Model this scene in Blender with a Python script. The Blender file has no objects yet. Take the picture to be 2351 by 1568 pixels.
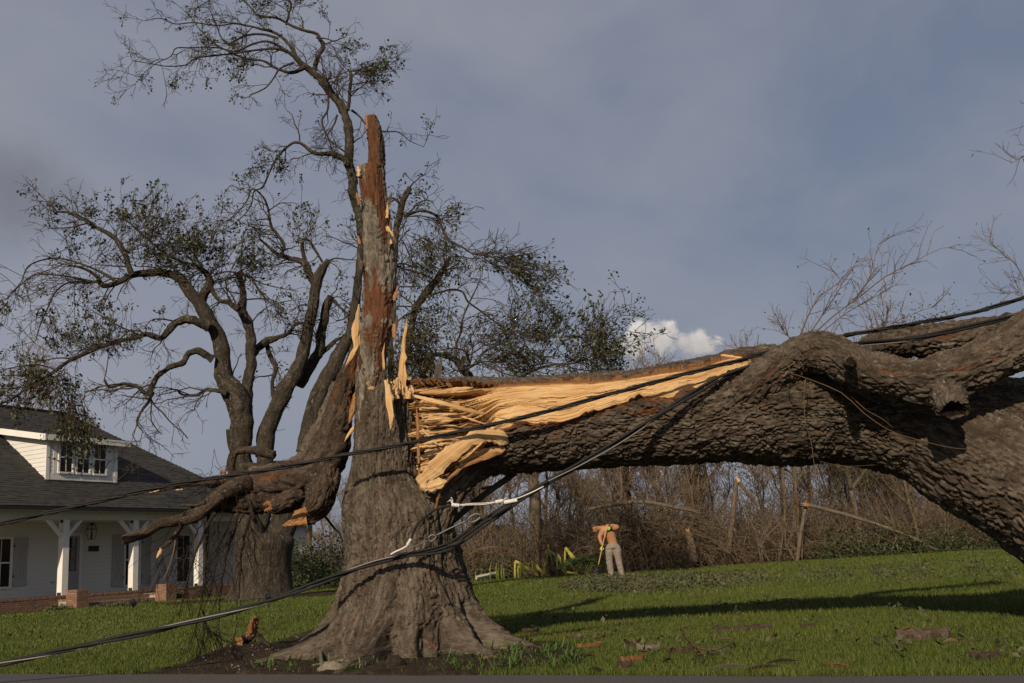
import bpy, math, random
import numpy as np
from mathutils import Matrix, Vector

# ------------------------------------------------------------------ camera
SC = bpy.context.scene
COL = SC.collection
F = 2286.0; CX, CY = 1175.5, 784.0            # photo measured on a 2351 px wide copy
CAM = np.array([0, 0, .75])
PITCH = math.radians(12.3); ROLL = math.radians(3.5)
FW = np.array([0, math.cos(PITCH), math.sin(PITCH)])
_r = np.array([1., 0, 0]); _u = np.cross(_r, FW)
RT = _r*math.cos(ROLL) - _u*math.sin(ROLL)
UP = _u*math.cos(ROLL) + _r*math.sin(ROLL)
cam_d = bpy.data.cameras.new('camera'); cam_o = bpy.data.objects.new('camera', cam_d)
COL.objects.link(cam_o); SC.camera = cam_o
cam_d.sensor_width = 36; cam_d.lens = 35.0; cam_d.clip_start = .05; cam_d.clip_end = 3000
_M = Matrix.Identity(4)
for i in range(3):
    _M[i][0], _M[i][1], _M[i][2], _M[i][3] = RT[i], UP[i], -FW[i], CAM[i]
cam_o.matrix_world = _M

def ray(x, y):
    d = FW*F + RT*(x-CX) - UP*(y-CY); return d/np.linalg.norm(d)
def P(x, y, Y):
    d = ray(x, y); return CAM + d*(Y/d[1])
def G(x, y, z=0.):
    d = ray(x, y); return CAM + d*((z-CAM[2])/d[2])
def mpp(p):
    return float((np.asarray(p)-CAM) @ FW)/F
def proj(p):
    v = np.atleast_2d(p)-CAM; k = F/(v@FW); return np.stack([CX+(v@RT)*k, CY-(v@UP)*k], -1)

# ------------------------------------------------------------------ node helper
def ND(nt, t, ins=None, **props):
    n = nt.nodes.new(t)
    for k, v in props.items(): setattr(n, k, v)
    for k, v in (ins or {}).items():
        s = n.inputs[k]
        if isinstance(v, bpy.types.NodeSocket): nt.links.new(v, s)
        else: s.default_value = v
    return n
def MATH(nt, op, a, b=0., c=0., clamp=False):
    return ND(nt, 'ShaderNodeMath', {0: a, 1: b, 2: c}, operation=op, use_clamp=clamp).outputs[0]
def MIXC(nt, f, a, b, mode='MIX'):
    n = nt.nodes.new('ShaderNodeMix'); n.data_type = 'RGBA'; n.blend_type = mode
    for i, v in ((0, f), (6, a), (7, b)):
        if isinstance(v, bpy.types.NodeSocket): nt.links.new(v, n.inputs[i])
        else: n.inputs[i].default_value = (v if i == 0 else (tuple(v)+(1,))[:4])
    return n.outputs[2]
def RAMP(nt, f, stops):
    n = nt.nodes.new('ShaderNodeValToRGB'); nt.links.new(f, n.inputs[0])
    el = n.color_ramp.elements
    while len(el) < len(stops): el.new(.5)
    for e, (p, c) in zip(el, stops):
        e.position = p; e.color = (c, c, c, 1) if isinstance(c, (int, float)) else tuple(c)+(1,)
    return n.outputs[0]

# ------------------------------------------------------------------ sun, sky, exposure
SUN_AZ, SUN_EL = math.radians(16.5), math.radians(27)     # behind the camera, to its left
SUN = np.array([-math.sin(SUN_AZ)*math.cos(SUN_EL), -math.cos(SUN_AZ)*math.cos(SUN_EL), math.sin(SUN_EL)])
sd = bpy.data.lights.new('sun', 'SUN'); so = bpy.data.objects.new('sun', sd); COL.objects.link(so)
sd.energy = 5.0; sd.angle = math.radians(.6); sd.color = (1, .83, .62)
so.rotation_euler = Vector(tuple(SUN)).to_track_quat('Z', 'Y').to_euler(); so.location = tuple(SUN*60)

W = bpy.data.worlds.new('World'); SC.world = W; W.use_nodes = True
nt = W.node_tree; nt.nodes.clear()
tc = ND(nt, 'ShaderNodeTexCoord').outputs['Generated']
sky = ND(nt, 'ShaderNodeTexSky', sky_type='NISHITA', sun_disc=False, sun_elevation=SUN_EL,
         sun_rotation=math.radians(196.5), air_density=1.0, dust_density=2.0, ozone_density=1.5)
skyc = ND(nt, 'ShaderNodeVectorMath', {0: sky.outputs[0], 3: .060}, operation='SCALE').outputs[0]
def skyn3(scale, loc, detail, st, dist, rough, rot=(0, 0, .4)):
    mp = ND(nt, 'ShaderNodeMapping', {0: tc, 1: loc, 2: rot, 3: st})
    return ND(nt, 'ShaderNodeTexNoise', {'Vector': mp.outputs[0], 'Scale': scale, 'Detail': detail, 'Roughness': rough, 'Distortion': dist}).outputs[0]
veil = RAMP(nt, skyn3(1.5, (.9, .4, .2), 4, (1, 1, 2.0), .25, .48), [(.34, 0.), (.66, 1.)])
wisp = RAMP(nt, skyn3(3.4, (2.1, .7, 1.2), 7, (1.6, .6, 2.4), .35, .55, (.3, -.6, .2)), [(.42, 0.), (.74, 1.)])
blue = MIXC(nt, .6, skyc, (.188, .234, .352))
c1 = MIXC(nt, MATH(nt, 'MULTIPLY_ADD', veil, .70, .18), blue, (.366, .380, .444))
c2 = MIXC(nt, MATH(nt, 'MULTIPLY', wisp, .34), c1, (.42, .415, .45))
def patch(cx, cy, wx, wy, nscale, namp, lo, hi):
    d0 = ray(cx, cy); e1 = RT*F/wx; e2 = UP*F/wy
    dv = ND(nt, 'ShaderNodeVectorMath', {0: tc, 1: tuple(d0)}, operation='SUBTRACT').outputs[0]
    a = ND(nt, 'ShaderNodeVectorMath', {0: dv, 1: tuple(e1)}, operation='DOT_PRODUCT').outputs['Value']
    b = ND(nt, 'ShaderNodeVectorMath', {0: dv, 1: tuple(e2)}, operation='DOT_PRODUCT').outputs['Value']
    q = ND(nt, 'ShaderNodeTexNoise', {'Vector': tc, 'Scale': nscale, 'Detail': 7., 'Roughness': .58}).outputs[0]
    r2 = MATH(nt, 'ADD', MATH(nt, 'MULTIPLY', a, a), MATH(nt, 'MULTIPLY', b, b))
    v = MATH(nt, 'ADD', MATH(nt, 'SUBTRACT', 1., r2), MATH(nt, 'MULTIPLY_ADD', q, namp, -namp*.5))
    m = ND(nt, 'ShaderNodeMapRange', {'Value': v, 'From Min': lo, 'From Max': hi}, interpolation_type='SMOOTHSTEP').outputs[0]
    return m, b, q
mS, bS, qS = patch(10, 440, 175, 165, 9., 1.6, .1, 1.15)
c3 = MIXC(nt, MATH(nt, 'MULTIPLY', mS, .6), c2, (.15, .15, .17))
cum = None
for (x, y, wx, wy) in ((1500, 776, 95, 58), (1580, 788, 92, 42), (1440, 800, 90, 30)):
    m, b, q = patch(x, y, wx, wy, 70., 2.2, .25, .95)
    lit = MATH(nt, 'MULTIPLY_ADD', b, .5, MATH(nt, 'MULTIPLY_ADD', q, .9, .05), True)
    cum = (MATH(nt, 'MAXIMUM', cum[0], m), cum[1]) if cum else (m, lit)
c4 = MIXC(nt, MATH(nt, 'MULTIPLY', cum[0], .92), c3, MIXC(nt, cum[1], (.42, .405, .41), (.90, .83, .75)))
bg = ND(nt, 'ShaderNodeBackground', {0: c4, 1: 1.0})
ND(nt, 'ShaderNodeOutputWorld', {0: bg.outputs[0]})
vs = SC.view_settings; vs.view_transform = 'Standard'; vs.look = 'None'; vs.gamma = 1; vs.exposure = -.20; vs.use_curve_mapping = False

# ------------------------------------------------------------------ scene helpers
RNG = np.random.default_rng(7)
random.seed(7)
WL = {}
def tag(o, label=None, cat=None, group=None, kind=None):
    for k, v in (('label', label), ('category', cat), ('group', group), ('kind', kind)):
        if v: o[k] = v
    return o
def thing(name, loc, label, cat, group=None):
    o = bpy.data.objects.new(name, None); COL.objects.link(o); o.empty_display_size = .2
    o.location = tuple(loc); WL[o] = np.array(loc, float)
    return tag(o, label, cat, group)
def link(name, me, parent=None, origin=None):
    o = bpy.data.objects.new(name, me); COL.objects.link(o)
    if parent is not None: o.parent = parent
    base = WL[parent] if parent is not None else np.zeros(3)
    w = np.array(origin, float) if origin is not None else base
    o.location = tuple(w-base); WL[o] = w
    return o

class MB:
    def __init__(s): s.V = []; s.Fq = []; s.Ft = []; s.mq = []; s.mt = []; s.n = 0; s.at = {}
    def add(s, V, Q=None, T=None, m=0, attr=None):
        V = np.asarray(V, float).reshape(-1, 3)
        if Q is not None and len(Q):
            Q = np.asarray(Q, np.int64); s.Fq.append(Q+s.n); s.mq.append(np.broadcast_to(np.asarray(m), len(Q)))
        if T is not None and len(T):
            T = np.asarray(T, np.int64); s.Ft.append(T+s.n); s.mt.append(np.broadcast_to(np.asarray(m) if np.ndim(m) == 0 else 0, len(T)))
        for k in set(s.at) | set(attr or {}):
            if attr and k in attr: a = np.asarray(attr[k], float)
            else:
                w = s.at[k][0].shape[1:] if s.at.get(k) else (); a = np.full((len(V),)+tuple(w), .5 if k == 'tone' else 0.)
            if k not in s.at:
                s.at[k] = [np.zeros((s.n,)+a.shape[1:])] if s.n else []
            s.at[k].append(a)
        s.V.append(V); s.n += len(V)
        return s
    def box(s, c, h, R=None, m=0):
        v = np.array([[x, y, z] for x in (-1, 1) for y in (-1, 1) for z in (-1, 1)], float)*np.asarray(h)
        if R is not None: v = v @ np.asarray(R)
        return s.add(v+np.asarray(c), [[0, 1, 3, 2], [4, 6, 7, 5], [0, 4, 5, 1], [2, 3, 7, 6], [0, 2, 6, 4], [1, 5, 7, 3]], m=m)
    def mesh(s, name, mats, off=np.zeros(3), smooth=True):
        V = np.concatenate(s.V)-off
        q = np.concatenate(s.Fq) if s.Fq else np.zeros((0, 4), np.int64)
        t = np.concatenate(s.Ft) if s.Ft else np.zeros((0, 3), np.int64)
        me = bpy.data.meshes.new(name)
        me.vertices.add(len(V)); me.vertices.foreach_set('co', V.astype(np.float32).ravel())
        lv = np.concatenate([q.ravel(), t.ravel()]); me.loops.add(len(lv)); me.loops.foreach_set('vertex_index', lv.astype(np.int32))
        nq, ntr = len(q), len(t); me.polygons.add(nq+ntr)
        ls = np.concatenate([np.arange(nq)*4, nq*4+np.arange(ntr)*3]); me.polygons.foreach_set('loop_start', ls.astype(np.int32))
        mi = np.concatenate(([np.concatenate(s.mq)] if s.mq else [])+([np.concatenate(s.mt)] if s.mt else []))
        for m_ in (mats if isinstance(mats, (list, tuple)) else [mats]): me.materials.append(m_)
        me.polygons.foreach_set('material_index', mi.astype(np.int32))
        me.polygons.foreach_set('use_smooth', np.full(nq+ntr, smooth))
        for k, L in s.at.items():
            a = np.concatenate(L)
            if a.ndim == 1:
                me.attributes.new(k, 'FLOAT', 'POINT').data.foreach_set('value', a.astype(np.float32))
            else:
                me.attributes.new(k, 'FLOAT_VECTOR', 'POINT').data.foreach_set('vector', a.astype(np.float32).ravel())
        me.update(calc_edges=True); return me
    def build(s, name, mats, parent=None, origin=None, smooth=True):
        base = np.array(origin, float) if origin is not None else (WL[parent] if parent is not None else np.zeros(3))
        return link(name, s.mesh(name, mats, base, smooth), parent, origin)

# ---- numpy noise
def _h(i, j, k, seed):
    h = (i*np.int64(73856093)) ^ (j*np.int64(19349663)) ^ (k*np.int64(83492791)) ^ np.int64(seed*2654435 + 97)
    h &= 0xffffffff; h ^= h >> 13; h = (h*np.int64(1540483477)) & 0xffffffff; h ^= h >> 15
    h = (h*np.int64(668265263)) & 0xffffffff; h ^= h >> 14
    return h/4294967296.
def vn(p, seed=0):
    p = np.asarray(p, float); i = np.floor(p).astype(np.int64); f = p-i; f = f*f*(3-2*f); r = 0
    for a in (0, 1):
        for b in (0, 1):
            for c in (0, 1):
                w = (f[..., 0] if a else 1-f[..., 0])*(f[..., 1] if b else 1-f[..., 1])*(f[..., 2] if c else 1-f[..., 2])
                r = r + w*_h(i[..., 0]+a, i[..., 1]+b, i[..., 2]+c, seed)
    return r*2-1
def fbm(p, oct=4, seed=0, gain=.5):
    r = 0; a = 1.; p = np.asarray(p, float)
    for o in range(oct): r = r + a*vn(p*2**o+o*17.3, seed+o); a *= gain
    return r
def worley(p, seed=0):
    p = np.asarray(p, float); i = np.floor(p).astype(np.int64)
    f1 = np.full(p.shape[:-1], 9.); f2 = f1.copy(); idv = np.zeros_like(f1)
    for a in (-1, 0, 1):
        for b in (-1, 0, 1):
            for c in (-1, 0, 1):
                q = i+np.array([a, b, c]); x, y, z = q[..., 0], q[..., 1], q[..., 2]
                dx = x+_h(x, y, z, seed)-p[..., 0]; dy = y+_h(x, y, z, seed+1)-p[..., 1]; dz = z+_h(x, y, z, seed+2)-p[..., 2]
                d = np.sqrt(dx*dx+dy*dy+dz*dz); n1 = d < f1
                f2 = np.where(n1, f1, np.minimum(f2, d)); idv = np.where(n1, _h(x, y, z, seed+5), idv); f1 = np.where(n1, d, f1)
    return f1, f2, idv
def sst(x, a, b):
    t = np.clip((x-a)/(b-a), 0, 1); return t*t*(3-2*t)

# ---- curves and tubes
def catmull(pts, n):
    A = np.asarray(pts, float)
    if len(A) < 3:
        t = np.linspace(0, 1, n)[:, None]; return A[0]*(1-t)+A[-1]*t
    d = np.linalg.norm(np.diff(A[:, :3], axis=0), axis=1)+1e-9
    u = np.concatenate([[0], np.cumsum(d)]); s = np.linspace(0, u[-1], n)
    k = np.clip(np.searchsorted(u, s, side='right')-1, 0, len(A)-2)
    ext = np.concatenate([[2*A[0]-A[1]], A, [2*A[-1]-A[-2]]]); h = d[k][:, None]
    t = ((s-u[k])/d[k])[:, None]
    dn = np.concatenate([[d[0]], d, [d[-1]]])
    m = (ext[2:]-ext[:-2])/(dn[1:]+dn[:-1])[:, None]
    p0, p1, m0, m1 = A[k], A[k+1], m[k]*h, m[k+1]*h
    return (2*t**3-3*t**2+1)*p0+(t**3-2*t**2+t)*m0+(-2*t**3+3*t**2)*p1+(t**3-t**2)*m1
def frame(C, ref):
    T = np.gradient(C, axis=0); T /= np.linalg.norm(T, axis=1)[:, None]+1e-12
    e1 = ref-(T@ref)[:, None]*T; e1 /= np.linalg.norm(e1, axis=1)[:, None]+1e-12
    return T, e1, np.cross(T, e1)
def sweepV(C, R, na, ref):
    """rings (n,na,3), directions, ring angle, arclength"""
    T, e1, e2 = frame(C, np.asarray(ref, float))
    th = np.linspace(0, 2*np.pi, na, endpoint=False)
    Dv = np.cos(th)[None, :, None]*e1[:, None]+np.sin(th)[None, :, None]*e2[:, None]
    R = np.asarray(R); R = R[:, None] if R.ndim == 1 else R
    s = np.concatenate([[0], np.cumsum(np.linalg.norm(np.diff(C, axis=0), axis=1))])
    return C[:, None]+Dv*R[..., None], Dv, th, s, T
def ringQ(n, na):
    i = np.arange(n-1)[:, None]*na; j = np.arange(na)[None]; j2 = (j+1) % na
    return np.stack([i+j, i+j2, i+na+j2, i+na+j], -1).reshape(-1, 4)
def bkc(th, s, r, n, na, off=0.):
    r = np.asarray(r)
    return np.stack([np.broadcast_to(np.cos(th)*r, (n, na)), np.broadcast_to(np.sin(th)*r, (n, na)), np.broadcast_to((s+off)[:, None], (n, na))], -1)
def tube(mb, C, R, na=6, ref=None, m=0, cap=True, off=0.):
    C = np.asarray(C, float); R = np.asarray(R, float); n = len(C)
    d = C[-1]-C[0]
    if ref is None: ref = np.array([0, 0, 1.]) if abs(d[2]) < .8*np.linalg.norm(d) else np.array([1., .3, 0])
    V, D, th, s, T = sweepV(C, R, na, ref)
    at = bkc(th, s, R.mean() if R.ndim == 1 else R.mean(), n, na, off)
    Vv = V.reshape(-1, 3); A = at.reshape(-1, 3); Tt = None
    if cap:
        Vv = np.concatenate([Vv, C[:1], C[-1:]]); A = np.concatenate([A, A[:1], A[-1:]])
        j = np.arange(na); j2 = (j+1) % na; b = (n-1)*na
        Tt = np.concatenate([np.stack([j2, j, np.full(na, n*na)], -1), np.stack([b+j, b+j2, np.full(na, n*na+1)], -1)])
    mb.add(Vv, ringQ(n, na), Tt, m, {'bk': A})
def tubes(mb, Pt, Rd, na=3, m=0):
    """many polylines at once: Pt (N,K,3), Rd (N,K)"""
    Nn, K = Pt.shape[:2]
    if Nn == 0: return
    T = np.gradient(Pt, axis=1); T /= np.linalg.norm(T, axis=2, keepdims=True)+1e-12
    ref = np.where(np.abs(T[:, :1, 2:3]) < .85, np.array([0, 0, 1.]), np.array([1., 0, 0]))
    e1 = np.cross(T, np.broadcast_to(ref, T.shape)); e1 /= np.linalg.norm(e1, axis=2, keepdims=True)+1e-12
    e2 = np.cross(T, e1); th = np.arange(na)*2*np.pi/na
    V = Pt[:, :, None]+Rd[:, :, None, None]*(np.cos(th)[:, None]*e1[:, :, None]+np.sin(th)[:, None]*e2[:, :, None])
    k = np.arange(K-1)[:, None]*na; j = np.arange(na)[None]; j2 = (j+1) % na
    q = np.stack([k+j, k+j2, k+na+j2, k+na+j], -1).reshape(-1, 4)
    Q = (q[None]+np.arange(Nn)[:, None, None]*K*na).reshape(-1, 4)
    L = np.linalg.norm(np.diff(Pt, axis=1), axis=2); s = np.concatenate([np.zeros((Nn, 1)), np.cumsum(L, 1)], 1)
    A = np.zeros(V.shape); A[..., 2] = (s+np.arange(Nn)[:, None]*.37)[:, :, None]; A[..., 0] = np.cos(th)*.02; A[..., 1] = np.sin(th)*.02
    mb.add(V.reshape(-1, 3), Q, None, m, {'bk': A.reshape(-1, 3)})
def unit(v): return v/(np.linalg.norm(v, axis=-1, keepdims=True)+1e-12)
def polyl(S, D, L, K, wander, pull, rng):
    """curved polylines from starts S, directions D, lengths L"""
    Nn = len(S); pts = np.zeros((Nn, K, 3)); pts[:, 0] = S; d = unit(D)
    for k in range(1, K):
        d = unit(d+rng.normal(0, wander, (Nn, 3))+np.asarray(pull)); pts[:, k] = pts[:, k-1]+d*(L/(K-1))[:, None]
    return pts
def sample_on(Pt, Rd, per, rng, lo=.25, hi=1.):
    """per children on each polyline: positions, tangents, radii"""
    Nn, K = Pt.shape[:2]; t = rng.uniform(lo, hi, (Nn, per))*(K-1); i = np.minimum(t.astype(int), K-2); f = (t-i)[..., None]
    r = np.arange(Nn)[:, None]; p = Pt[r, i]*(1-f)+Pt[r, i+1]*f; d = Pt[r, i+1]-Pt[r, i]
    rr = Rd[r, i]*(1-f[..., 0])+Rd[r, i+1]*f[..., 0]
    return p.reshape(-1, 3), unit(d.reshape(-1, 3)), rr.reshape(-1)
def side_dirs(d, ang, rng):
    v = rng.normal(0, 1, d.shape); v = unit(v-(v*d).sum(1, keepdims=True)*d); a = rng.uniform(*ang, len(d))[:, None]
    return d*np.cos(a)+v*np.sin(a)
def leaves(mb, S, size, rng, m=0, n=1, spread=.05, up=.3):
    """diamond leaves, two folded halves"""
    S = np.repeat(S, n, axis=0); Nn = len(S); c = S+rng.normal(0, spread, (Nn, 3))
    a = unit(rng.normal(0, 1, (Nn, 3))+np.array([0, 0, -.25])); b = unit(np.cross(a, rng.normal(0, 1, (Nn, 3))+np.array([0, 0, up])))
    nn = np.cross(a, b); L = size*rng.uniform(.6, 1.35, Nn)[:, None]; w = L*rng.uniform(.2, .32, Nn)[:, None]; f = L*rng.uniform(-.05, .12, Nn)[:, None]
    V = np.stack([c-a*L*.5, c+b*w+nn*f, c+a*L*.5, c-b*w+nn*f], 1)
    i = np.arange(Nn)[:, None]*4
    mb.add(V.reshape(-1, 3), None, np.concatenate([i+np.array([0, 1, 2]), i+np.array([0, 2, 3])]), m)

# ------------------------------------------------------------------ materials
def newmat(name):
    m = bpy.data.materials.new(name); m.use_nodes = True; nt = m.node_tree; nt.nodes.clear()
    out = ND(nt, 'ShaderNodeOutputMaterial'); b = ND(nt, 'ShaderNodeBsdfPrincipled'); nt.links.new(b.outputs[0], out.inputs[0])
    return m, nt, b
def setc(nt, b, col, rough=.85, bump=None, bs=.3, bd=.01, spec=.3):
    if isinstance(col, bpy.types.NodeSocket): nt.links.new(col, b.inputs['Base Color'])
    else: b.inputs['Base Color'].default_value = tuple(col)+(1,)
    b.inputs['Roughness'].default_value = rough; b.inputs['Specular IOR Level'].default_value = spec
    if bump is not None:
        bn = ND(nt, 'ShaderNodeBump', {'Height': bump, 'Strength': bs, 'Distance': bd}); nt.links.new(bn.outputs[0], b.inputs['Normal'])
def noise(nt, vec, scale, detail=4., rough=.55, dist=0., st=None):
    if st is not None: vec = ND(nt, 'ShaderNodeMapping', {0: vec, 3: st}).outputs[0]
    return ND(nt, 'ShaderNodeTexNoise', {'Vector': vec, 'Scale': scale, 'Detail': detail, 'Roughness': rough, 'Distortion': dist}).outputs[0]
def att(nt, name): return ND(nt, 'ShaderNodeAttribute', attribute_name=name)
def objc(nt): return ND(nt, 'ShaderNodeTexCoord').outputs['Object']
def geop(nt): return ND(nt, 'ShaderNodeNewGeometry').outputs['Position']

def plain(name, c1, c2=None, scale=8., rough=.8, spec=.3, bs=.2, bd=.005, st=None, obj=True, island=0.):
    m, nt, b = newmat(name); c2 = c2 or tuple(v*.75 for v in c1)
    v = objc(nt) if obj else geop(nt)
    n = noise(nt, v, scale, 5., .6, 0., st)
    col = MIXC(nt, RAMP(nt, n, [(.3, 0.), (.7, 1.)]), c1, c2)
    if island:
        ri = MATH(nt, 'FRACT', MATH(nt, 'ADD', ND(nt, 'ShaderNodeNewGeometry').outputs['Random Per Island'], ND(nt, 'ShaderNodeObjectInfo').outputs['Random']))
        col = MIXC(nt, MATH(nt, 'MULTIPLY', ri, island), col, tuple(v*.4 for v in c1))
    setc(nt, b, col, rough, n, bs, bd, spec); return m
def bark(name, dark, mid, light, sc=1., lichen=.35, red=True, bs=.6, bd=.012, lc=(.30, .30, .25)):
    m, nt, b = newmat(name); a = att(nt, 'bk').outputs['Vector']
    n1 = noise(nt, a, 14*sc, 6., .62, .4, (1, 1, .30)); n2 = noise(nt, a, 45*sc, 5., .65, 0., (1, 1, .35)); n3 = noise(nt, a, 2.2*sc, 3., .5)
    col = RAMP(nt, MATH(nt, 'MULTIPLY_ADD', n2, .5, MATH(nt, 'MULTIPLY', n1, .5)), [(.38, dark), (.5, mid), (.63, light)])
    spk = RAMP(nt, noise(nt, a, 75*sc, 3., .6, 0., (1, 1, .5)), [(.60, 0.), (.68, 1.)]); col = MIXC(nt, MATH(nt, 'MULTIPLY', spk, .5), col, lc)
    col = MIXC(nt, MATH(nt, 'MULTIPLY', RAMP(nt, n3, [(.35, 0.), (.7, 1.)]), .5), col, mid)
    if red:
        tn = att(nt, 'tone').outputs['Fac']; col = MIXC(nt, MATH(nt, 'MULTIPLY', RAMP(nt, tn, [(.5, 0.), (1., 1.)]), .55), MIXC(nt, MATH(nt, 'MULTIPLY', RAMP(nt, tn, [(0., 1.), (.5, 0.)]), .6), col, dark), light)
    lm = MATH(nt, 'MULTIPLY', RAMP(nt, noise(nt, a, 22*sc, 6., .7, .6, (1, 1, .6)), [(.58, 0.), (.66, 1.)]), RAMP(nt, noise(nt, a, 3.1*sc, 2.), [(.42, 0.), (.62, 1.)]))
    col = MIXC(nt, MATH(nt, 'MULTIPLY', lm, lichen), col, lc)
    if red:
        rf = att(nt, 'red').outputs['Fac']
        rc = RAMP(nt, noise(nt, a, 30*sc, 5., .7, 0., (1, 1, .2)), [(.35, (.055, .024, .013)), (.6, (.125, .055, .028)), (.8, (.21, .10, .05))])
        col = MIXC(nt, rf, col, rc)
    h = MATH(nt, 'ADD', n1, MATH(nt, 'MULTIPLY', n2, .6))
    setc(nt, b, col, .92, h, bs, bd, .15); return m
def woodmat(name, c1, c2, c3, sc=1.):
    m, nt, b = newmat(name); a = att(nt, 'bk').outputs['Vector']
    n1 = noise(nt, a, 16*sc, 5., .6, .3, (1, 1, .10)); n2 = noise(nt, a, 90*sc, 4., .6, 0., (1, 1, .05)); n3 = noise(nt, a, 3*sc, 3., .5, 0., (1, 1, .4))
    col = RAMP(nt, MATH(nt, 'MULTIPLY_ADD', n1, .6, MATH(nt, 'MULTIPLY', n3, .4)), [(.33, c1), (.5, c2), (.66, c3)])
    n4 = noise(nt, a, 34*sc, 4., .6, .2, (1, 1, .06)); col = MIXC(nt, MATH(nt, 'MULTIPLY', RAMP(nt, n4, [(.56, 0.), (.70, 1.)]), .55), col, tuple(v*.55 for v in c1))
    setc(nt, b, MIXC(nt, MATH(nt, 'MULTIPLY', RAMP(nt, n2, [(.42, 0.), (.70, 1.)]), .5), col, c1), .85, MATH(nt, 'ADD', n1, MATH(nt, 'ADD', n2, n4)), .9, .012, .15); return m
M = {}
M['bark'] = bark('oak_bark', (.024, .018, .013), (.066, .050, .037), (.152, .126, .099), 1., .7, True, .9, .014, (.21, .205, .17))
M['bark_snag'] = bark('snag_bark', (.045, .036, .028), (.120, .102, .081), (.240, .216, .178), 1., .6)
M['bark_root'] = bark('root_bark', (.016, .011, .008), (.042, .029, .021), (.090, .066, .049), 1.1, .25, True, .9, .014)
M['bark_far'] = bark('far_bark', (.014, .011, .009), (.040, .032, .024), (.090, .075, .059), .5, .8, True, 1., .06, (.26, .26, .21))
M['bark_twig'] = bark('twig_bark', (.032, .023, .016), (.060, .043, .028), (.092, .068, .045), 1., .1, False)
M['bark_wood'] = bark('woodland_bark', (.055, .040, .026), (.105, .078, .051), (.175, .135, .092), .6, .3, False, .4, .02)
M['bark_pale'] = bark('pale_woodland_bark', (.060, .048, .034), (.115, .092, .066), (.18, .15, .112), .6, .2, False, .4, .02)
M['wood'] = woodmat('fresh_split_wood', (.36, .19, .076), (.590, .385, .185), (.71, .515, .290))
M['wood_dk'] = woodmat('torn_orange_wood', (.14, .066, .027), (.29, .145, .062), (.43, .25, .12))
M['rot'] = woodmat('dark_knot_hollow', (.006, .004, .003), (.014, .009, .006), (.030, .019, .012))  # very dark wood colour for the end faces of the knots
M['wood_in'] = woodmat('dark_heartwood', (.030, .015, .008), (.070, .034, .017), (.13, .066, .032))
M['chip'] = woodmat('weathered_chip', (.09, .042, .018), (.17, .078, .033), (.26, .135, .062))
M['leaf'] = plain('oak_leaf', (.036, .046, .016), (.060, .072, .026), 3., .55, .35, 0., island=.5)
M['leaf_dry'] = plain('fallen_leaf', (.105, .106, .048), (.055, .058, .024), 2., .7, .3, 0., obj=False, island=.55)
M['leaf_brush'] = plain('brush_leaf', (.050, .062, .022), (.095, .080, .036), .6, .7, .2, 0., obj=False, island=.5)
M['brush'] = plain('brush_twig', (.25, .182, .120), (.138, .100, .066), .5, .9, .1, 0., obj=False, island=.75)
M['brush_grey'] = plain('grey_brush_twig', (.155, .130, .098), (.085, .070, .050), .5, .9, .1, 0., obj=False, island=.7)
M['straw'] = plain('pale_straw_twig', (.17, .115, .065), (.10, .066, .038), 2., .9, .1, 0., island=.4)
# grass
m, nt, b = newmat('grass_blade'); v = att(nt, 'v').outputs['Fac']
col = RAMP(nt, v, [(0., (.033, .047, .007)), (.45, (.064, .086, .011)), (.8, (.092, .112, .019)), (1., (.16, .14, .055))])
n = noise(nt, geop(nt), .55, 4.)
setc(nt, b, MIXC(nt, MATH(nt, 'MULTIPLY', RAMP(nt, n, [(.35, 0.), (.7, 1.)]), .45), col, (.055, .078, .009)), .65, spec=.25); M['grass'] = m
m, nt, b = newmat('lawn_ground'); g = geop(nt)
n1 = noise(nt, g, .45, 5., .6); n2 = noise(nt, g, 38., 3., .6); n3 = noise(nt, g, 7., 4., .6)
col = MIXC(nt, RAMP(nt, n1, [(.3, 0.), (.7, 1.)]), (.046, .064, .010), (.058, .076, .013))
col = MIXC(nt, MATH(nt, 'MULTIPLY', RAMP(nt, n3, [(.45, 0.), (.75, 1.)]), .35), col, (.045, .040, .017))
setc(nt, b, MIXC(nt, RAMP(nt, n2, [(.35, 0.), (.65, 1.)]), col, (.030, .038, .009)), .9, n2, .6, .02, .1); M['lawn'] = m
m, nt, b = newmat('bare_soil'); g = geop(nt)
n1 = noise(nt, g, 9., 7., .68); n2 = noise(nt, g, 60., 4., .6)
setc(nt, b, RAMP(nt, MATH(nt, 'MULTIPLY_ADD', n2, .4, MATH(nt, 'MULTIPLY', n1, .6)), [(.34, (.016, .011, .008)), (.52, (.042, .030, .021)), (.68, (.085, .064, .045))]), .95, MATH(nt, 'ADD', n1, n2), .8, .03, .1); M['soil'] = m
m, nt, b = newmat('asphalt'); g = geop(nt)
n1 = noise(nt, g, 120., 4., .7); n2 = noise(nt, g, 1.6, 4.)
setc(nt, b, MIXC(nt, RAMP(nt, n2, [(.3, 0.), (.7, .7)]), RAMP(nt, n1, [(.3, (.050, .046, .044)), (.6, (.095, .088, .083)), (.75, (.17, .16, .15))]), (.075, .066, .062)), .9, n1, .5, .006, .2); M['asphalt'] = m
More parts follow.
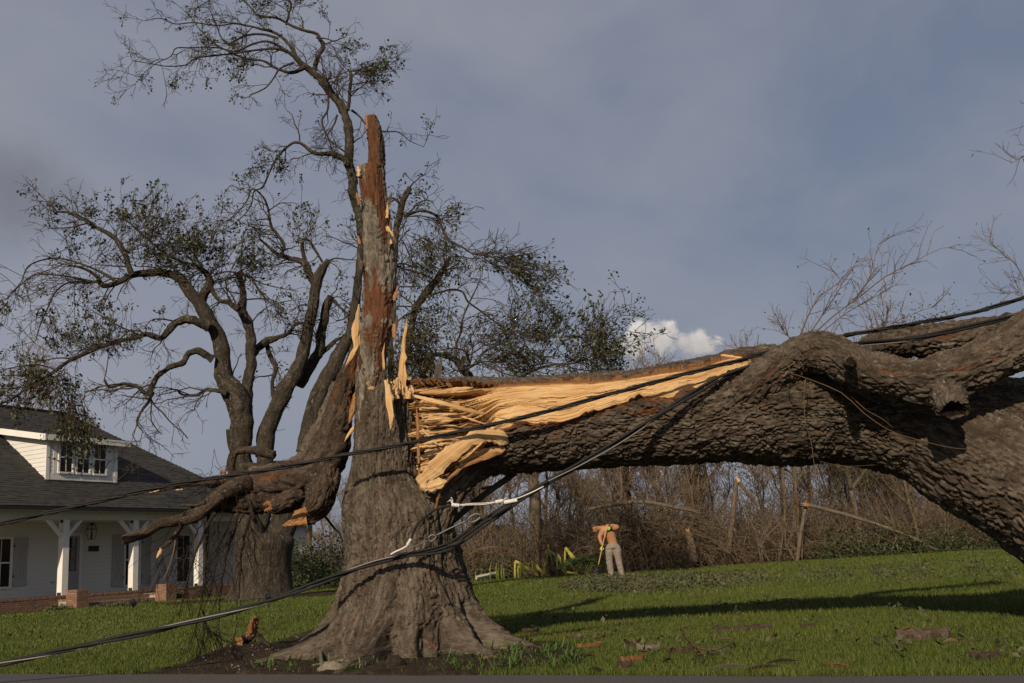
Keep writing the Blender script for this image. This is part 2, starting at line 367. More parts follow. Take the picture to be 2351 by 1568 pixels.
# house
M['white'] = plain('white_paint', (.78, .765, .73), (.70, .685, .65), 3., .55, .35, .05)
M['siding'] = plain('white_siding', (.70, .69, .66), (.62, .61, .58), 2., .6, .3, .05)
M['shutter'] = plain('pale_grey_shutter', (.42, .415, .40), (.36, .355, .34), 4., .6)
M['cream'] = plain('cream_beam', (.60, .585, .50), (.54, .525, .45), 3., .6)
M['black'] = plain('black_metal', (.012, .012, .013), (.02, .02, .02), 20., .45, .5)
M['shingle'] = plain('asphalt_shingle', (.066, .063, .059), (.036, .035, .034), 30., .9, .2, .3, .004, island=.75)
M['felt'] = plain('roof_underlay', (.020, .020, .020), None, 5., .95)
M['brick'] = plain('brick', (.215, .118, .080), (.33, .21, .148), 7., .9, .2, .4, .004, island=.45)
M['mortar'] = plain('mortar', (.42, .37, .31), (.33, .29, .24), 30., .95)
M['mulch'] = plain('mulch', (.035, .019, .012), (.075, .042, .026), 25., .95, .1, .8, .02, obj=False)
M['door'] = plain('grey_door', (.36, .355, .35), (.30, .295, .29), 3., .5)
m, nt, b = newmat('window_glass'); setc(nt, b, (.012, .014, .018), .06, spec=.6); M['glass'] = m
M['curtain'] = plain('curtain', (.30, .30, .28), (.13, .13, .13), 6., .9, st=(6, 6, .3))
M['plank'] = plain('weathered_board', (.55, .50, .42), (.40, .36, .30), 5., .85)
# cables
M['cable'] = plain('black_cable', (.008, .008, .009), (.016, .015, .015), 60., .6, .2)
M['cable_gr'] = plain('dusty_cable', (.026, .025, .023), (.014, .014, .014), 40., .7, .15)
m, nt, b = newmat('bare_aluminium'); b.inputs['Metallic'].default_value = .35; n = noise(nt, objc(nt), 80., 3.); setc(nt, b, MIXC(nt, n, (.10, .097, .092), (.18, .175, .168)), .55, n, .2, .002, .5); M['alu'] = m
M['alu_new'] = plain('bright_metal_sleeve', (.62, .60, .56), (.48, .46, .43), 60., .45, .5)
m, nt, b = newmat('galvanised_steel'); b.inputs['Metallic'].default_value = .6; n = noise(nt, objc(nt), 60., 3.); setc(nt, b, MIXC(nt, n, (.07, .07, .07), (.13, .13, .125)), .5, n, .2, .002, .5); M['steel'] = m
# man
M['skin'] = plain('skin', (.36, .17, .082), (.30, .135, .065), 6., .5, .35, .05)
M['hair'] = plain('dark_hair', (.012, .008, .006), (.025, .017, .012), 40., .6, .4, .6, .01)
M['pants'] = plain('tan_trousers', (.250, .210, .180), (.195, .162, .137), 9., .9, .15, .5, .02)
M['glove'] = plain('lime_glove', (.38, .56, .06), (.30, .46, .05), 20., .8)
M['glove_blk'] = plain('black_cuff', (.015, .015, .015), None, 20., .8)
M['boot'] = plain('brown_boot', (.11, .075, .05), (.08, .055, .035), 20., .8)
M['handle'] = plain('wooden_handle', (.52, .30, .13), (.44, .24, .10), 12., .55)
M['plastic'] = plain('black_plastic', (.010, .010, .010), (.016, .016, .016), 10., .5, .4)
M['ink'] = plain('tattoo_ink', (.10, .06, .05), (.16, .07, .05), 30., .6)
# odds
M['stalk'] = plain('yellow_green_stalk', (.42, .37, .07), (.27, .28, .045), 9., .6, .3, .2, .005)
M['stalk_dk'] = plain('green_stalk', (.13, .18, .03), (.20, .20, .035), 6., .6)
M['palm'] = plain('palmetto_leaf', (.034, .050, .018), (.05, .07, .024), 8., .7, .1)
M['rust'] = plain('rusted_roof', (.20, .085, .045), (.30, .24, .21), 2.5, .8, .3, .2, .01)
M['tin'] = plain('weathered_tin', (.30, .30, .31), (.42, .41, .40), 4., .6, .4)
M['boardwall'] = plain('peeling_board_wall', (.50, .47, .42), (.26, .22, .19), 9., .9, st=(1, 1, .2))
M['weed'] = plain('bright_weed', (.075, .125, .022), (.05, .09, .015), 3., .6, .3, 0., island=.4)
M['stone'] = plain('pale_stone', (.22, .185, .15), (.13, .105, .08), 20., .9)
M['lichen'] = plain('lichen_crust', (.17, .185, .14), (.08, .07, .05), 25., .95, .1, .6, .01)
M['shrub'] = plain('shrub_leaf', (.038, .058, .018), (.065, .085, .03), 2., .6, .3, 0., island=.5)

# ------------------------------------------------------------------ setting: lawn, road, soil
def road_y(X): return 6.69 - .55*X
def pip(pts, poly):
    x, y = pts[:, 0], pts[:, 1]; r = np.zeros(len(pts), bool); j = len(poly)-1
    for i in range(len(poly)):
        xi, yi = poly[i][:2]; xj, yj = poly[j][:2]
        c = ((yi > y) != (yj > y)) & (x < (xj-xi)*(y-yi)/(yj-yi+1e-12)+xi); r ^= c; j = i
    return r
def sdist(pts, poly):
    d = np.full(len(pts), 1e9); p = np.asarray(poly)[:, :2]
    for i in range(len(p)):
        a, b = p[i-1], p[i]; ab = b-a; t = np.clip(((pts-a)@ab)/(ab@ab+1e-12), 0, 1)
        d = np.minimum(d, np.linalg.norm(pts-a-t[:, None]*ab, axis=1))
    return np.where(pip(pts, poly), d, -d)
def gridsheet(x0, x1, nx, y0, y1, ny, zf):
    X, Yg = np.meshgrid(np.linspace(x0, x1, nx), np.linspace(y0, y1, ny)); p = np.stack([X.ravel(), Yg.ravel()], -1)
    i = np.arange(ny-1)[:, None]*nx; j = np.arange(nx-1)[None]
    Q = np.stack([i+j, i+j+1, i+nx+j+1, i+nx+j], -1).reshape(-1, 4)
    return np.column_stack([p, zf(p)]), Q

mb = MB(); V, Q = gridsheet(-600, 600, 81, -200, 1400, 101, lambda p: np.zeros(len(p))); mb.add(V, Q)
tag(mb.build('lawn', M['lawn']), kind='structure')
mb = MB(); n = 240; xs = np.linspace(-60, 60, n); V = []
for x in xs: V += [(x, road_y(x)+.05*float(vn([x*1.3, 0, 0], 3))+.02*float(vn([x*6., 0, 0], 4)), .016), (x, road_y(x)-6.5, .05)]
i = np.arange(n-1)*2; mb.add(V, np.stack([i, i+1, i+3, i+2], -1)); V2 = [v if k % 2 == 0 else None for k, v in enumerate(V)]
edge = [V[2*k] for k in range(n)]; mb.add([e for e in edge]+[(e[0], e[1]+.01, -.05) for e in edge], np.stack([np.arange(n-1), np.arange(n-1)+n, np.arange(1, n)+n, np.arange(1, n)], -1))
tag(mb.build('road', M['asphalt']), kind='structure')

SOILD = [(250, 1562), (330, 1545), (430, 1522), (480, 1500), (545, 1478), (620, 1478), (700, 1452), (900, 1440), (1100, 1442), (1190, 1474), (1270, 1474), (1345, 1488), (1365, 1508), (1250, 1530), (1120, 1545), (1060, 1562)]
SOIL = [G(*q)[:2] for q in SOILD]
BK = np.array([-8.3, 32.2]); SOIL2 = [(BK[0]+3.6*math.cos(a)*(1+.2*math.sin(3*a)), BK[1]+2.6*math.sin(a)*(1+.15*math.cos(2*a))) for a in np.linspace(0, 2*np.pi, 26)[:-1]]
MOUND = G(565, 1512)[:2]
def soilz(p):
    d = sdist(p, SOIL)+.10*fbm(np.column_stack([p*2.5, p[:, 0]*0]), 3, 5)
    z = -.03+sst(d, -.05, .18)*(.05+.022*fbm(np.column_stack([p*6, p[:, 0]*0]), 4, 9)) + sst(d, .0, .2)*.11*np.exp(-((p-MOUND)**2).sum(1)/.12)
    return np.where(p[:, 1] < road_y(p[:, 0])+.02, -.04, z)
s = np.array(SOIL); mb = MB(); V, Q = gridsheet(s[:, 0].min()-.4, s[:, 0].max()+.4, 260, s[:, 1].min()-.4, s[:, 1].max()+.4, 190, soilz); mb.add(V, Q)
tag(mb.build('soil', M['soil']), kind='structure')
mb = MB(); V, Q = gridsheet(BK[0]-5, BK[0]+5, 120, BK[1]-4, BK[1]+4, 100, lambda p: -.05+sst(sdist(p, SOIL2)+.4*fbm(np.column_stack([p, p[:, 0]*0]), 3, 6), -.2, .5)*(.09+.03*fbm(np.column_stack([p*3, p[:, 0]*0]), 3, 2))); mb.add(V, Q)
tag(mb.build('soil', M['soil']), kind='structure')

# house frame (used for masks as well)
HA = math.radians(26.5); HC = np.array([-16.16, 35.5, 0]); HU = np.array([math.sin(HA), math.cos(HA), 0]); HN = np.array([math.cos(HA), -math.sin(HA), 0])
def hp(s, t, z): return HC+HU*s+HN*t+np.array([0, 0, z])
def hpix(x, y, t):
    d = ray(x, y); k = ((HC+HN*t-CAM)@HN)/(d@HN); v = CAM+d*k-HC; return float(v@HU), float(v[2])

# ------------------------------------------------------------------ grass
def grass_zone(y0, y1, dens, L, w, rng, segs):
    xm = .56*y1+3; area = 2*xm*(y1-y0); n = int(area*dens)
    X = rng.uniform(-xm, xm, n); Yv = rng.uniform(y0, y1, n); k = (np.abs(X) < .56*Yv+2.5) & (Yv > road_y(X)+.02+.05*rng.random(n))
    p = np.column_stack([X, Yv])[k]
    d = sdist(p, SOIL)+.10*fbm(np.column_stack([p*2.5, p[:, 0]*0]), 3, 5); k = (d < .02) | (rng.random(len(p)) < .035); p = p[k]
    if y1 > 25:
        d = sdist(p, SOIL2); hv = np.column_stack([p, p[:, 0]*0])-HC; t = hv@HN; s = hv@HU
        k = ((d < .3) | (rng.random(len(p)) < .1)) & ~((t < 1.5) & (s < 14)); p = p[k]
    n = len(p); q3 = np.column_stack([p, p[:, 0]*0])
    hgt = L*rng.uniform(.5, 1.25, n)*(1+.35*vn(q3*1.2, 21))*(1+.5*sst(.5-(p[:, 1]-road_y(p[:, 0])), 0, .5))
    a = rng.uniform(0, 2*np.pi, n); side = np.column_stack([np.cos(a), np.sin(a), a*0])*(w*rng.uniform(.6, 1.3, n))[:, None]*.5
    b = rng.uniform(0, 2*np.pi, n); lean = np.column_stack([np.cos(b), np.sin(b), b*0])*(hgt*rng.uniform(.1, .8, n))[:, None]
    z = np.column_stack([p*0, hgt]); base = np.column_stack([p, np.zeros(n)-.003])
    inpit = sdist(p, SOIL) > 0; base[:, 2] += np.where(inpit, .02, 0)
    val = np.clip(rng.normal(.48, .2, n)+.12*vn(q3*.8, 30), 0, .93); val = np.where(rng.random(n) < .035, 1., val)
    if segs == 2:
        V = np.stack([base-side, base+side, base+lean*.35+z*.6+side*.7, base+lean*.35+z*.6-side*.7, base+lean+z], 1)
        i = np.arange(n)[:, None]*5; return V.reshape(-1, 3), i+np.array([0, 1, 2, 3]), i+np.array([3, 2, 4]), np.repeat(val, 5)
    V = np.stack([base-side, base+side, base+lean+z], 1); i = np.arange(n)[:, None]*3
    return V.reshape(-1, 3), None, i+np.array([0, 1, 2]), np.repeat(val, 3)
mb = MB(); rg = np.random.default_rng(3)
for args in ((4.2, 8., 4300, .034, .0045, 2), (8., 11., 2400, .040, .006, 2), (11, 17, 1000, .050, .011, 1), (17, 27, 330, .055, .020, 1), (27, 46, 130, .06, .034, 1)):
    V, Q, T, v = grass_zone(args[0], args[1], args[2], args[3], args[4], rg, args[5]); mb.add(V, Q, T, 0, {'v': v})
tag(mb.build('grass', M['grass']), 'short green lawn grass across the whole yard', 'grass', kind='stuff')
# taller weeds on the bare soil
mb = MB(); C = []
for k in range(90):
    x, y = random.uniform(1020, 1330), random.uniform(1487, 1545)
    if random.random() < .25: x = random.uniform(560, 1000); y = random.uniform(1515, 1550)
    c = G(x, y); c[2] = .015
    if c[1] < road_y(c[0])+.08: continue
    n = random.randint(7, 16); S = np.repeat(c[None], n, 0)+np.column_stack([rg.normal(0, .03, (n, 2)), np.zeros(n)])
    pt = polyl(S, rg.normal(0, .7, (n, 3))*[1, 1, .2]+[0, 0, .8], rg.uniform(.05, .14, n), 4, .15, (0, 0, -.12), rg)
    sd_ = unit(np.cross(pt[:, 1]-pt[:, 0], [0, 0, 1.]))*.0055
    V = np.stack([pt[:, 0]-sd_*.5, pt[:, 0]+sd_*.5, pt[:, 1]+sd_, pt[:, 1]-sd_, pt[:, 2]+sd_*.7, pt[:, 2]-sd_*.7, pt[:, 3]], 1); i = np.arange(n)[:, None]*7
    mb.add(V.reshape(-1, 3), np.concatenate([i+np.array([0, 1, 2, 3]), i+np.array([3, 2, 4, 5])]), i+np.array([5, 4, 6]))
tag(mb.build('weeds', M['weed']), 'bright green weeds sprouting on the bare soil by the broken oak', 'weeds', kind='stuff')

# ------------------------------------------------------------------ near bark builders
TONE = None
def barkdisp(bk, cw, cl, depth, seed):
    """furrowed, flaky bark: meandering furrows along the limb, terraced plates between them"""
    k = np.array([1/cw, 1/cw, 1/cl]); w = np.stack([vn(bk*k*.7+9.1, seed+40+q*7) for q in range(3)], -1)*.35
    a = np.abs(vn(bk*k*.75+w, seed)+.35*vn(bk*k*1.9, seed+1)); b = np.abs(vn(bk*k*.75*np.array([1, 1, .8])+w+31.7, seed+2)+.35*vn(bk*k*2.1+5, seed+3))
    fur = sst(np.minimum(a, b), .0, .17)
    h = 1.6*vn(bk*k*np.array([.9, .9, 1.5])+w, seed+5)+1.1*vn(bk*k*np.array([2.2, 2.2, 2.6]), seed+6); terr = np.floor(h*2.4)/2.4; fr_ = h*2.4-np.floor(h*2.4)
    flake = terr+.15*fr_
    global TONE
    TONE = np.clip(.5+.62*(_h(np.floor(h*2.4).astype(np.int64)+7, np.floor(vn(bk*k*.5, seed+12)*2).astype(np.int64), np.zeros(h.shape, np.int64), seed)-.5)+.30*vn(bk*k*.22+3, seed+14), 0, 1)
    return depth*(1.15*(fur-1)+.34*flake*fur+.16*vn(bk/np.array([.009, .009, .022]), seed+8))
def c4(ptsD, Y, n, T=None):
    A = []
    m = len(ptsD)
    for k, q in enumerate(ptsD):
        x, y, w = q[:3]; yy = q[3] if len(q) > 3 else (Y if np.isscalar(Y) else np.interp(k/(m-1), np.linspace(0, 1, len(Y)), Y))
        if T: x, y, w = T[0]+x*T[2], T[1]+y*T[2], w*T[2]
        p = P(x, y, yy); A.append(list(p)+[w*.5*mpp(p)])
    A = catmull(A, n); return A[:, :3], np.maximum(A[:, 3], .002)
def nlimb(parent, name, ptsD, Y, mat, T=None, cell=(.045, .11), depth=.014, lump=.10, seed=1, ref=(0, -1, 0), res=.0085, red=0., caps=(None, None), label=None, smooth=True, hollow=0.):
    C, R = c4(ptsD, Y, 40, T); L = np.linalg.norm(np.diff(C, axis=0), axis=1).sum()
    n = int(np.clip(L/res/1.2, 10, 480)); na = int(np.clip(2*np.pi*R.mean()/res, 8, 330)); C, R = c4(ptsD, Y, n, T)
    V, D, th, s, Tn = sweepV(C, R, na, ref); bk = bkc(th, s, R.mean(), n, na, seed*3.1)
    d = R[:, None]*lump*fbm(bk/max(R.mean()*1.6, .03)*np.array([1, 1, .8]), 3, seed+50)
    rmask = np.zeros((n, na))
    if red: rmask = sst(fbm(bk/np.array([.10, .10, .42]), 4, seed+80)+.25*fbm(bk/.02, 2, seed+2), .34-red, .48-red)
    if depth: d = d+barkdisp(bk, cell[0], cell[1], depth, seed)*(1-.55*rmask)-rmask*depth*.8
    V = V+D*d[..., None]; mb = MB(); Vv = V.reshape(-1, 3); A = bk.reshape(-1, 3); rm = rmask.ravel()
    mb.add(Vv, ringQ(n, na), None, 0, {'bk': A, 'red': rm, 'tone': TONE.ravel() if depth else np.full(n*na, .5)})
    mats = [mat]
    for e, cm in enumerate(caps):
        mats.append(cm or mat); ring = V[0 if e == 0 else -1]; c = ring.mean(0); ax = (-Tn[0] if e == 0 else Tn[-1])*R[0 if e == 0 else -1]
        r1 = c+(ring-c)*(.55 if not hollow else .72)+ax*(.10-hollow*.4+.10*rg.random((na, 1))); j = np.arange(na); j2 = (j+1) % na
        at = np.concatenate([bkc(th, np.zeros(1), R[0], 1, na)[0], bkc(th, np.zeros(1), R[0]*.5, 1, na)[0], np.zeros((1, 3))])
        q = np.stack([j, j2, na+j2, na+j], -1); t = np.stack([na+j, na+j2, np.full(na, 2*na)], -1)
        mb.add(np.concatenate([ring, r1, (c+ax*(.1-hollow))[None]]), q, t, 1+e, {'bk': at, 'red': np.zeros(2*na+1)})
    o = mb.build(name, mats, parent, smooth=smooth)
    if label: o['label'] = label
    return o
def sliver(parent, name, ptsD, Y, mat, T=None, flat=.35, n=9, rough=.25, seed=0, tip=.12):
    """split-wood sliver: ragged flattened prism along a traced line"""
    C, R = c4(ptsD, Y, n, T); r = np.random.default_rng(seed+int(abs(C[0, 0])*1000) % 9973)
    R = R*(1+r.normal(0, rough, n)*.5); R[-1] *= tip
    Tn, e1, e2 = frame(C, np.array([0, -1., 0])); th = np.array([.25, 1.1, 2.1, 2.9, 3.6, 4.5, 5.6]); na = len(th)
    k = 1+r.normal(0, rough, (n, na))*.6
    V = C[:, None]+(np.cos(th)*flat)[None, :, None]*e1[:, None]*(R[:, None]*k)[..., None]+np.sin(th)[None, :, None]*e2[:, None]*(R[:, None]*k)[..., None]
    s = np.concatenate([[0], np.cumsum(np.linalg.norm(np.diff(C, axis=0), axis=1))]); bk = bkc(th, s, R.mean(), n, na, seed*.7)
    mb = MB(); j = np.arange(na); j2 = (j+1) % na; b = (n-1)*na
    mb.add(np.concatenate([V.reshape(-1, 3), C[:1], C[-1:]]), ringQ(n, na), np.concatenate([np.stack([j2, j, np.full(na, n*na)], -1), np.stack([b+j, b+j2, np.full(na, n*na+1)], -1)]), 0,
           {'bk': np.concatenate([bk.reshape(-1, 3), np.zeros((2, 3))])})
    return mb.build(name, mat, parent, smooth=False)
def twigs(parent, name, lines, Y, mat, T=None, na=5, n=10, wob=0., rsc=1.):
    """a handful of traced twigs, one mesh each"""
    for k, ln in enumerate(lines):
        C, R = c4(ln, Y[k] if isinstance(Y, list) else Y, n, T); C = C+rg.normal(0, wob, C.shape)*(np.arange(n) > 0)[:, None]
        mb = MB(); tube(mb, C, R*rsc, na); mb.build(name, mat, parent)

Z2 = (229.6, 975.8, .3779); Z3A = (459.2, 975.8, .18307); Z3B = (774.9, 660.1, .34786); Z2B = (1664.6, 688.8, .29204); Z5A = (1549.8, 516.6, .51234); Z8C = (918.4, 975.8, .18314)
YO = 9.0
# ------------------------------------------------------------------ the broken oak that still stands
oak = thing('broken_oak', G(905, 1490)*[1, 1, 0], 'broad oak trunk with spreading roots, snapped and split above into a jagged upright stump', 'tree')
TB = [(1545, 768, 1078), (1520, 768, 1078), (1490, 770, 1077), (1460, 772, 1076), (1430, 774, 1074), (1400, 778, 1072), (1350, 784, 1066), (1300, 789, 1053), (1260, 790, 1047), (1200, 789, 1040), (1165, 783, 1028), (1135, 787, 1000), (1100, 797, 975), (1060, 806, 966), (1000, 812, 962), (940, 817, 959), (890, 821, 956)]
A = []
for y, a, b_ in TB:
    p = P((a+b_)/2, y, YO); A.append(list(p)+[(b_-a)/2*mpp(p)])
n, na = 620, 520; A = catmull(A, 2400)[(np.linspace(0, 1, n)**1.75*2399).astype(int)]; C, R = A[:, :3], A[:, 3]
th = np.linspace(0, 2*np.pi, na, endpoint=False); th = th+.45*np.cos(th); R2 = np.repeat(R[:, None], na, 1); z = C[:, 2:3]
for (t0, amp, w, h) in ((3.20, .80, .17, .20), (2.9, .35, .15, .2), (-2.62, .30, .13, .24), (-2.2, .22, .12, .2), (-1.82, .80, .14, .18), (-1.36, .28, .11, .24), (-1.05, .15, .1, .2), (-.74, .64, .13, .22), (-.30, .84, .12, .24), (.5, .5, .3, .25), (1.3, .5, .3, .25), (2.2, .5, .35, .25)):
    dth = (th-t0+np.pi) % (2*np.pi)-np.pi; zz_ = np.maximum(z, -.05)
    R2 = R2+amp*np.exp(-(dth/(w*(1+zz_*.9)))**2)*np.exp(-(np.maximum(zz_, 0)/h)**1.0)*1.0
R2 = R2*(1+.035*np.sin(th*5+z*1.2)+.03*np.sin(th*9-z*2))
dr = np.stack([np.cos(th), np.sin(th), th*0], -1); V = C[:, None]+dr[None]*R2[..., None]
s = np.concatenate([[0], np.cumsum(np.linalg.norm(np.diff(C, axis=0), axis=1))]); bk = bkc(th, s, .46, n, na)
bk = np.concatenate([dr[None, :, :2]*(.46+.14*(R2-.46))[..., None], np.concatenate([np.zeros((1, na)), np.cumsum(np.linalg.norm(np.diff(V, axis=0), axis=2), 0)])[..., None]], -1)
red = sst(fbm(bk/np.array([.055, .055, .13]), 4, 77)+.2*fbm(bk/.02, 2, 5), .95, 1.1); lump = .04*fbm(bk/.35, 3, 40); dsp = barkdisp(bk, .026, .13, .021, 11)*(1-.5*red)-.014*red
V = V+dr[None]*(dsp+lump)[..., None]
top = sst(np.arange(n), n*.93, n-1)[:, None]; jag = .10*fbm(np.stack([np.cos(th)*3, np.sin(th)*3, th*0], -1), 4, 8)+.07*np.abs(vn(np.stack([np.cos(th)*14, np.sin(th)*14, th*0], -1), 12))
V[..., 2] += top*jag[None]
mb = MB(); mb.add(V.reshape(-1, 3), ringQ(n, na), None, 0, {'bk': bk.reshape(-1, 3), 'red': red.ravel(), 'tone': TONE.ravel()})
ring = V[-1]; c = ring.mean(0); j = np.arange(na); j2 = (j+1) % na; vs_ = [ring]; at = [bk[-1]]
for f in (.8, .55, .25):
    q = c+(ring-c)*f; q[:, 2] = ring[:, 2]*f+c[2]*(1-f)+.09*rg.random(na)-.05; vs_.append(q); b2 = bk[-1].copy(); b2[:, 2] = q[:, 2]*.5; at.append(b2)
mb.add(np.concatenate(vs_), np.concatenate([np.stack([k*na+j, k*na+j2, (k+1)*na+j2, (k+1)*na+j], -1) for k in range(3)]), None, 1, {'bk': np.concatenate(at), 'red': np.zeros(4*na)})
trunk = mb.build('trunk', [M['bark'], M['wood']], oak)
sg = nlimb(oak, 'snag', [(868, 1040, 80), (853, 905, 66), (854, 860, 66), (857, 800, 67), (868, 740, 75), (871, 700, 78), (872, 640, 78), (868, 560, 72), (861, 480, 66), (854, 410, 63), (853, 383, 60)], 8.93, M['bark_snag'], cell=(.028, .15), depth=.019, lump=.08, seed=21, ref=(1, 0, 0), red=.36, caps=(None, M['wood']), label='tall grey snag with strips of bark torn off to red-brown')
nlimb(sg, 'snag_tip', [(860, 450, 44), (864, 400, 44), (863, 365, 44), (863, 335, 41), (858, 300, 35), (853, 278, 27), (852, 266, 22)], 8.95, M['bark_root'], cell=(.04, .12), depth=.016, lump=.13, seed=23, ref=(1, 0, 0), red=.3, caps=(None, M['wood_in']), label='dark rotten tip of the snag')
# torn light wood round the break
def SL(pts, Y, mat='wood', flat=.4, par=oak, n=9, seed=0, tip=.12, T=Z3B, rough=.28, name='splinter'): return sliver(par, name, pts, Y, M[mat], T, flat, n, rough, seed, tip)
SL([(425, 700, 62), (428, 560, 52), (432, 440, 40), (440, 330, 26), (452, 250, 14), (459, 195, 4)], 8.82, flat=.5, n=14)
rs = random.Random(5)
for k in range(20):
    x = 318+k*9.2+rs.uniform(-6, 6); h = rs.uniform(35, 120)*(.7 if x > 430 else 1)
    SL([(x, 735, rs.uniform(16, 30)), (x+rs.uniform(-6, 6), 690-h*.3, rs.uniform(12, 24)), (x+rs.uniform(-14, 14), 690-h, 3)], 8.78+rs.uniform(-.1, .12), seed=k, flat=.6)
SL([(315, 610, 20), (335, 700, 46), (345, 800, 42), (355, 900, 26), (350, 940, 8)], 8.545, seed=3, flat=.35)
SL([(335, 640, 18), (352, 760, 20), (362, 850, 18), (352, 915, 6)], 8.535, seed=4, flat=.4)
SL([(298, 640, 26), (306, 540, 18), (300, 450, 15), (312, 360, 5)], 8.78, seed=6)
SL([(372, 240, 30), (374, 310, 40), (380, 345, 10)], 8.72, 'wood_dk', seed=8, flat=.3, name='bark_flap')
SL([(545, 1380, 14), (540, 1200, 20), (530, 1000, 20), (528, 860, 22), (520, 780, 10)], 8.66, 'wood_dk', seed=9, flat=.8, n=14, name='torn_edge')
SL([(142, 110, 8), (128, 220, 40), (118, 320, 46), (125, 380, 34), (95, 450, 40), (50, 520, 10)], 8.86, seed=12, flat=.5, n=14)
SL([(150, 400, 34), (152, 480, 30), (150, 590, 6)], 8.84, 'wood_in', seed=13)
SL([(143, 900, 30), (90, 950, 28), (45, 1018, 5)], 9.0, seed=15, flat=.5)
SL([(128, 690, 34), (105, 780, 50), (80, 870, 30), (60, 920, 6)], 9.1, 'wood_dk', seed=16, flat=.5)
for (x0, y0, x1, y1, w) in ((665, 300-300+470, 640, 640, 26), (690, 445, 660, 630, 30), (525, 570, 530, 640, 16), (600, 540, 610, 640, 18)):
    SL([(x1, y1+40, w), ((x0+x1)/2, (y0+y1)/2, w*.9), (x0, y0, 3)], 9.4, 'bark_snag', seed=x0, flat=.4)
# splinters on the side of the snag
for k, (x0, y0, x1, y1, w) in enumerate(((893, 565, 897, 500, 8), (898, 560, 892, 520, 6), (888, 520, 905, 545, 9), (899, 545, 912, 558, 10), (888, 500, 891, 460, 6), (824, 405, 822, 380, 9), (832, 402, 836, 374, 12), (842, 400, 842, 378, 6))):
    SL([(x0, y0, w), ((x0+x1)/2, (y0+y1)/2, w), (x1, y1, 3)], 8.84, 'wood' if k % 3 else 'bark_snag', seed=k+40, T=None)

for k, (x0, x1, y1, w) in enumerate(((844, 841, 258, 7), (849, 851, 262, 9), (856, 858, 255, 7), (861, 864, 270, 6))): SL([(x0, 296, w), ((x0+x1)/2, 276, w*.9), (x1, y1, 2)], 8.93, 'wood_in' if k % 2 else 'wood_dk', seed=k+60, T=None, par=sg)
for k, (x0, y0, x1, y1, w) in enumerate(((826, 470, 818, 440, 9), (829, 620, 822, 575, 8), (905, 690, 914, 655, 9), (908, 760, 912, 722, 10), (826, 560, 821, 540, 7), (893, 470, 899, 440, 8))): SL([(x0, y0, w), ((x0+x1)/2, (y0+y1)/2, w*.9), (x1, y1, 2)], 8.82, 'bark_snag' if k % 2 else 'wood_dk', seed=k+70, T=None, par=sg, name='bark_flap')
# ------------------------------------------------------------------ the fallen stem
fal = thing('fallen_oak_stem', G(1750, 1470)*[1, 1, 0], 'massive fallen oak stem split open to pale wood, hanging level from the broken trunk', 'tree')
#      x     top  bottom hi   lo      Y
FT = [(930, 872, 1128, 880, 1127, 9.05), (990, 868, 1116, 877, 1112, 9.03), (1050, 867, 1098, 879, 1092, 9.0), (1115, 866, 1088, 881, 1050, 8.98), (1165, 865, 1087, 882, 1004, 8.96), (1290, 861, 1078, 880, 972, 8.93), (1380, 856, 1074, 875, 946, 8.9), (1460, 849, 1071, 868, 925, 8.87), (1540, 838, 1067, 856, 915, 8.84),
      (1610, 826, 1064, 845, 902, 8.8), (1690, 806, 1064, 821, 886, 8.76), (1728, 797, 1066, 838, 856, 8.74), (1790, 790, 1068, 900, 900, 8.7), (1900, 800, 1066, 900, 900, 8.65), (2000, 835, 1080, 900, 900, 8.6), (2120, 850, 1108, 950, 950, 8.5), (2260, 862, 1135, 950, 950, 8.4), (2450, 860, 1150, 950, 950, 8.3)]
A = []
for x, yt, yb, yh, yl, Yd in FT:
    p = P(x, (yt+yb)/2, Yd); r = (yb-yt)/2*mpp(p); yc = (yt+yb)/2; h2 = (yb-yt)/2
    A.append(list(p)+[r, math.asin(max(-.98, min(.98, (yc-yl)/h2))), math.asin(max(-.98, min(.98, (yc-yh)/h2)))])
n, na = 760, 360; A = catmull(A, n); C, R, LO, HI = A[:, :3], A[:, 3], A[:, 4], A[:, 5]
Tn, e1, _ = frame(C, np.array([0, -1., 0])); e2 = np.cross(e1, Tn); ph = np.linspace(-np.pi, np.pi, na, endpoint=False); ph = ph-.45*np.sin(ph)
s = np.concatenate([[0], np.cumsum(np.linalg.norm(np.diff(C, axis=0), axis=1))]); xs_ = proj(C)[:, 0]
Dv = np.cos(ph)[None, :, None]*e1[:, None]+np.sin(ph)[None, :, None]*e2[:, None]
bk = bkc(ph, s, .42, n, na, 7.)
Rb = R[:, None]*(1+.05*fbm(bk/.45, 3, 60))+barkdisp(bk, .034, .085, .026, 33); TF = TONE.copy()
jl = .16*fbm(np.stack([s*1.3, s*0, s*0], -1), 4, 71)+.07*fbm(np.stack([s*14, s*0, s*0], -1), 3, 72); jh = .05*fbm(np.stack([s*2.2, s*0+4, s*0], -1), 2, 73)
wz = sst(1760-xs_, 0, 40); lo = LO+jl*wz*sst(xs_, 1120, 1180); hi = HI+jh*wz; hi = np.minimum(hi, 1.45); open_ = (hi-lo) > .06
t = (ph[None]-lo[:, None])/np.maximum(hi-lo, 1e-3)[:, None]; wm = (t > 0) & (t < 1) & open_[:, None]
inset = R-.035
def rimpt(a): return C+(np.cos(a)[:, None]*e1+np.sin(a)[:, None]*e2)*inset[:, None]
pl_, ph_ = rimpt(lo), rimpt(hi); tt = np.clip(t, 0, 1)[..., None]
chord = pl_[:, None]*(1-tt)+ph_[:, None]*tt; arc = C[:, None]+Dv*inset[:, None, None]
left = sst(1185-xs_, 0, 130)[:, None]
bul = .42*(1-left)+.30*left; wood = chord*(1-bul[..., None])+arc*bul[..., None]
